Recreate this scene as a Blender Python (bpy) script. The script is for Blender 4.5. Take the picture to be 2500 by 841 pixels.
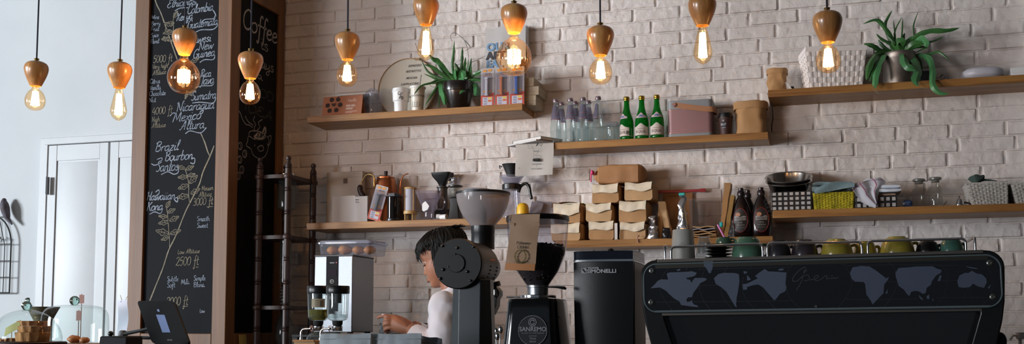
import bpy, math, random
from mathutils import Vector, Matrix, noise
R = math.radians
PI = math.pi
for _o in list(bpy.data.objects): bpy.data.objects.remove(_o)
SC = bpy.context.scene
COL = SC.collection

# ---------------------------------------------------------------- camera, world, lights, exposure
F, YAW, PIT, CY = 2597.7, R(16.58), R(4.654), 580.4
EYE = Vector((0, -5, 1.35))
fw = Vector((-math.sin(YAW)*math.cos(PIT), math.cos(YAW)*math.cos(PIT), math.sin(PIT)))
rt = Vector((math.cos(YAW), math.sin(YAW), 0))
up = rt.cross(fw)
cam = bpy.data.cameras.new('camera'); camo = bpy.data.objects.new('camera', cam); COL.objects.link(camo)
camo.location = EYE
camo.rotation_euler = (R(90)+PIT, 0, YAW)
cam.sensor_width = 36; cam.lens = F/2500*36; cam.shift_y = (CY-420.5)/2500
cam.clip_start = .05
SC.camera = camo
SC.view_settings.view_transform = 'Standard'; SC.view_settings.look = 'None'
SC.view_settings.gamma = 1; SC.view_settings.use_curve_mapping = False
SC.view_settings.exposure = 0.22
WORLD_STR = .13
wd = bpy.data.worlds.new('world'); SC.world = wd; wd.use_nodes = True
wd.node_tree.nodes['Background'].inputs[0].default_value = (.72, .84, 1, 1)
wd.node_tree.nodes['Background'].inputs[1].default_value = WORLD_STR
def area(name, loc, target, sx, sy, power, col, spread=180):
    l = bpy.data.lights.new(name, 'AREA'); l.shape = 'RECTANGLE'; l.size = sx; l.size_y = sy; l.energy = power; l.color = col; l.spread = R(spread)
    o = bpy.data.objects.new(name, l); COL.objects.link(o); o.location = loc
    o.rotation_euler = (Vector(target)-Vector(loc)).to_track_quat('-Z', 'Y').to_euler(); return o
area('daylight_from_side_window', (-14.5, -9.0, 2.5), (-2.0, 0, 2.2), 3.2, 2.6, 2150, (.88, .94, 1))
area('daylight_fill_front_left', (-5.6, -6.6, 1.7), (-.5, 0, 2.75), 2.6, 1.3, 30, (.93, .95, 1), 58)  # added soft fill for the bar front; no window is built there
BULB_POWER = 6.8

# ---------------------------------------------------------------- helpers
def ray(px, py): return fw + rt*((px-1250)/F) + up*((CY-py)/F)
def at(px, py, Y):                       # the point of the plane y=Y seen at that place of the photograph
    d = ray(px, py); return EYE + d*((Y-EYE.y)/d.y)
def atx(px, py, X):
    d = ray(px, py); return EYE + d*((X-EYE.x)/d.x)
def mpp(px, Y): return abs(at(px, 300, Y).z-at(px, 301, Y).z)
def lin(h):
    h = h.lstrip('#'); o = []
    for i in (0, 2, 4):
        c = int(h[i:i+2], 16)/255; o.append(c/12.92 if c <= .04045 else ((c+.055)/1.055)**2.4)
    return (o[0], o[1], o[2], 1)
MATS = {}
def mat(name, col, rough=.5, metal=0, bump=0, bscale=60, col2=None, nscale=8, stretch=(1, 1, 1), coat=0, alpha=1, emit=0, trans=0, sheen=0, spec=.5, detail=4):
    if name in MATS: return MATS[name]
    m = bpy.data.materials.new(name); m.use_nodes = True; nt = m.node_tree; b = nt.nodes['Principled BSDF']
    c = lin(col) if isinstance(col, str) else col
    b.inputs['Base Color'].default_value = c; b.inputs['Roughness'].default_value = rough; b.inputs['Metallic'].default_value = metal
    b.inputs['Coat Weight'].default_value = coat; b.inputs['Coat Roughness'].default_value = .08
    b.inputs['Transmission Weight'].default_value = trans; b.inputs['Specular IOR Level'].default_value = spec
    b.inputs['Sheen Weight'].default_value = sheen; b.inputs['Alpha'].default_value = alpha
    if emit:
        b.inputs['Emission Color'].default_value = c; b.inputs['Emission Strength'].default_value = emit
    if bump or col2:
        tc = nt.nodes.new('ShaderNodeTexCoord'); mp = nt.nodes.new('ShaderNodeMapping'); mp.inputs['Scale'].default_value = stretch
        nt.links.new(tc.outputs['Object'], mp.inputs[0])
        if col2:
            n = nt.nodes.new('ShaderNodeTexNoise'); n.inputs['Scale'].default_value = nscale; n.inputs['Detail'].default_value = detail
            nt.links.new(mp.outputs[0], n.inputs['Vector'])
            r = nt.nodes.new('ShaderNodeValToRGB'); r.color_ramp.elements[0].color = c; r.color_ramp.elements[0].position = .35
            r.color_ramp.elements[1].color = lin(col2); r.color_ramp.elements[1].position = .68
            nt.links.new(n.outputs[0], r.inputs[0]); nt.links.new(r.outputs[0], b.inputs['Base Color'])
        if bump:
            n2 = nt.nodes.new('ShaderNodeTexNoise'); n2.inputs['Scale'].default_value = bscale; n2.inputs['Detail'].default_value = 5
            nt.links.new(mp.outputs[0], n2.inputs['Vector'])
            bp = nt.nodes.new('ShaderNodeBump'); bp.inputs['Strength'].default_value = min(1, bump); bp.inputs['Distance'].default_value = .004*max(1, bump)
            nt.links.new(n2.outputs[0], bp.inputs['Height']); nt.links.new(bp.outputs[0], b.inputs['Normal'])
    MATS[name] = m; return m
def glass(name, tint='#ffffff', body=.06, rough=.03, bodycol=None, spec=1.0):
    """thin clear glass: mostly transparent, fresnel reflection, a little body"""
    if name in MATS: return MATS[name]
    m = bpy.data.materials.new(name); m.use_nodes = True; nt = m.node_tree; nt.nodes.remove(nt.nodes['Principled BSDF'])
    out = nt.nodes['Material Output']
    t = nt.nodes.new('ShaderNodeBsdfTransparent'); t.inputs[0].default_value = lin(tint)
    g = nt.nodes.new('ShaderNodeBsdfGlossy'); g.inputs['Roughness'].default_value = rough
    d = nt.nodes.new('ShaderNodeBsdfDiffuse'); d.inputs[0].default_value = lin(bodycol or '#d8e0e4')
    mb = nt.nodes.new('ShaderNodeMixShader'); mb.inputs[0].default_value = body
    nt.links.new(t.outputs[0], mb.inputs[1]); nt.links.new(d.outputs[0], mb.inputs[2])
    lw = nt.nodes.new('ShaderNodeLayerWeight'); lw.inputs[0].default_value = .5
    pw = nt.nodes.new('ShaderNodeMath'); pw.operation = 'POWER'; pw.inputs[1].default_value = 3.2
    ml = nt.nodes.new('ShaderNodeMath'); ml.operation = 'MULTIPLY_ADD'; ml.inputs[1].default_value = .55*spec; ml.inputs[2].default_value = .035*spec
    nt.links.new(lw.outputs['Facing'], pw.inputs[0])
    mx = nt.nodes.new('ShaderNodeMixShader'); nt.links.new(pw.outputs[0], ml.inputs[0]); nt.links.new(ml.outputs[0], mx.inputs[0])
    nt.links.new(mb.outputs[0], mx.inputs[1]); nt.links.new(g.outputs[0], mx.inputs[2]); nt.links.new(mx.outputs[0], out.inputs[0])
    MATS[name] = m; return m
def wood(name, c1, c2, rough=.45, axis=0, scale=1.0, coat=0):
    if name in MATS: return MATS[name]
    m = bpy.data.materials.new(name); m.use_nodes = True; nt = m.node_tree; b = nt.nodes['Principled BSDF']
    b.inputs['Roughness'].default_value = rough; b.inputs['Coat Weight'].default_value = coat
    tc = nt.nodes.new('ShaderNodeTexCoord'); mp = nt.nodes.new('ShaderNodeMapping')
    s = [22*scale]*3; s[axis] = 1.3*scale; mp.inputs['Scale'].default_value = s
    nt.links.new(tc.outputs['Object'], mp.inputs[0])
    n = nt.nodes.new('ShaderNodeTexNoise'); n.inputs['Scale'].default_value = 1.6; n.inputs['Detail'].default_value = 8; n.inputs['Distortion'].default_value = .6
    w = nt.nodes.new('ShaderNodeTexNoise'); w.inputs['Scale'].default_value = 9; w.inputs['Detail'].default_value = 3
    for q in (n, w): nt.links.new(mp.outputs[0], q.inputs['Vector'])
    ad = nt.nodes.new('ShaderNodeMath'); ad.operation = 'MULTIPLY_ADD'; ad.inputs[1].default_value = .35
    nt.links.new(w.outputs[0], ad.inputs[0]); nt.links.new(n.outputs[0], ad.inputs[2])
    r = nt.nodes.new('ShaderNodeValToRGB'); r.color_ramp.elements[0].color = lin(c1); r.color_ramp.elements[0].position = .48
    r.color_ramp.elements[1].color = lin(c2); r.color_ramp.elements[1].position = .86
    nt.links.new(ad.outputs[0], r.inputs[0]); nt.links.new(r.outputs[0], b.inputs['Base Color'])
    bp = nt.nodes.new('ShaderNodeBump'); bp.inputs['Strength'].default_value = .25; bp.inputs['Distance'].default_value = .002
    nt.links.new(ad.outputs[0], bp.inputs['Height']); nt.links.new(bp.outputs[0], b.inputs['Normal'])
    MATS[name] = m; return m

class MB:
    """collects shapes, then links them as ONE mesh object"""
    def __init__(s): s.v = []; s.f = []; s.m = Matrix.Identity(4)
    def add(s, vs, fs):
        k = len(s.v); s.v += [s.m @ Vector(p) for p in vs]; s.f += [[i+k for i in q] for q in fs]; return s
    def rot(s, rx=0, ry=0, rz=0, loc=(0, 0, 0)):
        s.m = Matrix.Translation(loc) @ Matrix.Rotation(rz, 4, 'Z') @ Matrix.Rotation(ry, 4, 'Y') @ Matrix.Rotation(rx, 4, 'X'); return s
    def box(s, x, y, z, sx, sy, sz, tx=1, ty=1):      # centre, size; tx, ty scale the top
        a, b, c = sx/2, sy/2, sz/2
        return s.add([(x-a, y-b, z-c), (x+a, y-b, z-c), (x+a, y+b, z-c), (x-a, y+b, z-c), (x-a*tx, y-b*ty, z+c), (x+a*tx, y-b*ty, z+c), (x+a*tx, y+b*ty, z+c), (x-a*tx, y+b*ty, z+c)],
                     [(3, 2, 1, 0), (4, 5, 6, 7), (0, 1, 5, 4), (1, 2, 6, 5), (2, 3, 7, 6), (3, 0, 4, 7)])
    def loft(s, rings, cap0=True, cap1=True, closed=False):
        n = len(rings[0]); vs = [p for r in rings for p in r]; fs = []
        m = len(rings)
        for i in range(m if closed else m-1):
            for j in range(n):
                a = i*n+j; b = i*n+(j+1) % n; c = ((i+1) % m)*n+(j+1) % n; d = ((i+1) % m)*n+j
                fs.append((a, b, c, d))
        if not closed:
            if cap0: fs.append(tuple(range(n-1, -1, -1)))
            if cap1: fs.append(tuple(range((m-1)*n, m*n)))
        return s.add(vs, fs)
    def lathe(s, prof, x=0, y=0, z=0, n=32, sx=1, sy=1, cap0=True, cap1=True):
        return s.loft([[(x+max(r, 1e-5)*sx*math.cos(2*PI*j/n), y+max(r, 1e-5)*sy*math.sin(2*PI*j/n), z+h) for j in range(n)] for r, h in prof], cap0, cap1)
    def tube(s, path, r, n=8, cap=True, closed=False):
        P = [Vector(p) for p in path]; m = len(P); rr = r if isinstance(r, (list, tuple)) else [r]*m
        rings = []; u = None
        for i in range(m):
            if closed: t = P[(i+1) % m]-P[i-1]
            else: t = P[min(i+1, m-1)]-P[max(i-1, 0)]
            if t.length < 1e-9: t = Vector((0, 0, 1))
            t.normalize()
            if u is None: u = t.orthogonal().normalized()
            else:
                u = u-t*u.dot(t)
                u = u.normalized() if u.length > 1e-6 else t.orthogonal().normalized()
            w = t.cross(u)
            rings.append([P[i]+(u*math.cos(2*PI*j/n)+w*math.sin(2*PI*j/n))*rr[i] for j in range(n)])
        return s.loft(rings, cap, cap, closed)
    def sphere(s, x, y, z, rx, ry=None, rz=None, n=16, m=10):
        ry = ry or rx; rz = rz or rx
        return s.loft([[(x+rx*math.sin(PI*(i+.02)/(m+.04))*math.cos(2*PI*j/n), y+ry*math.sin(PI*(i+.02)/(m+.04))*math.sin(2*PI*j/n), z-rz*math.cos(PI*(i+.02)/(m+.04))) for j in range(n)] for i in range(m+1)])
    def prism(s, pts, y0, y1):                         # outline in x,z; extruded along y (y0 is the front)
        n = len(pts)
        A = sum(pts[i][0]*pts[(i+1) % n][1]-pts[(i+1) % n][0]*pts[i][1] for i in range(n))
        if A < 0: pts = pts[::-1]
        return s.add([(p[0], y0, p[1]) for p in pts]+[(p[0], y1, p[1]) for p in pts],
                     [tuple(range(n)), tuple(range(2*n-1, n-1, -1))]+[(i+n, (i+1) % n+n, (i+1) % n, i) for i in range(n)])
    def grid(s, fn, nu, nv, thick=0):
        vs = [Vector(fn(i/nu, j/nv)) for j in range(nv+1) for i in range(nu+1)]
        fs = [(j*(nu+1)+i, j*(nu+1)+i+1, (j+1)*(nu+1)+i+1, (j+1)*(nu+1)+i) for j in range(nv) for i in range(nu)]
        if not thick: return s.add(vs, fs)
        k = len(vs); N = [Vector() for _ in vs]
        for q in fs:
            nn = (vs[q[1]]-vs[q[0]]).cross(vs[q[3]]-vs[q[0]])
            for i in q: N[i] += nn
        back = [v-N[i].normalized()*thick for i, v in enumerate(vs)]
        f2 = fs+[tuple(i+k for i in reversed(q)) for q in fs]
        bd = [i for i in range(nu+1)]+[j*(nu+1)+nu for j in range(1, nv+1)]+[nv*(nu+1)+i for i in range(nu-1, -1, -1)]+[j*(nu+1) for j in range(nv-1, 0, -1)]
        f2 += [(bd[(i+1) % len(bd)], bd[i], bd[i]+k, bd[(i+1) % len(bd)]+k) for i in range(len(bd))]
        return s.add(vs+back, f2)
    def build(s, name, m, parent=None, loc=None, rz=0, smooth=True, bevel=0, seg=2, sub=0, ang=40):
        me = bpy.data.meshes.new(name); me.from_pydata([tuple(v) for v in s.v], [], s.f); me.validate(); me.update()
        if smooth:
            me.shade_smooth()
            if not sub: me.set_sharp_from_angle(angle=R(ang))
        if isinstance(m, (list, tuple)):
            for q in m: me.materials.append(q)
        else: me.materials.append(m)
        o = bpy.data.objects.new(name, me); COL.objects.link(o)
        if loc is not None: o.location = loc
        o.rotation_euler.z = rz
        if parent: o.parent = parent
        if bevel:
            b = o.modifiers.new('bevel', 'BEVEL'); b.width = bevel; b.segments = seg; b.limit_method = 'ANGLE'; b.angle_limit = R(35)
        if sub:
            b = o.modifiers.new('sub', 'SUBSURF'); b.levels = sub; b.render_levels = sub
        return o
def tag(o, label=None, cat=None, group=None, kind=None):
    if label: o['label'] = label
    if cat: o['category'] = cat
    if group: o['group'] = group
    if kind: o['kind'] = kind
    return o
def thing(name, label, cat, loc, rz=0, group=None):
    o = bpy.data.objects.new(name, None); COL.objects.link(o); o.location = loc; o.rotation_euler.z = rz; o.empty_display_size = .05
    return tag(o, label, cat, group)
def copy_tree(o, parent=None, loc=None, rz=None, label=None):
    c = o.copy(); COL.objects.link(c)
    if parent: c.parent = parent
    if loc is not None: c.location = loc
    if rz is not None: c.rotation_euler.z = rz
    if label: c['label'] = label
    for ch in list(o.children): copy_tree(ch, c)
    return c
def smoothpath(pts, k=4, closed=False):
    P = [Vector(p) for p in pts]; n = len(P); out = []
    if n < 3: return P
    rng = n if closed else n-1
    for i in range(rng):
        p0 = P[(i-1) % n] if closed or i > 0 else P[0]; p1 = P[i]; p2 = P[(i+1) % n]; p3 = P[(i+2) % n] if closed or i+2 < n else P[-1]
        for j in range(k):
            t = j/k; out.append(.5*((2*p1)+(p2-p0)*t+(2*p0-5*p1+4*p2-p3)*t*t+(3*p1-3*p2+p3-p0)*t**3))
    if not closed: out.append(P[-1])
    return out
def sm2(pts, k=4, closed=False): return [(p.x, p.y) for p in smoothpath([(a, b, 0) for a, b in pts], k, closed)]
_tc = {}
def textmesh(s, size=1, shear=0, spacing=1, bold=0, align='CENTER'):
    key = (s, size, shear, spacing, bold, align)
    if key in _tc: return _tc[key]
    cu = bpy.data.curves.new('t', 'FONT'); cu.body = s; cu.size = size; cu.shear = shear; cu.space_character = spacing; cu.offset = bold; cu.align_x = align; cu.resolution_u = 3
    o = bpy.data.objects.new('t', cu); me = bpy.data.meshes.new_from_object(o)
    r = ([tuple(v.co) for v in me.vertices], [tuple(p.vertices) for p in me.polygons])
    bpy.data.objects.remove(o); bpy.data.curves.remove(cu); bpy.data.meshes.remove(me); _tc[key] = r; return r
def text(mb, s, x, z, h, y=0, align='CENTER', warp=None, shear=0, spacing=1, bold=0, wide=1):
    """printed text facing -y; h = capital height"""
    vs, fs = textmesh(s, 1, shear, spacing, bold, align); k = h/.69
    pts = [(x+v[0]*k*wide, y, z+v[1]*k) for v in vs]
    if warp: pts = [warp(*p) for p in pts]
    mb.add(pts, fs)
def cylwarp(r, a0=-PI/2, cx=0, cy=0, taper=None):
    """wraps x around a cylinder of radius r (or r(z)); a0 = direction the middle faces"""
    def w(x, y, z):
        q = r(z) if callable(r) else r
        a = a0+x/q; return (cx+(q-y)*math.cos(a), cy+(q-y)*math.sin(a), z)
    return w

# shared materials
M_oak = wood('oak_shelf_wood', '#7a4e22', '#a3763e', .45)
M_frame = wood('pillar_frame_wood', '#5e3d1f', '#774f2b', .5, axis=2, scale=.6)
M_bulbwood = wood('turned_lamp_wood', '#a06a3a', '#c69258', .3, axis=2, scale=1.1, coat=.3)
M_darkwood = wood('dark_stained_wood', '#1e100c', '#321b14', .5, axis=2)
M_black = mat('black_plastic', '#0c0d0f', .35)
M_matte = mat('matte_black', '#101112', .6)
M_rubber = mat('black_rubber', '#0b0b0c', .8)
M_chrome = mat('chrome_metal', '#c8c8ca', .12, 1)
M_steel = mat('brushed_steel', '#9b9da0', .3, 1, bump=.1, bscale=200, stretch=(1, 1, 12))
M_white = mat('white_plastic', '#dcdcdc', .4)
M_paper = mat('white_paper', '#cfccc8', .8)
M_kraft = mat('kraft_paper', '#b0875a', .75, bump=.35, bscale=35, col2='#a0784e', nscale=14)
M_kraft2 = mat('light_kraft_paper', '#ba966c', .75, bump=.3, bscale=30, col2='#ab885f', nscale=12)
M_lining = mat('cream_paper_flap', '#ded1ba', .75, bump=.3, bscale=40, col2='#d2c4ac', nscale=20)
M_brass = mat('brass_metal', '#b0925c', .25, 1)
M_gold = mat('gold_cap', '#b8963e', .3, 1)
M_glass = glass('clear_glass', '#f4faf8', .035)
M_gglass = glass('greenish_glass', '#dcefe9', .05, bodycol='#cfe6e0')
M_plastic = glass('clear_plastic', '#eef0f6', .10, .08, '#d4d6e2')
M_smoke = glass('smoked_plastic', '#6a6468', .10, .06, '#6a6266')
M_orange = mat('orange_print', '#c85a28', .5)
M_ink = mat('black_ink', '#16130f', .7)
M_cream = mat('cream_ceramic', '#cfc8ba', .35)
# ---------------------------------------------------------------- setting
rnd = random.Random(7)
M_brick = mat('painted_brick', '#c6c0ba', .62, bump=1.0, bscale=55, detail=6)
def brick_material():
    m = bpy.data.materials.new('white_painted_brick'); m.use_nodes = True; nt = m.node_tree; b = nt.nodes['Principled BSDF']
    b.inputs['Roughness'].default_value = .6
    tc = nt.nodes.new('ShaderNodeTexCoord')
    n = nt.nodes.new('ShaderNodeTexNoise'); n.inputs['Scale'].default_value = 36; n.inputs['Detail'].default_value = 6; n.inputs['Roughness'].default_value = .55; n.inputs['Distortion'].default_value = .35
    v = nt.nodes.new('ShaderNodeTexVoronoi'); v.inputs['Scale'].default_value = 34; v.feature = 'SMOOTH_F1'
    for q in (n, v): nt.links.new(tc.outputs['Object'], q.inputs['Vector'])
    ad = nt.nodes.new('ShaderNodeMath'); ad.operation = 'MULTIPLY_ADD'; ad.inputs[1].default_value = .45
    nt.links.new(v.outputs[0], ad.inputs[0]); nt.links.new(n.outputs[0], ad.inputs[2])
    bp = nt.nodes.new('ShaderNodeBump'); bp.inputs['Strength'].default_value = .9; bp.inputs['Distance'].default_value = .0055
    nt.links.new(ad.outputs[0], bp.inputs['Height']); nt.links.new(bp.outputs[0], b.inputs['Normal'])
    n3 = nt.nodes.new('ShaderNodeTexNoise'); n3.inputs['Scale'].default_value = 3; n3.inputs['Detail'].default_value = 5
    nt.links.new(tc.outputs['Object'], n3.inputs['Vector'])
    r = nt.nodes.new('ShaderNodeValToRGB'); r.color_ramp.elements[0].color = lin('#c4bab4'); r.color_ramp.elements[1].color = lin('#d6cec9')
    r.color_ramp.elements[0].position = .35; r.color_ramp.elements[1].position = .7
    nt.links.new(n3.outputs[0], r.inputs[0]); nt.links.new(r.outputs[0], b.inputs['Base Color'])
    return m
M_wallbrick = brick_material()
def brick_wall():
    mb = MB(); x0, x1 = -2.78, 1.7; ph, pw, g = .0637, .2250, .007
    mb.box((x0+x1)/2, .05, 2.1, x1-x0, .1, 4.2)                       # mortar bed and wall body, face at y=0
    row = 0; z = 2.8685+ph*21
    while z > 0:
        off = (row % 2)*pw*.42+rnd.uniform(-.03, .03)
        x = x0-pw+off
        while x < x1:
            w = pw+rnd.uniform(-.012, .012)
            a, b = max(x+.005, x0), min(x+w-.005, x1)
            if b-a > .02:
                zb, zt = z-ph+.0022, z-.0022
                d0 = .0048+rnd.uniform(-.001, .002); nu, nv = 20, 8; vs = []
                gu = [0, .0035/(b-a)]+[k_/(nu-2) for k_ in range(1, nu-2)]+[1-.0035/(b-a), 1]; gv = [0, .06]+[k_/(nv-2) for k_ in range(1, nv-2)]+[.94, 1]
                tl = rnd.uniform(-.003, .003)
                for j in range(nv+1):
                    for i in range(nu+1):
                        u, v = gu[i], gv[j]; e = 0 if i in (0, nu) or j in (0, nv) else 1
                        X = a+(b-a)*u; Z = zb+(zt-zb)*v
                        if i in (0, nu): Z += 0
                        w1 = noise.noise(Vector((X*9, Z*9, 5)))*.0018
                        nn = noise.noise(Vector((X*30, Z*30, row*3.1)))*.0026+noise.noise(Vector((X*75, Z*75, 1)))*.0018
                        vs.append((X+w1*(e < 1), -(d0*(.2+.8*e)+nn*e+tl*(v-.5)*2*e), Z+w1*(e < 1)))
                k = len(vs)
                fs = [(j*(nu+1)+i, j*(nu+1)+i+1, (j+1)*(nu+1)+i+1, (j+1)*(nu+1)+i) for j in range(nv) for i in range(nu)]
                bd = list(range(nu+1))+[j*(nu+1)+nu for j in range(1, nv+1)]+[nv*(nu+1)+i for i in range(nu-1, -1, -1)]+[j*(nu+1) for j in range(nv-1, 0, -1)]
                bv = [(vs[i][0], .003, vs[i][2]) for i in bd]; L = len(bd)
                fs += [(bd[(i+1) % L], bd[i], k+i, k+(i+1) % L) for i in range(L)]
                mb.add(vs+bv, fs)
            x += w
        z -= ph; row += 1
    return tag(mb.build('wall_back', M_wallbrick, smooth=True, ang=50), kind='structure')
brick_wall()
M_plaster = mat('white_plaster', '#d2d6d8', .7, bump=.12, bscale=90, col2='#c9ced1', nscale=2)
M_floor = mat('grey_concrete_floor', '#5d5a56', .6, bump=.2, col2='#6a6762')
M_ceil = mat('white_ceiling', '#c8c8c6', .8, col2='#c0c0be')
tag(MB().box(-4.9, .05, 2.1, 4.24, .1, 4.2).build('wall_left', M_plaster), kind='structure')
tag(MB().box(-2.5, -4.5, -.05, 9.2, 9.3, .1).build('floor', M_floor), kind='structure')
tag(MB().box(-2.5, -4.5, 4.25, 9.2, 9.3, .1).build('ceiling', M_ceil), kind='structure')
tag(MB().box(1.75, -4.5, 2.1, .1, 9.2, 4.2).build('wall_right_blocker', mat('right_wall_paint', '#6e6b68', .8, col2='#66635f')), kind='structure')  # unseen wall, put in to darken the right side
tag(MB().box(-6.1, -6.62, 2.1, .12, 4.95, 4.2).build('wall_side_blocker', M_plaster), kind='structure')  # unseen wall, added to block daylight from the right of the bricks
tag(MB().box(.94, -.035, 2.1, .17, .07, 4.2).build('trim_1', M_plaster, bevel=.004), kind='structure')

# door in the left wall
def door():
    M_door = mat('white_door_paint', '#c9cdd0', .45, bump=.05, bscale=40, col2='#c0c4c6', nscale=3)
    M_gap = mat('door_gap_shadow', '#8a8580', .8)  # grey that stands in for shade in the gaps around the leaves
    a = at(110, 342, 0); top = a.z+.003; x0 = a.x-.006; 
    d = thing('door_1', None, None, (x0+.45, 0, 0)); d['kind'] = 'structure'
    f = MB(); w = 1.04; o = x0-(x0+.45)
    fw0 = at(122.5, 500, 0).x-x0-.003; f.box(o+fw0/2, -.0155, top/2, fw0, .031, top); f.box(o+w-.015, -.0175, top/2, .03, .035, top); f.box(o+w/2, -.0173, top-.02, w-.062, .0346, .04)
    f.build('door_frame', M_door, d, bevel=.004)
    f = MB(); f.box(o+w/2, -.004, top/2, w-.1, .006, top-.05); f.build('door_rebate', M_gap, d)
    xs = [x for x in (at(122.5, 500, 0).x, at(268, 500, 0).x, at(271, 500, 0).x)]
    lw = xs[1]-xs[0]
    for k in range(2):
        L0 = xs[0]-(x0+.45)+k*(lw+.012); z1 = top-.043
        lf = MB()
        st = .056; pz = [(.12, .95), (1.06, z1-.085)]
        lf.box(L0+lw/2, -.010, z1/2, lw, .012, z1)
        lf.box(L0+st/2, -.020, z1/2, st, .014, z1); lf.box(L0+lw-st/2, -.020, z1/2, st, .014, z1)
        for zz, hh in ((.06, .12), (1.0, .12), (z1-.045, .09)): lf.box(L0+lw/2, -.0195, zz, lw-2*st, .013, hh)
        q = lf.build('door_leaf', M_door, d, bevel=.002)
        for a0, b0 in pz:
            pn = MB(); iw = lw-2*st
            pn.box(L0+lw/2, -.018, (a0+b0)/2, iw-.004, .006, b0-a0-.004)
            x_, w_ = L0+lw/2, iw/2-.012
            zc, hz = (a0+b0)/2, (b0-a0)/2-.012
            pn.add([(x_-w_, -.0205, zc-hz), (x_+w_, -.0205, zc-hz), (x_+w_, -.0205, zc+hz), (x_-w_, -.0205, zc+hz), (x_-w_+.03, -.028, zc-hz+.03), (x_+w_-.03, -.028, zc-hz+.03), (x_+w_-.03, -.028, zc+hz-.03), (x_-w_+.03, -.028, zc+hz-.03)],
                   [(0, 1, 5, 4), (1, 2, 6, 5), (2, 3, 7, 6), (3, 0, 4, 7), (4, 5, 6, 7)])
            pn.build('panel', M_door, q)
    h = at(120, 455, -.03)
    for zz in (h.z, h.z-1.25):
        mb = MB(); mb.box(h.x-(x0+.45), -.042, zz, .014, .012, .10); mb.tube([(h.x-(x0+.45), -.05, zz-.05), (h.x-(x0+.45), -.05, zz+.05)], .006); mb.build('hinge', M_steel, d)
door()
# shelves: six thick oak boards fixed to the bricks
SH = {}
def shelf(key, x0, x1, z, d, label):
    zz = z+1.35; SH[key] = (zz, -d)
    mb = MB(); mb.box(0, -d/2-.002, -.0165, x1-x0, d-.004, .033)
    o = mb.build('wall_shelf', M_oak, loc=((x0+x1)/2, 0, zz), bevel=.0015)
    tag(o, label, 'shelf', 'oak wall shelves')
shelf(1, -2.501, -1.372, 1.0426, .221, 'oak wall shelf carrying the round menu sign and the dark potted plant')
shelf(2, -1.400, -.244, .8535, .185, 'oak wall shelf carrying the green bottles and the pink speaker')
shelf(3, -.2395, .851, 1.036, .216, 'oak wall shelf carrying the white woven basket and metal planter')
shelf(4, -2.486, -1.255, .5005, .236, 'oak wall shelf carrying the copper kettle, above the hot water boiler')
shelf(5, -1.215, -.2315, .3856, .211, 'oak wall shelf carrying the stacked kraft coffee bags')
shelf(6, -.2275, .851, .4924, .262, 'oak wall shelf carrying the bowls, baskets and folded towels')
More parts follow.
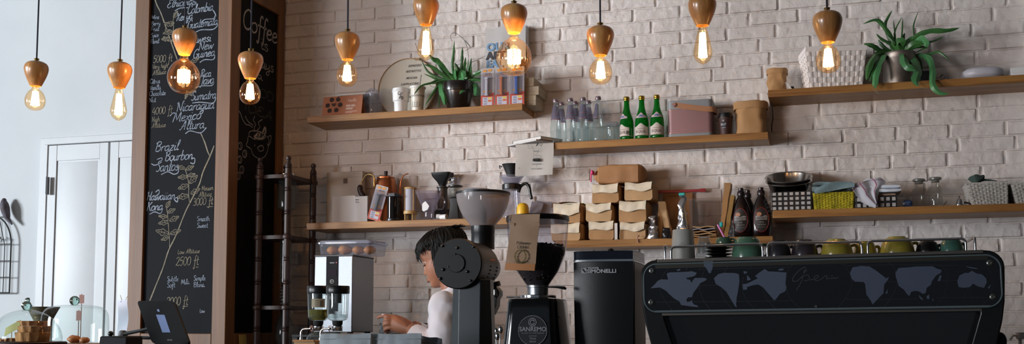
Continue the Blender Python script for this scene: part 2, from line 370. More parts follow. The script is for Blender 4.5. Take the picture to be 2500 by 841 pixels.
# ---------------------------------------------------------------- stroke lettering for the chalkboards
G = {
 'a': (6.4, '5,5.2 3.2,6 1,5 .2,2.8 1,.6 2.6,.1 4.2,1.6 5,5.2 5,1.4 6,0 7,.8'), 'b': (6, '.8,12 .8,6 .8,.5 2.6,0 4.6,1.2 5,3.4 4,5.6 2.4,5.8 .9,4.2'), 'c': (5.4, '4.8,4.8 3.4,6 1.4,5.2 .3,3 1.2,.6 3,0 5,1.2'),
 'd': (6.4, '5,5 3.2,6 1,5 .2,2.8 1,.6 2.6,.1 4.2,1.6 5,4.5 5.2,12 5,1.4 6,0 7,.8'), 'e': (5.4, '.6,3 3,3.4 4.4,4.6 3.4,6 1.6,5.6 .4,3.4 1,.8 2.8,0 5,1.2'), 'f': (4.4, '4.6,10.8 3.4,12 2.2,10.6 2,6 1.8,-3.4 .8,-5 .2,-3.6;0,5.6 4,5.8'),
 'g': (6.2, '5,5.2 3.2,6 1,5 .2,3 1,.9 2.6,.5 4.2,1.8 5,5.2 4.8,-3 3.2,-5 1,-4.4 1.2,-2.6 6,.4'), 'h': (6.2, '.8,12 .8,0;.8,3.4 2.4,5.8 4.2,5.6 4.6,3.4 4.6,1 5.6,0 6.6,.8'), 'i': (3, '1,5.8 1,1.2 2,0 3.2,.8;1.1,8.4 1.2,8.9'),
 'j': (3, '1.4,5.8 1.4,-3 0,-5 -1.4,-3.8;1.5,8.4 1.6,8.9'), 'k': (5.8, '.8,12 .8,0;4.4,5.8 1,2.8 2.6,3.4 4.4,.4 5.8,.4'), 'l': (3.4, '1,3 2.6,9 2.4,11.8 1.2,11 1,2 2,0 3.4,.8'), 'm': (9.6, '.6,5.8 .8,0;.8,3.6 2.2,5.8 3.8,5.6 4.2,0;4.2,3.6 5.8,5.8 7.4,5.6 7.8,1.2 8.8,0 9.8,.8'),
 'n': (6.2, '.6,5.8 .8,0;.8,3.6 2.4,5.8 4,5.6 4.5,3.4 4.5,1 5.4,0 6.6,.8'), 'o': (5.8, '2.8,6 .8,5 .2,2.8 1.2,.4 3,0 4.8,1.4 5.2,3.6 4.2,5.6 2.8,6'), 'p': (6, '.8,5.8 .8,-5;.8,3.8 2.4,5.9 4.4,5.4 5,3.2 4.2,.8 2.4,0 .9,1.6'), 'r': (4.6, '.6,5.8 .8,0;.8,3.2 2.2,5.4 4.4,5.8'),
 's': (4.8, '4,5.2 2.6,6 1,5 1.6,3.6 3.6,2.6 4,1 2.4,0 .4,.8'), 't': (4, '1.8,10.5 1.6,1.4 2.6,0 4,.8;0,6.4 3.8,6.7'), 'u': (6.2, '.6,5.8 .6,1.6 1.8,0 3.6,.8 4.6,3;4.6,5.8 4.7,1.2 5.6,0 6.6,.8'), 'v': (5.2, '.4,5.8 2.2,0 4.6,5.8'), 'w': (8, '.4,5.8 1.4,.4 2.4,.2 4,5 5,.4 6,.2 7.6,5.8'),
 'x': (5.4, '.6,5.8 4.6,0;4.8,5.8 .4,0'), 'y': (6, '.6,5.8 .8,2 2.2,.8 4.4,2.6;4.8,5.8 4.6,-2.6 3,-5 1,-4 2,-2 6,.4'), 'z': (5, '.6,5.6 4.2,5.8 .6,.2 4.6,.2'),
 'A': (8.4, '-1,1 0,0 2,3 4.8,11.4 5.2,11.4 5.8,0;1,4 6.6,4.6'), 'B': (7.4, '1,11 1,0;-.4,9.6 2,11.8 5,11.2 5.4,8.6 2,6.4;2,6.4 5.8,5.4 6.4,2.6 4.2,0 .6,.6'), 'C': (7.6, '6.8,8.6 6,11 3.8,11.8 1.2,9.4 .3,5.6 1.2,1.6 3.6,0 6,.8 7.4,2.6'),
 'E': (6.8, '6,10.2 4.4,11.8 2,11 1.6,8.4 3.8,6.6 1,5.4 .3,2.4 2,.1 4.4,.2 6.4,2'), 'F': (6.4, '1.4,11 1.4,0;-.2,10.4 3,11.6 6.4,11;1.6,6 4.8,6.2'), 'G': (8, '6.8,9 5.6,11.4 3.4,11.6 1,9 .3,5.4 1.6,1 4,0 6.4,1.6 6.6,5;4.2,5 7.8,5.2'),
 'H': (8, '0,9 1.4,11.4 1.6,0;6.6,11.6 5.8,5 6.2,0 7.6,.8;1.6,5.6 6,6'), 'J': (6.4, '1,10.6 4,11.6 6.6,11;4.6,11 4.4,1 2.6,-3 .4,-1.4'), 'K': (7.6, '.4,10 1.6,11.4 1.4,0;6.4,11.6 1.6,5.4 3.4,5.8 6,.6 7.6,.6'), 'L': (6, '1.2,11.6 1,.2 5.6,.2'), 'M': (10.2, '0,0 1.4,11.4 4.4,2 7.6,11.6 8.4,.8 9.8,.6'),
 'N': (8.6, '-.6,9 .8,11.2 1.4,0;1,11 6.4,.4 6.8,11 8.6,12'), 'R': (7.6, '1,11 1,0;-.4,9.8 2.4,11.8 5.4,11 5.4,7.6 1.6,5.8 3.4,5.6 6,.4 7.4,.4'), 'S': (6.4, '5.8,9.8 4.4,11.8 1.8,11 1.2,8.4 4.6,5.6 5.2,2.4 3.2,0 .4,1.2'), 'V': (7, '.4,11 3.2,0 6.6,11.2'), 'W': (9.4, '.4,11 2.4,0 4.6,8 6.8,0 9.2,11.2'),
 'O': (8, '3.8,11.6 1.2,9.6 .3,5.8 1.4,1.4 3.8,0 6.4,1.8 7.3,6 6.2,10 3.8,11.6'), 'D': (7.4, '1,11.4 1,0 3.6,0 6,2 6.8,5.8 5.8,9.8 3.4,11.4 .6,11.4'), 'I': (3, '1.2,11.4 1.2,0'),
 '0': (6.4, '3,11 1,9.2 .4,5.6 1.2,1.4 3,0 5,1.8 5.7,5.6 4.9,9.4 3,11'), '2': (6.2, '.6,8.6 1.6,10.6 3.6,11 5,9 4,5.6 .4,.6 2,1.2 4,.2 6,1.2'), '3': (6, '.8,9.8 2.6,11 4.6,9.8 4.2,7 2.2,6 4.6,5 5.2,2.4 3.6,.2 .6,1'), '4': (6.6, '3.6,11 .4,4 6.2,4.4;5,7.4 4.8,-.4'),
 '5': (6.2, '5.6,11 1.8,10.8 1.2,6.4 3.4,7 5.2,5.2 4.8,1.6 2.6,0 .4,1.2'), ' ': (4.6, ''), '&': (6, '5,1 1,8 2,10.6 3.6,9.4 .8,3 2,0 5.4,3.4'), '!': (2.4, '1,11 1,3.6;1,.9 1,.4')}
def chalk(mb, s, A, B, h, w, slant=0, upv=(0, 0, 1), lift=(0, -.0012, 0), wave=0):
    """writes s along A->B; h = height of a small letter x; w = stroke width"""
    A, B = Vector(A), Vector(B); W = sum(G[c][0] for c in s); U = Vector(upv)*(h/6); X = (B-A)/W; nrm = X.cross(U).normalized(); lf = Vector(lift); x = 0
    def T(a, b): return A+X*(a+b*slant)+U*(b+wave*math.sin(a*.35))+lf
    for c in s:
        adv, st = G[c]
        for q in st.split(';'):
            if not q: continue
            p = [tuple(map(float, t.split(','))) for t in q.split()]
            stroke(mb, [T(x+a, b) for a, b in p], w, nrm)
        x += adv
def stroke(mb, pts, w, nrm, k=3, taper=True):
    P = smoothpath(pts, k) if len(pts) > 2 else [Vector(p) for p in pts]
    n = len(P); vs = []
    for i in range(n):
        t = P[min(i+1, n-1)]-P[max(i-1, 0)]
        t = t.normalized() if t.length > 1e-9 else Vector((1, 0, 0))
        s = t.cross(nrm)*w/2*(.85+.3*noise.noise(P[i]*40))
        vs += [P[i]-s, P[i]+s]
    mb.add(vs, [(2*i, 2*i+1, 2*i+3, 2*i+2) for i in range(n-1)])

# ---------------------------------------------------------------- menu pillar
def pillar():
    YF = -.54; XS = -2.745
    M_board = mat('chalkboard_slate', '#07090f', .65, spec=.12, col2='#0a0c13', nscale=3)
    M_bside = mat('chalkboard_side_slate', '#08080a', .7, spec=.15, col2='#0b0b0d', nscale=3)
    M_chalk = mat('white_chalk', '#9aa5b4', .9, col2='#77818f', nscale=60)
    M_ychalk = mat('yellow_chalk', '#928c7c', .9, col2='#77715f', nscale=60)
    xl = at(331, 30, YF).x; xr = XS; xa = at(364.7, 30, YF).x; xb = at(533.5, 30, YF).x
    zb = at(440, 815, YF).z
    c = thing('menu_pillar', 'tall wooden pillar with chalkboard coffee menus on its front and right side', 'pillar', ((xl+xr)/2, YF/2, 0))
    ox, oy = -(xl+xr)/2, -YF/2
    H = 4.19
    def bx(x0, x1, y0, y1, z0, z1, nm, m=M_frame, bev=.003):
        return MB().box((x0+x1)/2+ox, (y0+y1)/2+oy, (z0+z1)/2, x1-x0, y1-y0, z1-z0).build(nm, m, c, bevel=bev)
    bx(xl+.02, xr-.02, YF+.03, -.002, .01, H, 'core', M_matte, 0)
    ys = atx(589, 30, XS).y; ye = atx(683, 60, XS).y; yj = -.016
    bx(xl, xa, YF, YF+.04, 0.01, H, 'frame_stile'); bx(xb, xr, YF, ys, .01, H, 'frame_stile')
    bx(xl, xl+.03, YF+.04, -.003, .01, H, 'side_panel')
    bx(xa, xb, YF, YF+.03, .01, zb, 'frame_rail')
    zt = atx(618, 0, XS).z
    bx(XS-.03, XS, ye, yj, .01, H, 'side_stile'); bx(XS-.03, XS, ys, ye, .01, zb, 'side_rail'); bx(XS-.03, XS, ys, ye, zt, H, 'side_rail')
    yb = YF+.014; xs = XS-.014
    bd = bx(xa, xb, yb, yb+.012, zb, H-.01, 'chalkboard', M_board, 0)
    sd = bx(xs-.012, xs, ys, ye, zb, zt, 'side_chalkboard', M_bside, 0); tag(sd, 'narrow chalkboard on the right side of the pillar')
    def f(px, py): p = at(px, py, yb); return (p.x+ox, yb+oy, p.z)
    sc = mpp(440, yb)
    w = MB()
    S = [  # script words: text, baseline start, baseline end, x-height px, width px
     ('Ethiopia', (408, 20), (470, 10), 9, 2.4), ('Colombia', (457, 35), (520, 25), 10, 2.4), ('Kenya', (430, 52), (470, 46), 9, 2.4), ('Guatemala', (457, 71), (531, 60), 10, 2.4),
     ('Sulawesi', (445, 108), (515, 101), 10, 2.3), ('New', (484, 124), (520, 118), 10, 2.3), ('Guinea', (471, 143), (524, 136), 10, 2.4), ('Costa Rica', (452, 193), (515, 187), 9, 2.2),
     ('Java', (487, 208), (522, 204), 11, 2.4), ('Sumatra', (466, 246), (527, 240), 10, 2.4), ('Nicaragua', (430, 273), (522, 265), 11, 2.4), ('Mexico', (422, 299), (490, 290), 11, 2.4),
     ('Altura', (440, 318), (498, 313), 11, 2.4), ('Brazil', (378, 371), (436, 366), 11, 2.5), ('Bourbon', (402, 394), (470, 389), 11, 2.5), ('Santos', (380, 420), (435, 416), 12, 2.6),
     ('Hawaiian', (357, 490), (427, 487), 10, 2.4), ('Kona', (357, 516), (397, 513), 10, 2.6),
     ('Wine', (371, 47), (389, 46), 5.4, 1.5), ('Berry', (370, 63), (392, 61), 5.4, 1.5), ('Fruit', (369, 76), (389, 75), 5.4, 1.5), ('Spice', (369, 92), (388, 90), 5.4, 1.5), ('Floral', (368, 107), (389, 105), 5.4, 1.5),
     ('Citrus', (366, 205), (391, 203), 6, 1.6), ('Vanilla', (366, 221), (393, 218), 6, 1.6), ('Chocolate', (365, 235), (405, 232), 6, 1.6), ('Nut', (365, 251), (381, 249), 6, 1.6),
     ('Smooth', (481, 541), (512, 540), 6, 1.6), ('Sweet', (481, 557), (508, 556), 6, 1.6), ('Subtle', (408, 688), (436, 687), 6, 1.6), ('Soft', (408, 703), (428, 702), 6, 1.6),
     ('Mild', (443, 695), (463, 694), 6, 1.6), ('Simple', (473, 686), (502, 685), 6, 1.6), ('Bland', (473, 702), (500, 701), 6, 1.6), ('Low', (488, 764), (500, 764), 4.5, 1.4)]
    for s, a, b, h, wd_ in S:
        big = h > 7
        chalk(w, s, f(*a), f(*b), h*sc*(1.08 if big else 1.0), wd_*sc*(.95 if big else .85), slant=.28 if big else .04)
    for p in [((487, 60), (500, 48), (520, 46), (527, 38), (520, 24)), ((427, 27), (440, 20), (460, 19)), ((478, 79), (492, 73), (520, 72), (532, 62)), ((488, 153), (500, 146), (520, 146), (525, 138)), ((478, 214), (495, 210), (518, 209), (522, 198)),
              ((470, 252), (490, 250), (520, 252), (527, 240)), ((453, 327), (465, 320), (490, 325), (504, 312)), ((394, 427), (410, 420), (425, 426), (436, 420), (434, 402)), ((366, 524), (378, 518), (392, 522), (398, 510)),
              ((370, 400), (378, 404), (392, 398), (396, 386), (384, 390)), ((465, 398), (474, 400), (476, 388), (468, 386)), ((425, 487), (433, 494), (434, 484), (428, 484)), ((380, 470), (388, 464), (388, 474), (375, 482)),
              ((462, 14), (480, 8), (470, 2)), ((415, 284), (424, 276), (432, 280)), ((462, 15), (480, 9), (468, 3))]:
        stroke(w, [Vector(f(*q))+Vector((0, -.0012, 0)) for q in p], 2.6*sc, Vector((0, -1, 0)), 4)
    w.build('chalk_lettering', M_chalk, bd)
    y = MB()
    for s, a, b, h, wd_ in [('5000 ft', (374, 154), (421, 150), 9.5, 1.8), ('Very high', (372, 169), (410, 165), 6, 1.4), ('Altitude', (373, 184), (406, 180), 6, 1.4), ('4000 ft', (371, 281), (421, 276), 9.5, 1.8), ('High', (371, 298), (390, 296), 6, 1.4),
                           ('Altitude', (371, 313), (405, 310), 6, 1.4), ('Medium', (493, 466), (521, 464), 6, 1.4), ('Altitude', (486, 481), (517, 479), 6, 1.4), ('3000 ft', (471, 503), (520, 499), 9.5, 1.9), ('Low Altitude', (434, 621), (488, 618), 5.4, 1.3),
                           ('2500 ft', (429, 650), (485, 647), 11, 2), ('2000 ft', (406, 748), (459, 745), 11, 2)]:
        chalk(y, s, f(*a), f(*b), h*sc*1.0, wd_*sc*.85, slant=.12)
    for p in [((478, 653), (485, 653)), ((446, 749), (459, 749)), ((505, 506), (520, 505))]: stroke(y, [Vector(f(*q))+Vector((0, -.0012, 0)) for q in p], 1.4*sc, Vector((0, -1, 0)))
    def stem(pts, wd_): stroke(y, [Vector(f(*q))+Vector((0, -.001, 0)) for q in pts], wd_*sc, Vector((0, -1, 0)), 4)
    stem([(379, 0), (384, 14), (393, 32), (405, 66), (414, 92), (424, 120), (433, 146)], 3.4)
    stem([(490, 325), (500, 348), (507, 370), (513, 382)], 3.4); stem([(523, 356), (513, 382), (496, 420), (487, 450), (466, 492), (452, 520), (430, 575), (412, 612), (398, 655), (380, 700), (366, 735)], 3.6)
    def leaf(x, yy, ang, L, wd_=.42):
        ca, sa = math.cos(R(ang)), math.sin(R(ang)); o = []
        for side in (1, -1):
            pts = []
            for i in range(9):
                t = i/8; q = math.sin(PI*t**.85)*wd_*L*.5*side*(1+.22*math.sin(t*16)); pts.append((x+ca*t*L-sa*q, yy-(sa*t*L+ca*q)))
            stem(pts, 1.5)
        stem([(x, yy), (x+ca*L*.9, yy-sa*L*.9)], 1)
        for t in (.3, .5, .7):
            for sd_ in (1, -1):
                bx_, by_ = x+ca*t*L, yy-sa*t*L; stem([(bx_, by_), (bx_+ca*L*.1-sa*sd_*L*.1, by_-(sa*L*.1+ca*sd_*L*.1))], .9)
    stem([(420, 92), (424, 68), (423, 50), (428, 32)], 1.8)
    for a in [(424, 44, 60, 20), (422, 62, 165, 22), (426, 56, 185, 18), (421, 76, 195, 24), (424, 84, 150, 24), (426, 84, 20, 18), (414, 96, 180, 20), (418, 100, 20, 16), (416, 100, 150, 20), (466, 152, 25, 22)]: leaf(*a)
    stem([(464, 500), (461, 478), (461, 450), (456, 425), (450, 410)], 1.8)
    for a in [(452, 412, 165, 20), (454, 415, 25, 22), (458, 432, 185, 24), (458, 430, 15, 20), (461, 452, 200, 28), (463, 448, 45, 28), (461, 478, 190, 30), (466, 474, 30, 26)]: leaf(*a)
    stem([(414, 606), (414, 585), (411, 545), (409, 520), (405, 500)], 1.8)
    for a in [(406, 508, 60, 20), (409, 520, 25, 22), (409, 530, 175, 22), (412, 542, 190, 26), (414, 540, 25, 26), (413, 572, 165, 34), (416, 572, 20, 28), (412, 580, 200, 20)]: leaf(*a)
    for a in [(455, 222, -40, 20, .3), (462, 226, 10, 18, .3), (458, 226, 250, 18, .3)]: leaf(*a)
    y.build('chalk_drawing', M_ychalk, bd)
    # side board
    def g(px, py): p = atx(px, py, xs); return (xs+ox, p.y+oy, p.z)
    nx = Vector((1, 0, 0)); z = MB(); lf = (.0012, 0, 0)
    s2 = mpp(640, -.3)
    chalk(z, 'Coffee', g(592, 66), g(676, 108), .052, 5.4*s2, slant=.1, lift=lf); chalk(z, 'is', g(636, 118), g(655, 128), .036, 3*s2, lift=lf)
    chalk(z, 'always', g(600, 150), g(668, 178), .032, 2.8*s2, lift=lf)
    M_dim = mat('smudged_chalk', '#3a3532', .9, col2='#2c2826', nscale=50)
    chalk(z, 'a', g(628, 190), g(640, 197), .020, 2.4*s2, lift=lf)
    q = MB(); chalk(q, 'GOOD', g(596, 222), g(668, 250), .024, 3.6*s2, lift=lf); chalk(q, 'IDEA', g(596, 268), g(668, 298), .024, 3.6*s2, lift=lf); q.build('smudged_lettering', M_dim, sd)
    def sg(pts, wd_=1.6): stroke(z, [Vector(g(*a))+Vector(lf) for a in pts], wd_*s2*1.4, nx, 4)
    sg([(607, 333), (609, 322), (622, 320), (640, 324), (648, 334), (640, 341), (622, 341), (607, 333), (604, 345), (601, 356), (612, 364), (616, 376), (624, 384), (636, 388), (648, 380), (654, 362), (656, 342), (650, 332)])
    sg([(655, 334), (661, 332), (660, 346), (655, 356), (651, 350)]); sg([(628, 362), (634, 370), (643, 366), (640, 356), (632, 358), (628, 362)]); sg([(621, 355), (622, 356)], 4)
    sg([(622, 322), (620, 312), (624, 304), (618, 294), (622, 284)]); sg([(626, 320), (634, 310), (630, 300), (640, 292)]); sg([(616, 312), (608, 306), (600, 304), (592, 292), (586, 276), (580, 268)]); sg([(618, 306), (606, 298), (598, 284)])
    for a in [((620, 336), (630, 326), (628, 336), (638, 324), (636, 336), (646, 312), (648, 322), (640, 338), (622, 339))]: sg(a, 5)
    for cx_, cy_ in ((586, 357), (597, 376), (585, 390), (590, 415), (581, 430)):
        sg([(cx_+5*math.cos(t*PI/4), cy_+9*math.sin(t*PI/4)) for t in range(9)]); sg([(cx_-1, cy_-7), (cx_+1.5, cy_), (cx_-1, cy_+7)], 1.2)
    z.build('side_chalk_drawing', mat('side_chalk', '#a09a94', .9, col2='#857f7a', nscale=50), sd)
    return c
pillar()
n = MB(); n.grid(lambda u, v: (-.0165*0+.0, 0, 0) if False else (.003+.004*math.sin(v*PI), (u-.5)*.07, -.12*v), 4, 8, .0008)
p_ = atx(590, 818, -2.745)
tag(n.build('note', mat('yellow_note_paper', '#b0a05c', .8), loc=(-2.745, p_.y, p_.z)), 'small yellow paper note stuck low on the pillar side beneath the chalkboard', 'note')
# ---------------------------------------------------------------- pendant lamps
def smooth_prof(p, k=4): return [(q[0], q[1]) for q in sm2(p, k)]
M_bglass = glass('amber_bulb_glass', '#fff0d6', .005, .02, '#ffb865')
M_fil = mat('glowing_filament', (1, .70, .36, 1), .5, emit=18)
M_cord = mat('dark_blue_lamp_cord', '#16182a', .7)
M_mouth = mat('pale_inner_wood', '#c89a5c', .6)
def pendant(kind, label):
    # origin = underside of the wooden holder; the bulb hangs below it
    t = thing('pendant_lamp', label, 'pendant lamp', (0, 0, 0), group='turned wood pendant lamps over the bar')
    t.location = (0, 0, 0)
    MB().lathe(smooth_prof([(.0215, 0), (.0245, .006), (.032, .022), (.0415, .045), (.0470, .066), (.0468, .080), (.0415, .092), (.030, .100), (.016, .104), (.010, .1045)]), n=40, cap0=False).build('wooden_holder', M_bulbwood, t)
    MB().lathe([(.0215, 0), (.0205, .0005), (.019, .012), (.013, .014)], n=32, cap0=False).build('holder_mouth', M_mouth, t)
    cp = MB(); cp.lathe([(.013, .100), (.013, .105), (.009, .107), (.009, .111), (.0105, .112), (.0105, .115), (.005, .117)], n=20)
    cp.build('cord_grip', M_brass, t)
    # bulb
    if kind == 'globe':   prof = [(.013, .006), (.0135, -.004), (.016, -.012), (.028, -.024), (.0375, -.044), (.040, -.060), (.0365, -.080), (.025, -.094), (.010, -.0995), (.001, -.100)]; fz = (-.022, -.078); fr = .0145
    elif kind == 'large': prof = [(.015, .006), (.0155, -.008), (.020, -.020), (.040, -.036), (.057, -.062), (.0625, -.090), (.058, -.116), (.042, -.140), (.020, -.151), (.001, -.153)]; fz = (-.062, -.108); fr = .020
    else:                 prof = [(.013, .006), (.0145, -.008), (.018, -.025), (.025, -.055), (.0305, -.082), (.0315, -.096), (.026, -.114), (.015, -.125), (.004, -.131), (.001, -.1335)]; fz = (-.025, -.108); fr = .012
    b = MB().lathe(smooth_prof(prof), n=40, cap0=False).build('bulb', M_bglass, t)
    fm = MB(); n = 9
    for i in range(n):
        a = 2*PI*i/n; top = fr*(.55 if kind != 'large' else 1.0)
        pts = [(top*math.cos(a), top*math.sin(a), fz[0])]
        for j in range(1, 7):
            s = j/7; rr = top+(fr-top)*s; pts.append((rr*math.cos(a+.08*math.sin(j*3)), rr*math.sin(a+.08*math.sin(j*3)), fz[0]+(fz[1]-fz[0])*s))
        pts.append((fr*math.cos(a+.3), fr*math.sin(a+.3), fz[1])); fm.tube(pts, .0036 if kind != 'large' else .0046, 6)
    fm.build('filament', M_fil, b)
    st = MB(); st.tube([(0, 0, .004), (0, 0, fz[0]+.004)], [.006, .0025], 10); st.sphere(0, 0, fz[0]+.006, .0045); st.tube([(0, 0, fz[0]), (0, 0, fz[1]+.01)], .0011, 6)
    for zz in (fz[0], fz[1]): 
        for i in range(6): st.tube([(0, 0, zz), (fr*.8*math.cos(i*PI/3), fr*.8*math.sin(i*PI/3), zz)], .0005, 4)
    st.build('glass_stem', M_glass, b)
    return t
PEND = [  # px x, px y of the holder mouth, kind, label
 (87, 211, 'globe', 'pendant lamp with small round bulb, leftmost, hanging before the white wall'),
 (291, 215, 'pear', 'pendant lamp with pear-shaped bulb hanging left of the chalkboard pillar'),
 (450, 134, 'large', 'pendant lamp with large globe bulb in front of the chalkboard menu'),
 (611, 192, 'globe', 'pendant lamp with small round bulb before the narrow side chalkboard'),
 (848, 146, 'globe', 'pendant lamp with small round bulb above the orange served-here card'),
 (1040, 61, 'pear', 'pendant lamp with pear-shaped bulb above the round menu sign and dark-potted plant'),
 (1255, 81, 'large', 'pendant lamp with large globe bulb in front of the printed poster'),
 (1466, 136, 'globe', 'pendant lamp with small round bulb above the empty clear water bottles'),
 (1715, 63, 'pear', 'pendant lamp with pear-shaped bulb above the pink speaker'),
 (2021, 104, 'globe', 'pendant lamp with small round bulb before the white woven basket')]
protos = {}
for px, py, kind, lab in PEND:
    p = at(px, py, -1.45)
    if kind not in protos: protos[kind] = t = pendant(kind, lab); t.location = p
    else: t = copy_tree(protos[kind], loc=p, rz=px*.7, label=lab)
for i, (px, py, kind, lab) in enumerate(PEND):
    t = [o for o in bpy.data.objects if o.name.startswith('pendant_lamp') and o.get('label') == lab][0]
    h = 4.2-t.location.z
    MB().tube([(0, 0, .114), (.003*math.sin(i*2), 0, h*.5), (0, 0, h-.002)], .0032, 8).build('cord', M_cord, t)
    MB().lathe([(.03, h-.02), (.04, h-.002)], n=20).build('ceiling_rose', M_brass, t)
    l = bpy.data.lights.new('bulb_light', 'POINT'); l.energy = BULB_POWER*(1.25 if kind == 'large' else 1); l.color = (1, .50, .20); l.shadow_soft_size = .008
    o = bpy.data.objects.new('bulb_light', l); COL.objects.link(o); o.parent = t; o.location = (0, 0, -.052 if kind != 'large' else -.085)
# ---------------------------------------------------------------- things on shelf 1
def proj(p):
    v = Vector(p)-EYE; z = v.dot(fw); return 1250+F*v.dot(rt)/z, CY-F*v.dot(up)/z
def E(k, x0, x1, ytop, Y):
    """place on shelf k (or on a height): returns location, width and height in metres"""
    z = SH[k][0] if isinstance(k, int) else k
    q = at((x0+x1)/2, 500, Y); yb = proj((q.x, Y, z))[1]
    a, b = at(x0, yb, Y), at(x1, yb, Y)
    return Vector(((a.x+b.x)/2, Y, z+.0004)), b.x-a.x, at((x0+x1)/2, ytop, Y).z-z
def arc(cx, cy, r, a0, a1, n=8, ry=None): return [(cx+r*math.cos(R(a0+(a1-a0)*i/n)), cy+(ry or r)*math.sin(R(a0+(a1-a0)*i/n))) for i in range(n+1)]
def rrect(x0, x1, z0, z1, r, n=5): return arc(x1-r, z1-r, r, 0, 90, n)+arc(x0+r, z1-r, r, 90, 180, n)+arc(x0+r, z0+r, r, 180, 270, n)+arc(x1-r, z0+r, r, 270, 360, n)
def disc(mb, x, z, r, y, n=18, ry=None): mb.add([(x+r*math.cos(2*PI*i/n), y, z+(ry or r)*math.sin(2*PI*i/n)) for i in range(n)], [tuple(range(n))])
def plate(mb, pts, y): # flat outline facing the front
    A = sum(pts[i][0]*pts[(i+1) % len(pts)][1]-pts[(i+1) % len(pts)][0]*pts[i][1] for i in range(len(pts)))
    if A < 0: pts = pts[::-1]
    mb.add([(a, y, b) for a, b in pts], [tuple(range(len(pts)))])

# served-here card
loc, w, h = E(1, 788, 884, 234, -.17)
t = thing('menu_card', 'orange-brown folded card reading SERVED HERE on the upper left shelf', 'card', loc)
mb = MB(); mb.grid(lambda u, v: ((u-.5)*w, .02*v-.012, h*v), 2, 6, .0015); mb.grid(lambda u, v: ((.5-u)*w, .045-.033*v, h*v*.98), 2, 6, .0015)
cd = mb.build('card', mat('terracotta_card', '#a3684b', .7, col2='#9c6246', nscale=6), t)
mb = MB(); q = lambda x, z: (x, .02*z/h-.0142, z)
for i, (a, b) in enumerate([(-.283, .84), (-.12, .84), (-.374, .565), (-.056, .565), (-.31, .30), (-.143, .31)]):
    disc(mb, a*w, b*h, .0118, 0, 16)
mb.v = [Vector((v.x, .02*v.z/h-.0142, v.z)) for v in mb.v]
pr = MB(); pts = [(math.copysign(abs(math.sin(s))**3, math.sin(s)), (13*math.cos(s)-5*math.cos(2*s)-2*math.cos(3*s)-math.cos(4*s))/17) for s in [i*2*PI/20 for i in range(20)]]
pr.add([(w*-.215+p[0]*.012, .02*.5-.0142, h*.585+p[1]*.011) for p in pts], [tuple(range(20))]); mb.add([tuple(v) for v in pr.v], pr.f)
mb.build('printed_berries', mat('berry_print', '#3a2420', .7, col2='#22140f', nscale=60), cd)
mb = MB(); text(mb, 'SERVED', w*.10, h*.44, .0105, 0, 'LEFT', bold=.012); text(mb, 'HERE!', w*.10, h*.30, .0105, 0, 'LEFT', bold=.012)
mb.add([(w*.10, 0, h*.2), (w*.40, 0, h*.2), (w*.40, 0, h*.215), (w*.10, 0, h*.215)], [(0, 1, 2, 3)]); mb.add([(w*.10, 0, h*.14), (w*.28, 0, h*.14), (w*.28, 0, h*.155), (w*.10, 0, h*.155)], [(0, 1, 2, 3)])
mb.v = [Vector((v.x, .02*v.z/h-.0145, v.z)) for v in mb.v]
chalk(mb, 'Hello', (w*.12, .02*.68-.0145, h*.68), (w*.36, .02*.68-.0145, h*.70), .007, .0012, slant=.3, lift=(0, 0, 0))
mb.build('card_lettering', mat('card_letter_print', '#e6d8cc', .7), cd)
# picture frame behind
loc, w, h = E(1, 822, 905, 229, -.06)
t = thing('picture_frame', 'small white-edged frame with a dark grey picture standing behind the orange card', 'picture frame', loc)
fr = MB().prism([(-w/2, 0), (w/2, 0), (w/2, h), (-w/2, h)], -.004, .010).build('frame', M_white, t, bevel=.002)
MB().prism([(-w/2+.006, .008), (w/2-.006, .008), (w/2-.006, h-.008), (-w/2+.006, h-.008)], -.006, -.004).build('picture', mat('dark_grey_picture', '#4a4a4e', .5, col2='#3c3d42', nscale=5), t)
# crumpled clear pouch
loc, w, h = E(1, 886, 932, 216, -.10)
mb = MB(); mb.sphere(0, 0, h/2, w/2, .035, h/2, 26, 18)
for i, v in enumerate(mb.v):
    d = noise.noise(v*55)*.012+noise.noise(v*120)*.004; mb.v[i] = Vector((v.x*(1+d*8), v.y+d, max(.0, v.z+d*.6)))
tag(mb.build('plastic_pouch', M_plastic, loc=loc), 'crumpled clear plastic pouch leaning against the round menu sign', 'pouch')
# round menu sign
pc = at(991, 201, -.045); rr = 74.5*mpp(991, -.045)
t = thing('round_menu_sign', 'round cream sign in a thin wooden hoop listing espresso drinks', 'sign', (pc.x, -.03, SH[1][0]+.001))
q = MB().rot(rx=R(-6)); q.lathe([(rr, 0), (rr, .006)], n=64); q.v = [Vector((v.x, -v.z, v.y+rr)) for v in q.v]
th = R(5); tilt = lambda vs: [Vector((v.x, v.y*math.cos(th)+(v.z)*math.sin(th)-.012, v.z*math.cos(th)-v.y*math.sin(th))) for v in vs]
q = MB(); q.prism([(rr*math.cos(2*PI*i/64), rr+rr*math.sin(2*PI*i/64)) for i in range(64)], 0, .003); q.v = tilt(q.v)
dsc = q.build('sign_board', mat('cream_sign_cloth', '#c3bcae', .8, col2='#bab3a5', nscale=3), t)
q = MB(); q.tube([(1.005*rr*math.cos(2*PI*i/64), -.001, rr+1.005*rr*math.sin(2*PI*i/64)) for i in range(64)], .0032, 8, closed=True); q.box(rr*.33, 0, rr*1.96, .022, .010, .012); q.sphere(rr*.22, 0, rr*1.985, .005); q.v = tilt(q.v); q.build('wooden_hoop', wood('hoop_wood', '#8a6b4c', '#a5845f', .5), t)
q = MB(); s_ = mpp(1000, -.05)
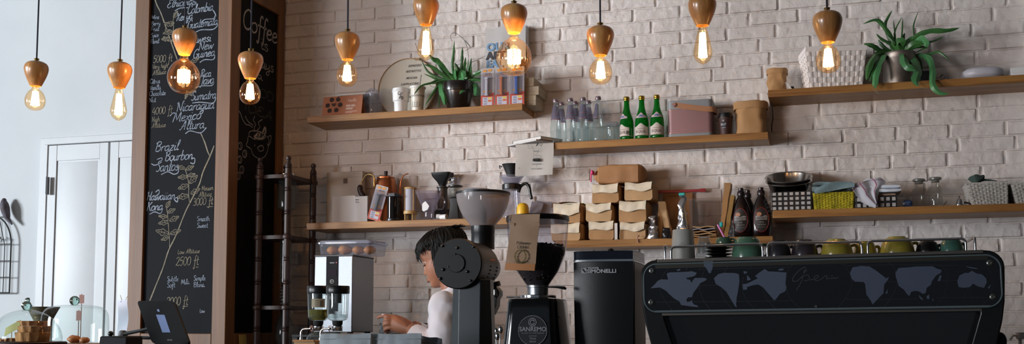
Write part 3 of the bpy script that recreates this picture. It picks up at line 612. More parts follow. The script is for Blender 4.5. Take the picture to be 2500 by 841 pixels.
for i, (wd_, cx_, cy_) in enumerate([('ESPRESSO', 1007, 159), ('RISTRETTO', 1004, 173), ('MOCHA', 1000, 190), ('CAPPUCCINO', 997, 205), ('MACCHIATO', 994, 221), ('WHITE', 998, 238)]):
    p = at(cx_, cy_, -.05); text(q, wd_, p.x-pc.x, p.z-SH[1][0]-.001, 5.2*s_, -.001, shear=.28, bold=.02, spacing=1.05)
q.v = tilt(q.v); q.build('sign_lettering', mat('grey_print', '#4a4642', .8), dsc)
# white cup with %
loc, w, h = E(1, 958, 999, 218, -.15)
t = thing('takeaway_cup', 'white two-part takeaway cup printed with a percent sign', 'cup', loc)
r_ = w/2; MB().lathe([(r_*.70, 0), (r_*.76, h*.46), (r_*.80, h*.48), (r_*.88, h*.50), (r_*.93, h*.86), (r_*.9, h*.87)], n=36).build('cup_body', M_white, t)
MB().lathe([(r_, h*.85), (r_*1.0, h*.89), (r_*.94, h*.91), (r_*.92, h*1.0), (r_*.84, h*1.0), (r_*.82, h*.97)], n=36).build('lid', M_white, t)
q = MB(); wp = cylwarp(r_*.905); cw2 = lambda pts: [wp(a, -.0004, b) for a, b in pts]
q.tube(cw2([(.007+.0052*math.cos(2*PI*i/20), h*.76+.0075*math.sin(2*PI*i/20)) for i in range(20)]), .0012, 6, closed=True); q.tube(cw2([(.021+.0052*math.cos(2*PI*i/20), h*.58+.0075*math.sin(2*PI*i/20)) for i in range(20)]), .0012, 6, closed=True)
q.tube(cw2([(.006+.016*i/10, h*.54+h*.27*i/10) for i in range(11)]), .0012, 6); q.build('percent_print', M_ink, t)
# tumbler with straw (its topper is left out)
loc, w, h = E(1, 1001, 1038, 209, -.15)
t = thing('straw_tumbler', 'white tumbler with grey bands, flat lid and a grey straw beside the percent cup', 'tumbler', loc)
r_ = w/2; b = MB().lathe([(r_*.68, 0), (r_*.70, .004), (r_*.80, h*.5), (r_*.90, h*.88), (r_*.90, h*.9)], n=36).build('cup_body', M_cream, t)
MB().lathe([(r_, h*.88), (r_*1.01, h*.93), (r_*.9, h*.96), (r_*.5, h*.975), (0, h*.98)], n=36).build('lid', M_white, t)
MB().tube([(.010, 0, h*.95), (.017, 0, h*1.38)], .003, 8).build('straw', mat('grey_straw', '#8c8a88', .5), t)
q = MB(); q.lathe([(r_*.835, h*.55), (r_*.852, h*.62)], n=36, cap0=False, cap1=False)
def rct(mb, x0, x1, z0, z1, y=-.0006, warp=None):
    nx = 6; vs = [(x0+(x1-x0)*i/nx, y, z) for z in (z0, z1) for i in range(nx+1)]
    if warp: vs = [warp(*v) for v in vs]
    mb.add(vs, [(i, i+1, nx+2+i, nx+1+i) for i in range(nx)])
q.build('grey_band', mat('grey_cup_band', '#9b978e', .5), b)
q = MB(); wp = cylwarp(r_*.76)
for x0 in (-.018, -.006, .006, .018):
    rct(q, x0-.0006, x0+.0006, h*.18, h*.44, warp=wp)
    for k in range(4): rct(q, x0+.003, x0+.006, h*(.2+.06*k), h*(.225+.06*k), warp=wp)
rct(q, -.018, .018, h*.17, h*.18, warp=wp); rct(q, -.018, .018, h*.44, h*.45, warp=wp); q.build('printed_marks', M_ink, b)

# ---- plants
M_leaf = mat('strap_leaf_green', '#3c6b34', .38, bump=.15, bscale=30, col2='#274f26', nscale=9)
M_leaf2 = mat('pale_leaf_green', '#4f8a55', .38, bump=.15, bscale=30, col2='#3b7244', nscale=9)
def leaf(mb, pts, wid, seed=0, fold=.25, wave=.12, tip=.5):
    P = smoothpath(pts, 5); n = len(P); side = None; vs = []
    for i, p in enumerate(P):
        t = (P[min(i+1, n-1)]-P[max(i-1, 0)]).normalized()
        view = Vector((math.sin(seed*1.7)*.5, -1, .25*math.cos(seed*2.3))).normalized()
        s = t.cross(view)
        s = s.normalized() if s.length > .05 else Vector((1, 0, 0))
        if side and s.dot(side) < 0: s = -s
        side = s; u = i/(n-1)
        w = 1.2*wid*(min(1, u*5+.25))**.7*(1-max(0, (u-tip)/(1-tip))**2.2)*(1+wave*math.sin(u*26+seed))+.0006
        nn = t.cross(s)
        vs += [p-s*w/2+nn*w*fold, p+nn*0, p+s*w/2+nn*w*fold]
    k = len(vs); vs2 = [v+Vector((0, .0008, .0004)) for v in vs]
    fs = []
    for i in range(n-1):
        a = i*3; fs += [(a, a+1, a+4, a+3), (a+1, a+2, a+5, a+4)]
    f2 = fs+[tuple(j+k for j in reversed(f)) for f in fs]
    mb.add(vs+vs2, f2)
Y0 = -.12
loc, w, h = E(1, 1083, 1157, 204, Y0)
loc.x = at(1119, 262, Y0).x
t = thing('potted_plant', 'green strap-leaved plant in a dark glossy pot on the upper left shelf', 'plant', loc)
r_ = 37.5*mpp(1119, Y0)
MB().lathe([(r_*.66, 0), (r_*.70, .004), (r_*.92, h*.66), (r_*.93, h*.68), (r_*1.0, h*.69), (r_*1.06, h*.97), (r_*1.04, h), (r_*.96, h), (r_*.92, h*.9)], n=44).build('pot', mat('dark_glossy_pot', '#1d1715', .22, coat=.5, spec=.7), t)
MB().lathe([(r_*.93, h*.9), (r_*.5, h*.93), (0, h*.94)], n=30, cap0=False).build('soil', mat('potting_soil', '#241a12', .95, bump=1, bscale=80), t)
def LP(px, py, Y, loc): p = at(px, py, Y); return (p.x-loc.x, p.y-loc.y, p.z-loc.z)
mg, mp_ = MB(), MB()
C4 = lambda x, y: (1010+x/4.425, 90+y/4.425)     # read off an enlarged view
Lv = [([(430, 480), (415, 330), (425, 200), (440, 40)], 26, 0, -.02), ([(500, 470), (520, 300), (525, 180), (528, 112)], 22, 0, 0), ([(520, 470), (540, 350), (560, 220)], 34, 0, .01), ([(545, 470), (575, 350), (590, 240)], 30, 0, -.02),
      ([(560, 470), (600, 380), (622, 228)], 26, 0, .01), ([(470, 480), (480, 370), (440, 280)], 44, 0, -.03), ([(430, 485), (330, 360), (255, 265), (205, 240), (165, 190)], 46, 0, -.05), ([(400, 485), (290, 400), (200, 330), (115, 300)], 34, 0, -.07),
      ([(380, 475), (250, 430), (150, 370), (85, 255)], 22, 0, -.04), ([(390, 480), (260, 470), (180, 500), (80, 530), (20, 600), (8, 620)], 16, 0, -.15), ([(400, 490), (280, 480), (200, 440), (110, 400)], 18, 0, -.02),
      ([(400, 488), (300, 480), (180, 510)], 30, 0, -.08), ([(590, 480), (650, 410), (700, 385), (770, 342)], 28, 0, -.05), ([(590, 480), (650, 420), (735, 410)], 18, 0, -.03), ([(590, 480), (650, 450), (735, 455)], 20, 0, .0), ([(600, 478), (660, 465), (735, 480)], 22, 0, -.04),
      ([(380, 480), (270, 530), (200, 620), (120, 745)], 22, 0, -.10), ([(380, 485), (290, 620), (270, 680), (275, 765)], 26, 0, .02), ([(640, 480), (700, 600), (715, 630)], 18, 0, .0), ([(470, 470), (540, 440), (585, 440)], 44, 0, -.03),
      ([(420, 480), (340, 430), (290, 330), (240, 280)], 40, 0, .03), ([(450, 480), (400, 420), (370, 390)], 40, 0, -.06), ([(560, 475), (600, 430), (612, 380), (620, 300)], 30, 0, -.03)]
Lp = [([(400, 480), (330, 500), (310, 560), (330, 640), (340, 745)], 66, 1, -.10), ([(470, 470), (500, 390), (530, 400), (540, 450)], 52, 1, -.08), ([(440, 470), (430, 400), (440, 345)], 46, 1, -.07), ([(480, 465), (530, 480), (535, 560), (495, 620)], 34, 1, -.11), ([(620, 475), (670, 520), (680, 600), (665, 640)], 50, 1, -.09)]
for i, (pp, wd_, kind, dy) in enumerate(Lv+Lp):
    n_ = len(pp); pts = [LP(*C4(x, y), Y0+dy*(j/(n_-1))*(.7 if dy < 0 else 1), loc) for j, (x, y) in enumerate(pp)]
    leaf(mp_ if kind else mg, pts, wd_/4.425*mpp(1119, Y0)*1.05, i, wave=.18 if i < 6 else .08, tip=.6 if kind else .35)
mg.build('leaves', M_leaf, t); mp_.build('pale_leaves', M_leaf2, t)
q = MB()
for pp in ([(440, 480), (415, 370), (480, 300), (640, 270), (775, 205)], [(595, 240), (580, 130), (560, 60), (520, 5)], [(620, 120), (560, 50), (500, -10), (440, -45), (400, -20), (402, 20), (418, 48)], [(560, 150), (610, 110), (560, 40)], [(150, 210), (60, 170), (15, 65)], [(290, 540), (200, 540), (170, 510)], [(300, 590), (200, 690), (110, 770)], [(330, 600), (240, 680), (180, 770)]):
    q.tube(smoothpath([LP(*C4(x, y), Y0+.02, loc) for x, y in pp], 4), .0011, 5)
q.build('dry_stems', mat('dry_stem', '#4a4238', .8), t)
# printed paper bag behind
a, b = at(1185, 190, -.06), at(1284, 190, -.06); zt = at(1235, 66, -.05).z; z0 = SH[1][0]
t = thing('printed_paper_bag', 'pale paper bag printed with blue and black letters, standing behind the candy packs', 'bag', ((a.x+b.x)/2, -.05, z0+.0004))
w = b.x-a.x; h = zt-z0
q = MB(); n_ = 12
def wr(x, z): return .002*noise.noise(Vector((x*18, z*18, 2)))*1.5
bwx = lambda u, v: -w/2+u*(w-(.05 if v < .58 else 0))
q.grid(lambda u, v: (bwx(u, v), -.012+wr(u*w, v*h), h*v*(1-.02*math.sin(u*9))), 14, 16, .0006); q.grid(lambda u, v: (bwx(1, v)+.002+.006*math.sin(v*3), -.012+.05*u, h*v*.99), 4, 16, .0006); q.grid(lambda u, v: (bwx(u, v)+.004, .035+wr(u*w, v*h+1), h*v*1.01), 8, 12, .0006)
bg = q.build('bag_paper', mat('pale_printed_paper', '#b7b4b2', .75, bump=.25, bscale=20), t)
def let(s, px, py, hp, m, nm):
    q = MB(); p = at(px, py, -.066); text(q, s, p.x-t.location.x, p.z-z0, hp*mpp(1230, -.06), -.016, 'LEFT', bold=.045, spacing=1.05); q.build(nm, m, bg)
M_bl = mat('blue_letter_print', '#6f93b5', .7); M_gy = mat('dark_letter_print', '#3a3a40', .7)
let('OUR', 1188, 125, 18, M_bl, 'blue_letters'); let('AFT', 1187, 146, 18, M_gy, 'dark_letters'); let('EAL', 1187, 166, 17, M_bl, 'blue_letters')
# candy packs
M_red = mat('red_pack_card', '#b2452f', .55); M_yel = mat('yellow_orange_print', '#c98b3a', .6); M_blister = glass('clear_blister', '#f0f0f4', .07, .05, '#c4c4cc')
def candy_pack(px0, px1, pyt, col, lab, Y=-.185, lean=0, k=1, hs=None):
    loc, w, h = E(k, px0, px1, pyt, Y)
    t = thing('candy_pack', lab, 'candy pack', loc, group='hanging candy packs')
    w *= .95
    t.rotation_euler.y = lean
    fr = MB().prism(rrect(-w/2, w/2, 0, h, .004, 3), .0, .001).build('backing_card', mat('grey_blister_back', '#aaa4a6', .6), t)
    lo = MB().prism([(-w/2, .001), (w/2, .001), (w/2, h*.36), (-w/2, h*.30)], -.0012, 0).build('printed_base', M_red, t)
    q = MB()
    for i in range(5): disc(q, -w*.25+w*.16*i*.8, h*.40, .005, -.0016, 10)
    disc(q, -w*.2, h*.93, w*.16, -.0016, 14, w*.10); disc(q, w*.18, h*.94, w*.16, -.0016, 14, w*.10); disc(q, 0, h*.82, w*.3, -.0013, 14, w*.08); q.build('orange_print', M_yel, t)
    q = MB(); rct(q, -w*.36, w*.36, h*.045, h*.25, -.0018); lb = q.build('sticker', mat('pale_sticker', '#b9b7c4', .6), t)
    q = MB(); rct(q, w*.06, w*.33, h*.20, h*.245, -.0021); q.build('sticker_block', mat('sticker_yellow', '#d3b740', .6), lb)
    q = MB(); rct(q, w*.06, w*.33, h*.13, h*.18, -.0021); q.build('sticker_block', mat('sticker_orange', '#c65f35', .6), lb)
    q = MB()
    for r_ in range(3): text(q, 'PEZ', -w*.14, h*(.06+.065*r_), .0068, -.0022, bold=.03, spacing=1.1)
    text(q, 'PEZ', 0, h*.80, .011, -.002, bold=.03, shear=.2); q.build('pack_lettering', mat('blue_grey_print', '#5a6488', .6), lb)
    q = MB(); q.box(-w*.02, -.010, h*.50, .012, .011, h*.40); q.box(-w*.02, -.010, h*.725, .017, .014, h*.05); q.box(-w*.02, -.010, h*.29, .017, .014, .006)
    q.build('dispenser', mat('dispenser_'+col.strip('#'), col, .35), t, bevel=.0015)
    q = MB(); q.prism(rrect(-w*.42, w*.40, h*.27, h*.86, .012, 4), -.022, -.0006); q.build('blister', M_blister, t, bevel=.004)
    return t
candy_pack(1173, 1207, 167, '#cfcfd6', 'candy pack with a white dispenser stick, nearest the dark pot'); candy_pack(1208, 1243, 165, '#c9713f', 'candy pack with an orange dispenser stick, middle of three')
candy_pack(1244, 1281, 163, '#2b5cae', 'candy pack with a blue dispenser stick, next to the cream boxes')
# cream boxes
M_box = mat('cream_cardboard', '#a99c86', .75, bump=.1, bscale=60, col2='#a1947e', nscale=5)
z = SH[1][0]+.0004
for i, (x0, x1, y1, d, lab) in enumerate([(1268, 1310, 233, .185, 'cream cardboard box, bottom of the stack overhanging the shelf end'), (1266, 1317, 211, .178, 'cream cardboard box, middle of the stack beside the candy packs'), (1268, 1305, 190, .170, 'cream cardboard box, topmost of the stack beside the candy packs')]):
    a, b = at(x0, y1+20, -.150), at(x1, y1+20, -.150); h = at(x1, y1, -.150).z-z
    t = thing('cardboard_box', lab, 'box', ((a.x+b.x)/2, -.150+d/2-.02, z), group='stacked cream boxes'); w = b.x-a.x
    if i: t.location.y = -.15+d/2-.02
    MB().box(0, 0, h/2-.001, w-.002, d-.02-.002, h-.002).build('box_tray', M_box, t, bevel=.0015)
    lid = MB().box(0, 0, h*.72, w, d-.02, h*.54); lid.build('lid', M_box, t, bevel=.0015); z += h+.0003
# ---------------------------------------------------------------- shelf 2
z2 = SH[2][0]
# magazines, pinning down a printed cloth
zc = z2+.0006
M_cloth = mat('white_cotton_print_cloth', '#b9b4ae', .85, bump=.25, bscale=400, col2='#afaaa4', nscale=4)
a, b = at(1259, 400, -.19), at(1352, 400, -.19); cw = b.x-a.x; drop = z2-at(1300, 428, -.19).z
t = thing('printed_cloth', 'white cloth with a small black drawing hanging over the shelf edge', 'cloth', ((a.x+b.x)/2, -.09, zc))
def clothpt(u, v):
    s = v*(drop+.10); x = (u-.5)*cw
    if s < .095: return (x, .0-s+.0, .0012+.0004*math.sin(u*9))
    s2 = s-.095; f = min(1, s2/.05)
    return (x*(1-.02*s2/drop)+.002*math.sin(s2*30), -.0985-.004*f-.004*math.sin(u*7+s2*12)*f*(.3+s2*5)-.003, .001-s2)
cl = MB().grid(lambda u, v: clothpt(u, v), 24, 30, .0009).build('cloth_sheet', M_cloth, t)
def onc(px, py): p = at(px, py, -.203); return (p.x-t.location.x, -.1145, p.z-t.location.z)
q = MB(); C3 = lambda x, y: (1220+x/12.01, 320+y/12.01)
def ln(pts, w=.8): stroke(q, [Vector(onc(*C3(*p))) for p in pts], w*.00185, Vector((0, -1, 0)), 4)
ln([(820, 380), (830, 440), (880, 460), (900, 400)], .5); ln([(820, 490), (880, 530), (950, 480), (960, 520)], .5); ln([(960, 400), (950, 440), (980, 520), (1000, 570), (1060, 600), (1130, 580), (1190, 520), (1240, 430), (1260, 380)], .5)
ln([(1130, 350), (1110, 400), (1070, 440)], 3.2); ln([(980, 590), (1060, 605), (1140, 580)], 1); ln([(1000, 620), (1010, 690), (1060, 710), (1100, 660), (1150, 600)], .6); ln([(1000, 730), (1000, 790), (1200, 790), (1200, 730), (1000, 730)], .6); ln([(1090, 730), (1090, 790)], .4)
ln([(970, 860), (1000, 820), (1170, 820), (1190, 860), (1170, 890), (1000, 890), (970, 860)], 1.6)
for k_ in range(5): ln([(985, 835+12*k_), (1180, 835+12*k_)], 1.6)
p = onc(1311, 402); text(q, 'BALANCED', p[0], p[2]-.001, .0055, p[1], spacing=1.15, bold=.01); p = onc(1310, 408); text(q, '&', p[0], p[2], .0050, p[1]); p = onc(1310, 413); text(q, 'HEAVY BODY', p[0], p[2]-.002, .0055, p[1], spacing=1.1, bold=.01)
p = onc(1268, 411); disc(q, p[0], p[2], .0018, p[1], 8)
q.build('black_print', M_ink, cl)
zz = zc+.0032
for i, (rz, dx, dy, W, D, H, m, lab) in enumerate([(R(34), -.008, 0, .215, .16, .007, mat('white_magazine', '#b5b3b6', .5), 'thin white magazine lying flat under the grey book at the shelf end'), (R(32), .010, -.004, .20, .145, .015, mat('grey_book_cover', '#77767a', .5, col2='#6a696d'), 'grey-covered book lying on the thin magazine at the shelf end')]):
    pc = at(1306, 340, -.13); t = thing('book', lab, 'book', (pc.x+dx, -.115+dy, zz), rz=-rz, group='books lying at the shelf end')
    MB().box(0, 0, H/2, W-.004, D-.004, H-.002).build('pages', M_paper, t)
    q = MB(); q.box(0, 0, H-.0006, W, D, .0012); q.box(0, 0, .0006, W, D, .0012); q.box(-W/2+.0006, 0, H/2, .0012, D, H); cv = q.build('cover', m, t)
    if i:
        q = MB(); q.box(-W/2-.0004, 0, H/2, .0006, D*.9, H*.62); q.build('spine_label', M_ink, cv)
        q = MB(); text(q, 'SIMPLE COFFEE HOUSE', 0, H*.32, .0045, 0); q.v = [Vector((-W/2-.0012, -v.x, v.z)) for v in q.v]; q.build('spine_lettering', M_white, cv)
    zz += H+.0005
# clear bottles
def label_sheet(mb, r, z0, z1, a0, a1, n=14, m=4, off=.0005):
    mb.grid(lambda u, v: ((r(z0+(z1-z0)*v)+off)*math.cos(a0+(a1-a0)*u), (r(z0+(z1-z0)*v)+off)*math.sin(a0+(a1-a0)*u), z0+(z1-z0)*v), n, m)
def prof_r(prof):
    def f(z):
        for (r0, z0), (r1, z1) in zip(prof, prof[1:]):
            if z0 <= z <= z1 and z1 > z0: return r0+(r1-r0)*(z-z0)/(z1-z0)
        return prof[-1][0]
    return f
M_haze = glass('frosted_neck_label', '#b8b2c4', .42, .2, '#7f7a90')
M_water = glass('bottle_glass_clear', '#eef4f4', .10, .02, '#c2ccd0')
def water_bottle(h=.214):
    t = thing('glass_bottle', 'x', 'bottle', (0, 0, 0), group='clear glass water bottles')
    pr = smooth_prof([(.022, 0), (.026, .004), (.027, .02), (.027, .075), (.0245, .10), (.0185, .145), (.0135, .175), (.0115, .19), (.0115, .203)], 3)
    MB().lathe(pr, n=36).build('bottle_glass', M_water, t)
    q = MB(); q.lathe([(.0135, .199), (.0142, .202), (.0142, .209), (.0128, .214), (0, .214)], n=28); cp = q.build('cap', mat('silver_pink_cap', '#a79aa4', .3, .8), t)
    q = MB(); q.lathe([(.0146, .201), (.0146, .2045)], n=28, cap0=False, cap1=False); q.build('cap_ring', mat('maroon_ring', '#6a4248', .4), cp)
    rf = prof_r(pr); q = MB(); label_sheet(q, rf, .112, .180, R(-175), R(-5), 18, 8); lb = q.build('neck_label', M_haze, t)
    q = MB(); label_sheet(q, rf, .1105, .114, R(-175), R(-5), 18, 1, .0008); label_sheet(q, rf, .138, .1395, R(-150), R(-30), 14, 1, .0009); q.build('label_edge', mat('muted_red_print', '#8a5a62', .6), lb)
    return t
pr0 = None
for px, py, Y, lab in [(1357, 232, -.150, 'clear water bottle in the front row, nearest the hanging cloth'), (1393, 230, -.150, 'clear water bottle in the front row, second from the hanging cloth'), (1424, 227, -.150, 'clear water bottle in the front row, third from the hanging cloth'), (1461, 232, -.150, 'clear water bottle in the front row, set apart nearest the green bottles'),
                       (1371, 239, -.075, 'clear water bottle in the back row, peeking out behind the first front bottle'), (1405, 240, -.075, 'clear water bottle in the back row, behind the second front bottle'), (1437, 236, -.075, 'clear water bottle in the back row, behind the third front bottle')]:
    p = at(px, 340, Y); l = (p.x, Y, z2+.0004)
    if pr0 is None: pr0 = water_bottle(); pr0.location = l; pr0['label'] = lab
    else: copy_tree(pr0, loc=l, rz=px*.3 if Y < -.1 and px > 1460 else 0, label=lab)
loc, w, h = E(2, 1478, 1514, 300, -.06)
t = thing('glass_tub', 'low clear glass tub with a flat lid behind the bottles', 'tub', loc)
MB().lathe([(w*.44, 0), (w*.47, .004), (w*.5, h*.86)], n=36, cap1=False).build('tub_glass', M_water, t); MB().lathe([(w*.53, h*.86), (w*.53, h*.97), (w*.4, h)], n=36).build('lid', M_plastic, t)
# green bottles
M_green = glass('green_bottle_glass', '#35b04a', .30, .03, '#15842c')
M_lab = mat('cream_bottle_label', '#c2b8ae', .6); M_labp = mat('pink_label_edge', '#b68a90', .6)
def green_bottle():
    t = thing('mineral_water_bottle', 'x', 'bottle', (0, 0, 0), group='green mineral water bottles')
    pr = smooth_prof([(.026, 0), (.031, .003), (.032, .02), (.032, .075), (.0295, .098), (.021, .125), (.0145, .15), (.0125, .175), (.0120, .196)], 3)
    MB().lathe(pr, n=40).build('bottle_glass', M_green, t)
    q = MB(); q.lathe([(.0130, .186), (.0140, .189), (.0138, .192), (.0130, .193), (.0142, .195), (.0142, .201), (.0125, .205), (0, .2055)], n=28); q.build('cap', M_gold, t)
    rf = prof_r(pr); q = MB()
    def top(u): return .056+.016*math.exp(-((u-.5)/.2)**2)
    q.grid(lambda u, v: ((rf(.016+(top(u)-.016)*v)+.0006)*math.cos(R(-160)+R(140)*u), (rf(.016+(top(u)-.016)*v)+.0006)*math.sin(R(-160)+R(140)*u), .016+(top(u)-.016)*v), 20, 8)
    lb = q.build('body_label', M_lab, t)
    q = MB(); q.grid(lambda u, v: ((rf(.098+(.010+.016*math.exp(-((u-.5)/.22)**2))*v)+.0008)*math.cos(R(-90)+(u-.5)*1.9), (rf(.098+(.010+.016*math.exp(-((u-.5)/.22)**2))*v)+.0008)*math.sin(R(-90)+(u-.5)*1.9), .098+(.010+.016*math.exp(-((u-.5)/.22)**2))*v), 14, 5); nl = q.build('neck_label', mat('pink_neck_label', '#bfa6ae', .6), t)
    q = MB(); q.grid(lambda u, v: ((rf(.104+.008*math.sin(PI*u)*v)+.0014)*math.cos(R(-90)+(u-.5)*1.1), (rf(.104+.008*math.sin(PI*u)*v)+.0014)*math.sin(R(-90)+(u-.5)*1.1), .104+.008*math.sin(PI*u)*v), 10, 3); q.build('blue_emblem', mat('blue_emblem', '#4a6a94', .6), nl)
    q = MB(); text(q, 'EQUIL', 0, .027, .0125, -.0012, warp=cylwarp(.0325), bold=.0, spacing=1.05); text(q, 'NATURAL MINERAL', 0, .045, .003, -.0012, warp=cylwarp(.0325)); q.build('label_lettering', mat('maroon_print', '#5a3a3a', .7), lb)
    q = MB(); q.lathe([(.0328, .0155), (.0328, .017)], n=40, cap0=False, cap1=False); q.build('label_edge', M_labp, lb)
    return t
g0 = None
for px, lab, rz in [(1530.5, 'green mineral water bottle with barcode side turned, nearest the clear bottles', -.7), (1567.5, 'green mineral water bottle in the middle of three', 0), (1604.5, 'green mineral water bottle nearest the pink speaker', .1)]:
    p = at(px, 340, -.145); l = (p.x, -.145, z2+.0004)
    if g0 is None: g0 = green_bottle(); g0.location = l; g0.rotation_euler.z = rz; g0['label'] = lab
    else: copy_tree(g0, loc=l, rz=rz, label=lab)
g0_label = [c for c in g0.children if c.name.startswith('body_label')][0]
q = MB()
for i in range(9): rct(q, .026+.0015*i, .0268+.0015*i, .022, .040, -.0012, cylwarp(.0325))
q.build('barcode', M_ink, g0_label)
# speaker
loc, w, h = E(2, 1631, 1742, 247, -.125); sd = .115
t = thing('bluetooth_speaker', 'pink portable speaker with grey ends and a tan leather strap', 'speaker', (loc.x, -.095, loc.z))
sl = .03
def sbox(mb, z0, z1, e): # rounded slab
    pts = [(x, y) for x, y in rrect(-w/2-e, w/2+e, -sd/2-e, sd/2+e, .022, 6)]
    mb.loft([[(x, y, z0) for x, y in pts], [(x, y, z1) for x, y in pts]])
q = MB(); sbox(q, .0, h*.11, 0); q.build('grey_base', mat('speaker_grey', '#83868a', .45), t, bevel=.002)
q = MB(); sbox(q, h*.125, h*.74, -.001); q.build('pink_grille', mat('dusty_pink_metal', '#8c6a6c', .45, .2, bump=.12, bscale=500), t)
q = MB(); sbox(q, h*.11, h*.125, .0006); sbox(q, h*.74, h*.755, .0006); q.build('trim_ring', mat('rose_trim', '#c08b80', .3, .6), t)
q = MB(); sbox(q, h*.755, h*1.0, 0); q.build('grey_top', mat('speaker_grey', '#83868a', .45), t, bevel=.003)
q = MB(); M_lea = mat('tan_leather', '#9a6a48', .5, bump=.15, bscale=200)
pp = smoothpath([(-w/2+.036, -sd/2-.003, h*.88), (-w*.1, -sd/2-.006, h*.82), (w*.25, -sd/2-.008, h*.74), (w/2-.002, -sd/2-.007, h*.705), (w/2+.010, -sd/2+.012, h*.70), (w/2+.012, 0, h*.72), (w/2+.010, sd/2-.014, h*.74), (w/2-.02, sd/2+.004, h*.78)], 5)
vs = []
for i, p in enumerate(pp):
    tt = (pp[min(i+1, len(pp)-1)]-pp[max(i-1, 0)]).normalized(); nn = tt.cross(Vector((0, 0, 1))).normalized(); hh = .0125
    vs.append([p+Vector((0, 0, hh)), p-Vector((0, 0, hh)), p-Vector((0, 0, hh))-nn*.003, p+Vector((0, 0, hh))-nn*.003])
q.loft(vs); st = q.build('strap', M_lea, t)
q = MB(); q.lathe([(.009, 0), (.009, .004), (.007, .006), (0, .006)], n=24); q.v = [Vector((v.x-w/2+.036, -sd/2-.004-v.z, v.y+h*.88)) for v in q.v]; q.build('strap_stud', mat('rose_trim', '#c08b80', .3, .6), st)
# paper cup
loc, w, h = E(2, 1753, 1791, 278, -.12); r_ = w/2
t = thing('coffee_cup', 'dark brown ribbed paper cup with black lid and white round print', 'cup', loc)
n_ = 72; q = MB(); pr = [(r_*.68, 0), (r_*.9, h*.84)]
q.loft([[((a+(.0007 if j % 2 else 0))*math.cos(2*PI*j/n_), (a+(.0007 if j % 2 else 0))*math.sin(2*PI*j/n_), z) for j in range(n_)] for a, z in pr]); bd = q.build('ribbed_sleeve', mat('dark_brown_card', '#3a1f1c', .6), t)
MB().lathe([(r_*.98, h*.80), (r_*1.0, h*.84), (r_*.95, h*.87), (r_*.97, h*.9), (r_*.88, h*.92), (r_*.85, h*1.0), (r_*.7, h*1.0), (r_*.68, h*.96), (0, h*.96)], n=40).build('lid', M_black, t)
rf = lambda z: r_*(.68+.22*z/(h*.84))+.0014
q = MB(); q.grid(lambda u, v: (0, 0, 0), 1, 1); q.v = []; q.f = []
ds = [(.0135*math.cos(2*PI*i/24), .0155*math.sin(2*PI*i/24)+h*.48) for i in range(24)]; wpc = lambda x, y, z: cylwarp(rf, a0=-PI/2-.25)(x, y, z)
q.add([wpc(x, -.0004, z) for x, z in ds]+[wpc(0, -.0004, h*.48)], [(i, (i+1) % 24, 24) for i in range(24)]); em = q.build('round_emblem', M_ink, bd)
q = MB(); text(q, 'SKUT', 0, h*.44, .0095, -.001, warp=wpc, bold=.02, wide=.8); text(q, 'COFFEE', 0, h*.33, .004, -.001, warp=wpc); text(q, 'III', 0, h*.60, .008, -.001, warp=wpc); q.build('cup_lettering', mat('cup_white_print', '#b9b9c2', .6), em)
# rolled paper bags
def rolled_bag(k, x0, x1, yt, Y, dep, lab, seed, nm='paper_bag'):
    loc, w, h = E(k, x0, x1, yt, Y); t = thing(nm, lab, 'bag', (loc.x, Y+dep*.35, loc.z)); n_ = 40
    q = MB(); rings = []
    for s in range(15):
        v = s/14; z = v*h*.9; ring = []
        for j in range(n_):
            a = 2*PI*j/n_; c, s_ = math.cos(a), math.sin(a); e = .55+.25*v
            x = math.copysign(abs(c)**e, c)*w/2*(1-.06*math.sin(v*PI)+.0*v); y = math.copysign(abs(s_)**e, s_)*dep/2
            d = noise.noise(Vector((c*1.6+seed, s_*1.6, v*2.6)))*.009*(.4+math.sin(v*PI)); ring.append((x+c*d, y+s_*d, z))
        rings.append(ring)
    for zz, o in ((h*.9, .0), (h*1.0, .001), (h*1.0, -.004), (h*.8, -.006), (h*.4, -.004)): rings.append([(p[0]*(1+o*14), p[1]*(1+o*14), zz+.006*noise.noise(Vector((p[0]*30, p[1]*30, seed)))) for p in rings[14]])
    q.loft(rings); q.build('bag_body', M_kraft, t)
    q = MB(); top = rings[14]; cuff = []
    for zz, o in ((h*1.0, 1.03), (h*.985, 1.09), (h*.80, 1.08), (h*.78, 1.06), (h*.80, 1.03)):
        cuff.append([(p[0]*o, p[1]*o, zz+.005*noise.noise(Vector((p[0]*25, p[1]*25, seed+4)))) for p in top])
    q.loft(cuff, False, False); q.build('rolled_cuff', M_kraft, t); return t
t = rolled_bag(2, 1793, 1872, 248, -.13, .125, 'large kraft paper bag with rolled-down top at the right end of the middle shelf', 3)
q = MB(); q.tube(smoothpath([at(1884, 250, -.10), at(1885, 243, -.06), at(1884, 241, -.022)], 5), .0016, 6); q.tube(smoothpath([at(1884, 250, -.10), at(1886, 270, -.09), at(1887, 290, -.055), at(1884, 306, -.022), (at(1884, 306, -.022)+Vector((.0, .0, -.03)))], 6), .0022, 6)
tag(q.build('power_cord', M_rubber), 'black cord looping beside the large kraft bag at the shelf end', 'cord')
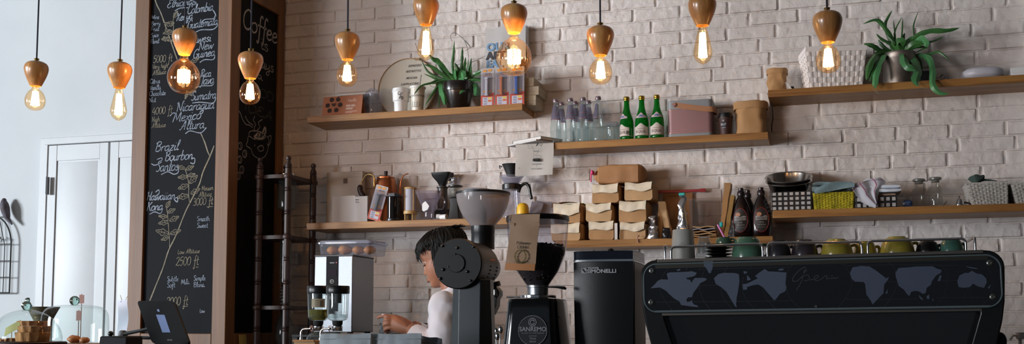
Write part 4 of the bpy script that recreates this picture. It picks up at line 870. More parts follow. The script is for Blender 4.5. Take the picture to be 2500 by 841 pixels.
# ---------------------------------------------------------------- shelf 3
rolled_bag(3, 1873, 1922, 167, -.15, .08, 'small kraft paper bag with rolled top next to the white basket', 9)
q = MB(); p = at(1933, 190, -.09); q.box(0, 0, .016, .018, .03, .032); q.box(-.012, -.01, .010, .004, .02, .02)
o = q.build('charger_plug', M_black, loc=(p.x, -.10, at(1933, 203, -.1).z), bevel=.002); o.location.z = SH[3][0]+.0004
o.scale = (1, 1, 1); tag(o, 'small black plug between the small kraft bag and white basket', 'plug')
q = MB(); q.grid(lambda u, v: (-.02+.03*v+.010*u, -.004*math.sin(v*3), .045-.045*v), 2, 8, .0006); p = at(1927, 212, -.12); tag(q.build('paper_strip', M_paper, loc=(p.x, -.15, SH[3][0]+.0008)), 'white paper strip leaning against the small kraft bag', 'paper')
# woven basket
def woven(name, parent, mat_, corners_b, corners_t, h, nrow, ncols, amp=.0028, thick=.0010, matc=None):
    """weave four tapered faces; corners in x,y (bottom and top)"""
    q = MB()
    for f in range(4):
        b0, b1 = Vector(corners_b[f]), Vector(corners_b[(f+1) % 4]); t0, t1 = Vector(corners_t[f]), Vector(corners_t[(f+1) % 4]); nc = ncols[f % 2]
        nrm = Vector(((b1-b0).y, -(b1-b0).x)).normalized()
        def pt(u, v, o): p = (b0.lerp(b1, u)).lerp(t0.lerp(t1, u), v); return (p.x+nrm.x*o, p.y+nrm.y*o, v*h)
        for r_ in range(nrow):
            q.grid(lambda u, v: pt(u, (r_+.08+.84*v)/nrow, amp*math.sin(PI*(u*nc)+PI*r_)+.0012*math.sin(PI*v)), nc*6, 2, thick)
        for c in range(nc):
            q.grid(lambda u, v: pt((c+.12+.76*u)/nc, v, -amp*math.cos(PI*(v*nrow-.5)+PI*c)*math.sin(PI*.5)), 2, nrow*5, thick)
    return q.build(name, mat_, parent)
loc, w, h = E(3, 1962, 2107, 117, -.17)
t = thing('woven_basket', 'white woven strap basket with a flat rim beside the metal planter', 'basket', (loc.x, -.105, loc.z))
M_strap = mat('white_woven_strap', '#efe8e5', .5, bump=.1, bscale=80)
wb, wt, db, dt = w*.90, w*1.04, .13, .165
cb = [(-wb/2, -db/2), (wb/2, -db/2), (wb/2, db/2), (-wb/2, db/2)]; ct = [(-wt/2, -dt/2), (wt/2, -dt/2), (wt/2, dt/2), (-wt/2, dt/2)]
woven('weave', t, M_strap, cb, ct, h*.9, 7, (12, 8))
q = MB(); q.prism([(0, 0)]*0 or rrect(-wt/2-.003, wt/2+.003, 0, .022, .003, 2), -dt/2-.004, -dt/2+.001); q.prism(rrect(-wt/2-.003, wt/2+.003, 0, .022, .003, 2), dt/2-.001, dt/2+.004); q.box(-wt/2-.001, 0, .011, .005, dt, .022); q.box(wt/2+.001, 0, .011, .005, dt, .022)
q.v = [v+Vector((0, 0, h*.9-.003)) for v in q.v]; q.build('rim', M_strap, t, bevel=.001)
MB().box(0, 0, .003, wb*.96, db*.96, .004).build('base', M_strap, t); t.rotation_euler.z = .2; t.location.y -= .006
# plant in metal pot
Y0 = -.11; loc, w, h = E(3, 2156, 2240, 131, Y0); t = thing('potted_plant', 'green strap-leaved plant in a shiny metal pot on the upper right shelf', 'plant', loc)
r_ = w/2; MB().lathe([(r_*.98, 0), (r_*1.0, .003), (r_*.99, h*.3), (r_*.94, h*.8), (r_*.93, h*.96), (r_*.96, h*.98), (r_*.95, h), (r_*.88, h), (r_*.88, h*.9)], n=44).build('metal_pot', mat('worn_zinc_pot', '#8a8078', .42, .75, bump=.15, bscale=30, col2='#6e655e', nscale=10), t)
MB().lathe([(r_*.88, h*.9), (0, h*.93)], n=30, cap0=False).build('soil', mat('potting_soil', '#241a12', .95, bump=1, bscale=80), t)
C5 = lambda x, y: (2080+x/3.005, y/3.005)
Lv = [([(330, 390), (300, 300), (250, 220), (180, 145), (82, 175)], 24, 0, -.03), ([(310, 390), (270, 270), (245, 180), (295, 75)], 20, 0, 0), ([(330, 385), (320, 280), (305, 145)], 9, 0, .01), ([(340, 385), (310, 250), (365, 125)], 9, 0, .0), ([(350, 385), (365, 270), (372, 130)], 9, 0, .01),
      ([(350, 385), (370, 320), (388, 240)], 22, 0, .02), ([(440, 380), (458, 290), (452, 190), (485, 88)], 8, 0, .02), ([(380, 380), (450, 280), (560, 230), (690, 225), (790, 205)], 28, 0, -.05), ([(400, 380), (500, 320), (600, 300), (675, 265)], 12, 0, -.02),
      ([(400, 385), (470, 350), (550, 345), (520, 360), (460, 390)], 10, 0, .0), ([(480, 400), (560, 400), (630, 380), (680, 410), (715, 442)], 13, 0, -.03), ([(300, 390), (210, 370), (150, 335), (85, 320)], 26, 0, -.05), ([(300, 390), (240, 350), (190, 290)], 20, 0, .0),
      ([(320, 370), (280, 320), (220, 285), (180, 248)], 20, 0, -.02), ([(350, 385), (320, 330), (300, 290)], 44, 0, -.02), ([(360, 385), (340, 320), (400, 300)], 60, 0, -.04), ([(380, 380), (420, 310), (470, 265)], 40, 0, 0), ([(390, 385), (450, 330), (540, 310)], 44, 0, -.04),
      ([(260, 395), (180, 400), (125, 480), (105, 590)], 44, 0, -.115), ([(270, 400), (200, 420), (160, 500), (130, 600)], 34, 0, -.11), ([(470, 395), (510, 450), (520, 520)], 20, 0, .03), ([(340, 370), (330, 330), (310, 310), (250, 250)], 22, 0, -.03)]
Lp = [([(260, 395), (220, 410), (180, 500), (165, 600), (170, 650)], 42, 1, -.14), ([(400, 385), (380, 400), (400, 480), (470, 520)], 46, 1, -.13), ([(430, 385), (470, 440), (490, 520), (470, 590), (490, 630)], 52, 1, -.14), ([(480, 395), (560, 430), (590, 520), (590, 620), (640, 680), (710, 688)], 34, 1, -.15), ([(440, 360), (500, 280), (545, 320), (535, 345)], 30, 1, -.09)]
mg, mp_ = MB(), MB()
for i, (pp, wd_, kind, dy) in enumerate(Lv+Lp):
    n_ = len(pp); pts = [LP(*C5(x, y), Y0+dy*min(1, 1.6*j/(n_-1)), loc) for j, (x, y) in enumerate(pp)]
    leaf(mp_ if kind else mg, pts, wd_/3.005*mpp(2200, Y0)*1.05, i+3, wave=.1, tip=.55)
mg.build('leaves', M_leaf, t); mp_.build('pale_leaves', M_leaf2, t)
q = MB()
for pp in ([(165, 620), (155, 655), (200, 690)], [(185, 620), (175, 660), (185, 680)], [(490, 600), (500, 640), (560, 650)]): q.tube(smoothpath([LP(*C5(x, y), Y0-.14, loc) for x, y in pp], 4), .0013, 5)
q.build('dry_tips', mat('dry_tip', '#8a7a58', .8), t)
loc, w, h = E(3, 2245, 2271, 176, -.10)
t = thing('small_adapter', 'small black adapter with a loose wire loop behind the hanging leaves', 'adapter', loc)
MB().box(0, 0, h/2, w, .05, h).build('body', M_black, t, bevel=.003); MB().tube(smoothpath([LP(2270, 188, -.1, loc), LP(2292, 190, -.1, loc), LP(2300, 182, -.1, loc), LP(2307, 190, -.1, loc), LP(2296, 194, -.1, loc), LP(2300, 182, -.09, loc)], 5), .0012, 5).build('wire', M_rubber, t)
loc, w, h = E(3, 2347, 2455, 166, -.12); q = MB(); q.sphere(0, 0, h/2, w/2, .07, h/2*1.02, 40, 16)
q.v = [Vector((math.copysign(abs(v.x/(w/2))**.7, v.x)*w/2, v.y, h/2+math.copysign(abs((v.z-h/2)/(h/2))**.75, v.z-h/2)*h/2*(1+.05*math.sin(v.z*900)))) for v in q.v]
tag(q.build('cup_stack_sleeve', mat('ribbed_white_plastic', '#b9b9c2', .35), loc=loc), 'stack of white plastic lids lying in a clear sleeve on the upper right shelf', 'lids')
a, b = at(2463, 180, -.12), at(2499, 180, -.12); h = at(2480, 170, -.12).z-SH[3][0]
t = thing('white_box', 'flat white box at the far right of the upper right shelf', 'box', ((a.x+b.x)/2+.012, -.09, SH[3][0]+.0004)); W = b.x-a.x+.02
MB().box(0, 0, h*.42, W-.003, .137, h*.84).build('box_tray', M_white, t, bevel=.001); MB().box(0, 0, h*.75, W, .14, h*.5).build('lid', M_white, t, bevel=.001)
# ---------------------------------------------------------------- shelf 4
z4 = SH[4][0]
# pale boxes behind
M_pbox = mat('pale_grey_box', '#b8aea5', .7, bump=.05, bscale=30, col2='#b0a69d', nscale=4)
loc, w, h = E(4, 800, 887, 421, -.05); t = thing('flat_box', 'large flat grey-beige box with a small brown label leaning on the wall', 'box', loc)
MB().box(0, 0, h/2, w, .035, h).build('box_body', M_pbox, t, bevel=.0015); MB().box(0, 0, h-.004-.012, w+.003, .038, .030).build('lid', M_pbox, t, bevel=.0015)
p = at(843, 442, -.07); MB().prism(rrect(p.x-loc.x-.012, p.x-loc.x+.012, p.z-loc.z-.013, p.z-loc.z+.013, .001, 2), -.0184, -.0176).build('brown_label', mat('brown_label', '#5c4a40', .6), t)
loc, w, h = E(4, 815, 872, 480, -.12); tag(MB().box(0, 0, h/2, w, .05, h).build('white_carton', mat('white_carton_board', '#c2c0c0', .6), loc=loc, bevel=.002), 'plain white carton at the left of the copper kettle shelf', 'carton')
loc, w, h = E(4, 870, 902, 481, -.16); t = thing('gift_box', 'white box with small grey lettering on top edge under the kettle handle', 'box', loc)
bx_ = MB().box(0, 0, h/2, w, .05, h).build('box_body', mat('white_carton_board', '#c2c0c0', .6), t, bevel=.002)
q = MB(); text(q, 'Bean', -w*.44, h-.020, .0072, -.0258, 'LEFT'); text(q, 'Shop', -w*.44, h-.032, .0072, -.0258, 'LEFT'); q.build('box_lettering', mat('grey_print', '#4a4642', .8), bx_)
# copper kettle
M_cop = mat('polished_copper', '#b5704c', .33, 1, bump=.04, bscale=20)
Yk = -.09; loc, w, h = E(4, 916, 966, 430, Yk); t = thing('kettle', 'copper gooseneck pour-over kettle with a dark wooden grip', 'kettle', loc)
kl = lambda px, py, Y=Yk: LP(px, py, Y, loc)
r_ = w/2; MB().lathe(smooth_prof([(r_*1.22, 0), (r_*1.30, .006), (r_*1.22, h*.35), (r_*1.0, h*.72), (r_*.86, h*.90), (r_*.7, h*.955)], 4)+[(r_*.66, h*.96)], n=44).build('body', M_cop, t)
ld = MB().lathe([(r_*.80, h*.935), (r_*.80, h*.965), (r_*.5, h*.985), (0, h*.995)], n=36).build('lid', M_cop, t)
MB().lathe([(.006, h*.985), (.008, h*1.0), (.010, h*1.08), (.009, h*1.095), (0, h*1.1)], n=20).build('knob', M_darkwood, ld)
pp = smoothpath([kl(950, 512), kl(966, 506), kl(976, 484), kl(977, 462), kl(980, 440), kl(987, 428), (kl(997, 424)[0], 0, kl(997, 424)[2])], 6)
MB().tube(pp, [.0055-.0028*i/(len(pp)-1) for i in range(len(pp))], 12).build('spout', M_cop, t)
hd = MB().tube(smoothpath([kl(914, 452), kl(914, 436), kl(907, 427), kl(896, 427), kl(888, 436), kl(882, 450), kl(880, 460)], 6), .0034, 10).build('handle', M_brass, t)
q = MB(); q.tube([kl(914, 455), kl(914, 436)], .006, 10); q.build('handle_bracket', M_brass, t)
pp = smoothpath([kl(880, 452), kl(879, 464), kl(884, 475), kl(890, 480)], 4); MB().tube(pp, [.007, .011]+[.014]*(len(pp)-4)+[.011, .006], 12).build('grip', M_darkwood, hd)
q = MB(); q.tube(smoothpath([kl(889, 480), kl(886, 495), kl(892, 508), kl(897, 500), kl(890, 492), kl(893, 484)], 5), .0011, 5); q.build('hanging_cord', M_rubber, hd)
# leaning candy pack in front of kettle
t = candy_pack(900, 932, 456, '#3c3f46', 'candy pack with a dark grey dispenser leaning in front of the copper kettle', Y=-.205, k=4)
t.location.z = z4+.0008; t.location.x = at(912, 540, -.2).x; t.rotation_euler.y = R(16); t.location.z += .008
for c in t.children: pass
# press brewer
loc, w, h = E(4, 944, 976, 473, -.19); t = thing('press_brewer', 'smoky clear press coffee brewer with a wide black flange beside the kettle', 'brewer', loc); r_ = w/2
MB().lathe([(r_*.86, .012), (r_*.86, h*.86)], n=36).build('chamber', glass('dark_smoke_tube', '#4a4244', .35, .03, '#2a2424'), t)
MB().lathe([(r_*.80, 0), (r_*.98, .002), (r_*.98, .012), (r_*.86, .016)], n=36).build('filter_cap', M_black, t)
q = MB(); q.lathe([(r_*.9, h*.86), (r_*1.35, h*.87), (r_*1.35, h*.90), (r_*.95, h*.91), (r_*.95, h*.98), (r_*.8, h*1.0), (0, h)], n=6); q.build('flange', mat('dark_grey_plastic', '#2c3038', .4), t)
MB().lathe([(r_*.70, .02), (r_*.72, h*.5)], n=24).build('plunger', M_brown if 'M_brown' in globals() else mat('brown_plunger', '#3a2418', .5), t)
# white filter holder behind
loc, w, h = E(4, 976, 1006, 474, -.04); t = thing('ceramic_dripper', 'white cone dripper half hidden behind the wooden-framed filter', 'dripper', loc); r_ = w/2
MB().lathe([(r_*.3, h*.25), (r_*.45, h*.3), (r_, h*.95), (r_*1.05, h), (r_*.95, h), (r_*.36, h*.34)], n=32).build('cone', M_cream, t); MB().lathe([(r_*.75, .0), (r_*.75, h*.05), (r_*.35, h*.1), (r_*.3, h*.28)], n=32).build('stand_ring', M_cream, t)
MB().tube(smoothpath([(r_*.8, 0, h*.8), (r_*1.3, 0, h*.7), (r_*1.1, 0, h*.45), (r_*.6, 0, h*.45)], 4), .003, 8).build('handle', M_cream, t)
# wooden-framed filter
loc, w, h = E(4, 986, 1017, 459, -.17); t = thing('wooden_filter', 'pale wooden-framed cylinder filter with white mesh standing on four short legs', 'filter', loc); r_ = w/2
M_lw = wood('light_bamboo', '#a5824f', '#c09c66', .5, axis=2)
MB().lathe([(r_, h*.21), (r_*1.0, h*.30), (r_*.86, h*.31)], n=32).build('lower_ring', M_lw, t); MB().lathe([(r_*.86, h*.95), (r_*.92, h*.955), (r_*.92, h*.985), (r_*.86, h), (0, h)], n=32).build('top_ring', M_lw, t)
MB().lathe([(r_*.74, h*.3), (r_*.74, h*.955)], n=28).build('mesh', mat('white_filter_mesh', '#a7a5b0', .8), t)
for a in (-150, -30, 90, -90+180+60):
    MB().box(0, 0, 0, .008, .004, h*.66).build('frame_slat', M_lw, t, loc=(r_*.80*math.cos(R(a)), r_*.80*math.sin(R(a)), h*.63), rz=R(a+90), bevel=.001)
for a in (-140, -40, 40, 140): MB().box(0, 0, 0, .008, .006, h*.22).build('leg', M_lw, t, loc=(r_*.78*math.cos(R(a)), r_*.78*math.sin(R(a)), h*.11), rz=R(a+90), bevel=.001)
# clear cone dripper
M_lil = glass('lilac_clear_plastic', '#f4f2f8', .07, .05, '#ccc8d8')
loc, w, h = E(4, 1016, 1077, 469, -.175); t = thing('plastic_dripper', 'clear lilac-tinted ribbed plastic cone dripper with a small white tag', 'dripper', loc); r_ = w/2
q = MB(); rings = []
for rr_, z_ in [(r_*.34, h*.26), (r_*.42, h*.30), (r_, h*.985), (r_*1.02, h), (r_*.97, h), (r_*.38, h*.32)]: rings.append([((rr_+(.0012*math.sin(j*PI/2+z_*40) if .3 < z_/h < 1 else 0))*math.cos(2*PI*j/64), (rr_+(.0012*math.sin(j*PI/2+z_*40) if .3 < z_/h < 1 else 0))*math.sin(2*PI*j/64), z_) for j in range(64)])
q.loft(rings, False, False); cn = q.build('cone', M_lil, t); MB().lathe([(r_*.62, 0), (r_*.64, h*.03), (r_*.5, h*.10), (r_*.34, h*.14), (r_*.34, h*.27)], n=36).build('foot', M_lil, t)
MB().tube(smoothpath([(r_*.85, 0, h*.85), (r_*1.2, .01, h*.7), (r_*1.05, .01, h*.4), (r_*.55, 0, h*.42)], 5), .0035, 8).build('handle', M_lil, t)
q = MB(); q.prism([(-.012, h*.32), (-.004, h*.28), (.016, h*.34), (.024, h*.46), (.014, h*.55), (.004, h*.63), (-.006, h*.58), (-.012, h*.54)], -r_*.86, -r_*.86+.001); q.build('white_tag', M_white, t)
# black coffee grinder with funnel
loc, w, h = E(4, 1066, 1094, 448, -.065); t = thing('coffee_grinder', 'tall black household coffee grinder with a square funnel hopper', 'grinder', loc)
hh = at(1080, 423, -.065).z-loc.z; r_ = .024
q = MB(); q.loft([[(x, y, z) for x, y in rrect(-a, a, -b, b, .012, 4)] for a, b, z in ((.016, .016, h*.93), (.024, .022, h*1.02), (.047, .035, hh*.93), (.050, .038, hh), (.046, .034, hh), (.02, .018, h*1.02))]); q.build('hopper', M_black, t)
MB().lathe([(.027, h*.32), (.025, h*.36), (.025, h*.86), (.030, h*.88), (.030, h*.90), (.014, h*.94)], n=32).build('body', M_smoke if False else mat('dark_grey_gloss', '#33302f', .3), t)
q = MB(); q.loft([[(x, y, z) for x, y in rrect(-a, a, -b, b, .010, 4)] for a, b, z in ((.033, .035, 0), (.032, .034, h*.28), (.024, .026, h*.33))]); q.build('base', M_black, t)
MB().lathe([(.0305, h*.30), (.034, h*.305), (.034, h*.325), (.03, h*.33)], n=32).build('collar', mat('dark_grey_plastic', '#2c3038', .4), t)
loc, w, h = E(4, 1092, 1132, 434, -.16); t = thing('hand_grinder', 'small glass and black burr grinder with a round black plate', 'grinder', loc)
MB().lathe([(.020, h*.84), (.021, h*.99), (.019, h)], n=4, cap0=False).build('glass_hopper', M_plastic, t); MB().lathe([(.018, h*.765), (.036, h*.775), (.036, h*.80), (.016, h*.83)], n=36).build('plate', M_black, t)
MB().lathe(smooth_prof([(.014, h*.54), (.024, h*.60), (.026, h*.68), (.022, h*.76)]), n=32).build('glass_bulb', M_glass, t)
q = MB(); q.loft([[(x, y, z) for x, y in rrect(-a, a, -a, a, .008, 4)] for a, z in ((.034, 0), (.028, h*.08), (.022, h*.36), (.026, h*.5), (.016, h*.54))]); q.build('body', M_matte, t)
q = MB(); q.tube(arc(-.022, 0, .012, 0, 360, 16) and [(-.028+.011*math.cos(a*PI/8), 0, h*.93+.012*math.sin(a*PI/8)) for a in range(16)], .003, 8, closed=True); q.build('crank_ring', M_chrome, t)
# napkin roll
loc, w, h = E(4, 1066, 1092, 521, -.17); q = MB(); q.tube([(-w*.1, 0, h*.45), (w*.5, -.01, h*.45)], [.013, .013], 16); q.tube([(-w*.5, -.004, h*.52), (-w*.15, .0, h*.52)], [.0125, .0125], 12); q.v = [Vector((v.x, v.y, max(v.z, 0))) for v in q.v]
tag(q.build('napkin_roll', M_white, loc=loc), 'small white rolled napkin at the foot of the black grinder', 'napkin')
# glass server with black dripper
loc, w, h = E(4, 1227, 1271, 452, -.12); t = thing('coffee_server', 'tall glass coffee server with black band, curved handle and black cone on top', 'server', loc); r_ = w/2
kl = lambda px, py: LP(px, py, -.12, loc); hz = lambda py: at(1249, py, -.12).z-loc.z
MB().lathe(smooth_prof([(r_*1.05, 0), (r_*1.08, .01), (r_*.98, h*.5), (r_*.86, h*.9)], 3), n=40).build('glass_body', glass('hazy_glass', '#e6e6ee', .22, .04, '#b9b9c4'), t)
MB().lathe([(r_*.95, hz(464)), (r_*1.02, hz(463)), (r_*1.02, hz(452)), (r_*.92, hz(450))], n=40).build('band', M_black, t)
MB().lathe([(r_*.72, hz(452)), (r_*1.22, hz(434)), (r_*1.32, hz(431)), (r_*1.26, hz(430)), (r_*.7, hz(449))], n=40, cap0=False, cap1=False).build('glass_funnel', glass('hazy_glass', '#e6e6ee', .22, .04, '#b9b9c4'), t)
q = MB(); q.tube(smoothpath([kl(1266, 470), kl(1272, 455), kl(1284, 449), kl(1292, 458), kl(1295, 474), kl(1298, 487)], 5), [.009]*1+[.0075]*24+[.006], 12); q.build('handle', M_black, t)
q = MB(); q.lathe([(r_*.52, hz(431)), (r_*.55, hz(427)), (r_*.98, hz(404)), (r_*1.03, hz(402)), (r_*.98, hz(402)), (r_*.5, hz(426))], n=40); q.tube([kl(1225, 408), kl(1219, 405), kl(1221, 412)], .004, 6); q.build('black_cone', M_matte, t)
loc, w, h = E(4, 1262, 1291, 497, -.17); q = MB(); q.lathe(smooth_prof([(w*.36, 0), (w*.48, h*.12), (w*.5, h*.5), (w*.42, h*.85), (w*.2, h*1.0), (.001, h)]), n=28)
tag(q.build('yellow_ball', mat('yellow_rubber', '#d8a81c', .45), loc=loc), 'small yellow rubber ball beside the glass coffee server', 'ball')
q = MB()
for i, (x0, x1, yt) in enumerate([(1288, 1316, 489), (1300, 1338, 487)]):
    loc, w, h = E(4, x0, x1, yt, -.09-.03*(1-i)); q = MB(); q.grid(lambda u, v: ((u-.5)*w+.008*v, .05*v, h*v*(1-.15*u)), 3, 5, .002)
    tag(q.build('envelope', mat('grey_paper', '#8d8a8c' if i else '#8f8c94', .7), loc=loc), ['narrow grey envelope leaning just right of the yellow ball', 'wide grey envelope leaning against the wall behind the kraft bag'][i], 'envelope', 'grey envelopes')
# ---------------------------------------------------------------- shelf 5
z5 = SH[5][0]
def coffee_bag(x0, x1, z0, yt, Y, lab, seed, flap=1, fcol=None):
    a, b = at(x0, yt+40, Y), at(x1, yt+40, Y); w = b.x-a.x; cx = (a.x+b.x)/2; h = at((x0+x1)/2, yt, Y).z-z0; D = .165
    t = thing('coffee_bag', lab, 'bag', (cx, Y+D/2+.004, z0), group='filled kraft coffee bags')
    q = MB(); rings = []; n_ = 28
    for s in range(13):
        u = s/12; y = -D/2+D*u; e = (1-(abs(u-.5)*2)**5*.10)
        ring = []
        for x, z in rrect(-w/2*e, w/2*e, .001, h*e, min(h, w)*.17, 6):
            d = noise.noise(Vector((x*22+seed, y*22, z*22)))*.005; ring.append((x+d, y+d*.8, max(.0002, z+d)))
        rings.append(ring)
    q.loft(rings[::-1]); q.build('bag_body', M_kraft2 if seed % 2 else M_kraft, t, sub=0, ang=60)
    if flap:
        fh = h*(.45+.07*math.sin(seed*2))
        def fp(u, v):
            x = (u-.5)*w*.90; s = v*(fh+.05)
            dz = h*.97-.004*math.cos((u-.5)*5)
            if s < .05: return (x, -D/2+.045-s, dz+.002+.003*noise.noise(Vector((u*4, v*4, seed))))
            s2 = s-.05; return (x*(1-.05*math.sin(s2*30)), -D/2-.006-.006*math.sin(min(1, s2/fh)*PI*.8)-.003*noise.noise(Vector((u*5+seed, v*5, 1))), dz-s2-.004*math.sin(u*7+seed)*s2/fh)
        MB().grid(fp, 14, 12, .0008).build('paper_flap', M_lining, t)
    return t, h
def zt(x, yt, Y): return at(x, yt, Y).z
Yb = -.195; rows = [
 (1341, 1420, z5+.0005, 545, 'kraft coffee bag in the bottom row, partly behind the clear hopper of the bean grinder'), (1434, 1502, z5+.0005, 541, 'kraft coffee bag in the middle of the bottom row'), (1510, 1578, z5+.0005, 543, 'kraft coffee bag at the right of the bottom row beside the silver bag')]
hs = []
for i, (x0, x1, z0, yt, lab) in enumerate(rows): t, h = coffee_bag(x0, x1, z0, yt+1, Yb, lab, i+1); hs.append(z0+h)
r2 = []
for i, (x0, x1, zi, yt, lab) in enumerate([(1347, 1420, 0, 498, 'kraft coffee bag at the left of the second row under the loose brown flap'), (1427, 1496, 1, 497, 'kraft coffee bag in the middle of the second row'), (1508, 1582, 2, 491, 'kraft coffee bag at the right of the second row next to the red ruler')]):
    z0 = max(hs[zi], hs[max(0, zi-1)])+.0006 if zi else hs[0]+.0006; t, h = coffee_bag(x0, x1, hs[zi]+.0006, yt, Yb, lab, i+4); r2.append(hs[zi]+.0006+h)
r3 = []
for i, (x0, x1, zi, yt, lab) in enumerate([(1443, 1513, 1, 449, 'kraft coffee bag at the left of the third row, under the big rolled bag'), (1522, 1596, 2, 446, 'kraft coffee bag at the right of the third row with a wide cream flap')]):
    t, h = coffee_bag(x0, x1, r2[zi]+.0006, yt, Yb, lab, i+8); r3.append(r2[zi]+.0006+h)
# big kraft bag on top, closed with a pink clip
z0 = max(r3)+.001; a, b = at(1452, 430, -.19), at(1563, 430, -.19); w = b.x-a.x; h = at(1508, 402, -.19).z-z0
t = thing('kraft_bag', 'big plain kraft bag lying atop the coffee bag pile, closed by a pink clip', 'bag', ((a.x+b.x)/2, -.12, z0)); D = .13; n_ = 28; q = MB(); rings = []
for s in range(17):
    u = s/16; x = -w/2-.014+(w+.034)*u; e = min(1, .28+u*6) if u < .12 else min(1, .35+(1-u)*8); e2 = e
    rings.append([(x+.004*noise.noise(Vector((y*20, z*20, s))), y*e2+.006*noise.noise(Vector((x*20, y*20, z*20))), max(0.001, h/2+(z-h/2)*e2+.005*noise.noise(Vector((x*18, y*14, z*14+5))))) for y, z in rrect(-D/2, D/2, 0.001, h, .012, 6)])
q.loft(rings[::-1]); q.build('bag_body', mat('brown_kraft_paper', '#a87a4e', .7, bump=.4, bscale=25, col2='#966a42', nscale=10), t, ang=28)
M_pink = mat('pink_plastic', '#d8397c', .4)
q = MB(); q.box(-w/2-.014, -.05, h*.64, .010, .045, .020); q.build('bag_clip', M_pink, t, bevel=.003); q = MB(); q.box(-w/2-.018, -.068, h*.38, .006, .006, .045); q.build('clip_arm', M_pink, t, bevel=.002)
loc, w, h = E(5, 1501, 1508, 546, -.203); tag(MB().box(0, 0, h/2, w, .003, h).build('paper_slip', M_paper, loc=(loc.x, -.2065, loc.z)), 'narrow white paper strip standing between two bottom coffee bags', 'paper')
q = MB(); q.grid(lambda u, v: ((u-.5)*.085+.0, .03-.07*v, .004+.004*u*4*(1-u)-.003*v), 6, 4, .001); p = at(1388, 494, -.15)
tag(q.build('paper_flap_piece', M_kraft, loc=(p.x, -.15, r2[0]+.0042)), 'loose brown paper piece lying on the left coffee bag of the second row', 'paper')
# narrow folded bags and pouches
M_silver = mat('silver_foil', '#b9b6b8', .25, .85, bump=.8, bscale=30)
def standing_bag(x0, x1, yt, Y, m, lab, lean=0, open_=.01, nm='folded_bag', taper=1, crump=.004, k=5, tz=0):
    loc, w, h = E(k, x0, x1, yt, Y); q = MB(); rings = []; n_ = 24
    for s in range(15):
        v = s/14; ww = w/2*(1-(1-taper)*v); yy = .018*(1-v)**.8+open_*.5
        ring = []
        for j in range(n_):
            a_ = 2*PI*j/n_; x = math.copysign(abs(math.cos(a_))**.6, math.cos(a_))*ww; y = math.copysign(abs(math.sin(a_))**.8, math.sin(a_))*yy
            d = noise.noise(Vector((x*40+x0, y*60, v*7)))*crump; ring.append((x+d+lean*v*h, y+d, v*h+(.3*d if 0 < s else 0)+tz*(x/ww)*v))
        rings.append(ring)
    rings.append([(p[0]*.9+.1*lean*h, p[1]*.5, p[2]-.01) for p in rings[-1]]); q.loft(rings)
    return tag(q.build(nm, m, loc=loc, ang=50), lab, 'bag')
standing_bag(1579, 1609, 528, -.17, M_silver, 'short crumpled silver bag standing right of the bottom coffee bags', 0, .01, 'foil_bag', .45, .012)
standing_bag(1604, 1618, 496, -.13, M_kraft, 'thin folded kraft bag upright behind the short silver bag', .06, .004)
standing_bag(1628, 1646, 492, -.14, M_kraft2, 'folded kraft bag leaning left in front of the flat brown bag', -.22, .004)
standing_bag(1617, 1638, 557, -.18, mat('black_foil', '#17181c', .3, .3, bump=.6, bscale=30), 'small black pouch low on the shelf between kraft bags', 0, .01, 'black_pouch', .8)
loc, w, h = E(5, 1618, 1690, 470, -.055); t = thing('flat_kraft_bag', 'flat wide kraft bag standing against the bricks below the red ruler', 'bag', loc)
fb = MB().grid(lambda u, v: ((u-.5)*w, .03*v+.002*noise.noise(Vector((u*4, v*4, 3))), h*v), 8, 10, .004).build('bag_body', mat('brown_kraft_paper', '#a87a4e', .7), t)
q = MB(); text(q, 'CHAMPION', -w*.15, h-.018, .007, .0); q.v = [Vector((v.x, .03*v.z/h-.0032, v.z)) for v in q.v]; q.build('bag_lettering', M_ink, fb)
M_redp = mat('red_plastic', '#a81f2e', .4)
a, b = at(1602, 471, -.04), at(1722, 466, -.04); L_ = (b-a).length; zr = at(1655, 474, -.04).z
q = MB(); q.box(0, 0, .006, L_, .003, .012); q.box(L_/2-.012, -.001, .006, .026, .006, .017); tag(q.build('plastic_ruler', M_redp, loc=((a.x+b.x)/2, -.034, SH[5][0]+h-.0005+.002), bevel=.001), 'long red plastic strip resting on top of the flat kraft bag', 'ruler')
bpy.data.objects['plastic_ruler'].rotation_euler.y = 0
# clear tub
loc, w, h = E(5, 1684, 1762, 487, -.085); t = thing('storage_tub', 'clear square plastic storage tub with faint lettering behind the flat bags', 'tub', loc); q = MB()
q.loft([[(x, y, z) for x, y in rrect(-a_, a_, -a_*.62, a_*.62, .02, 5)] for a_, z in ((w*.42, 0), (w*.45, .004), (w*.49, h*.96), (w*.51, h))], True, False); tb = q.build('tub_body', glass('brownish_clear_plastic', '#e9e2de', .13, .06, '#a09894'), t)
q = MB(); text(q, 'TOTAL', 0, h*.52, .010, -w*.31-.0015); text(q, '2.0 L', -w*.1, h*.34, .010, -w*.31-.0015); q.build('tub_lettering', mat('grey_print', '#4a4642', .8), tb)
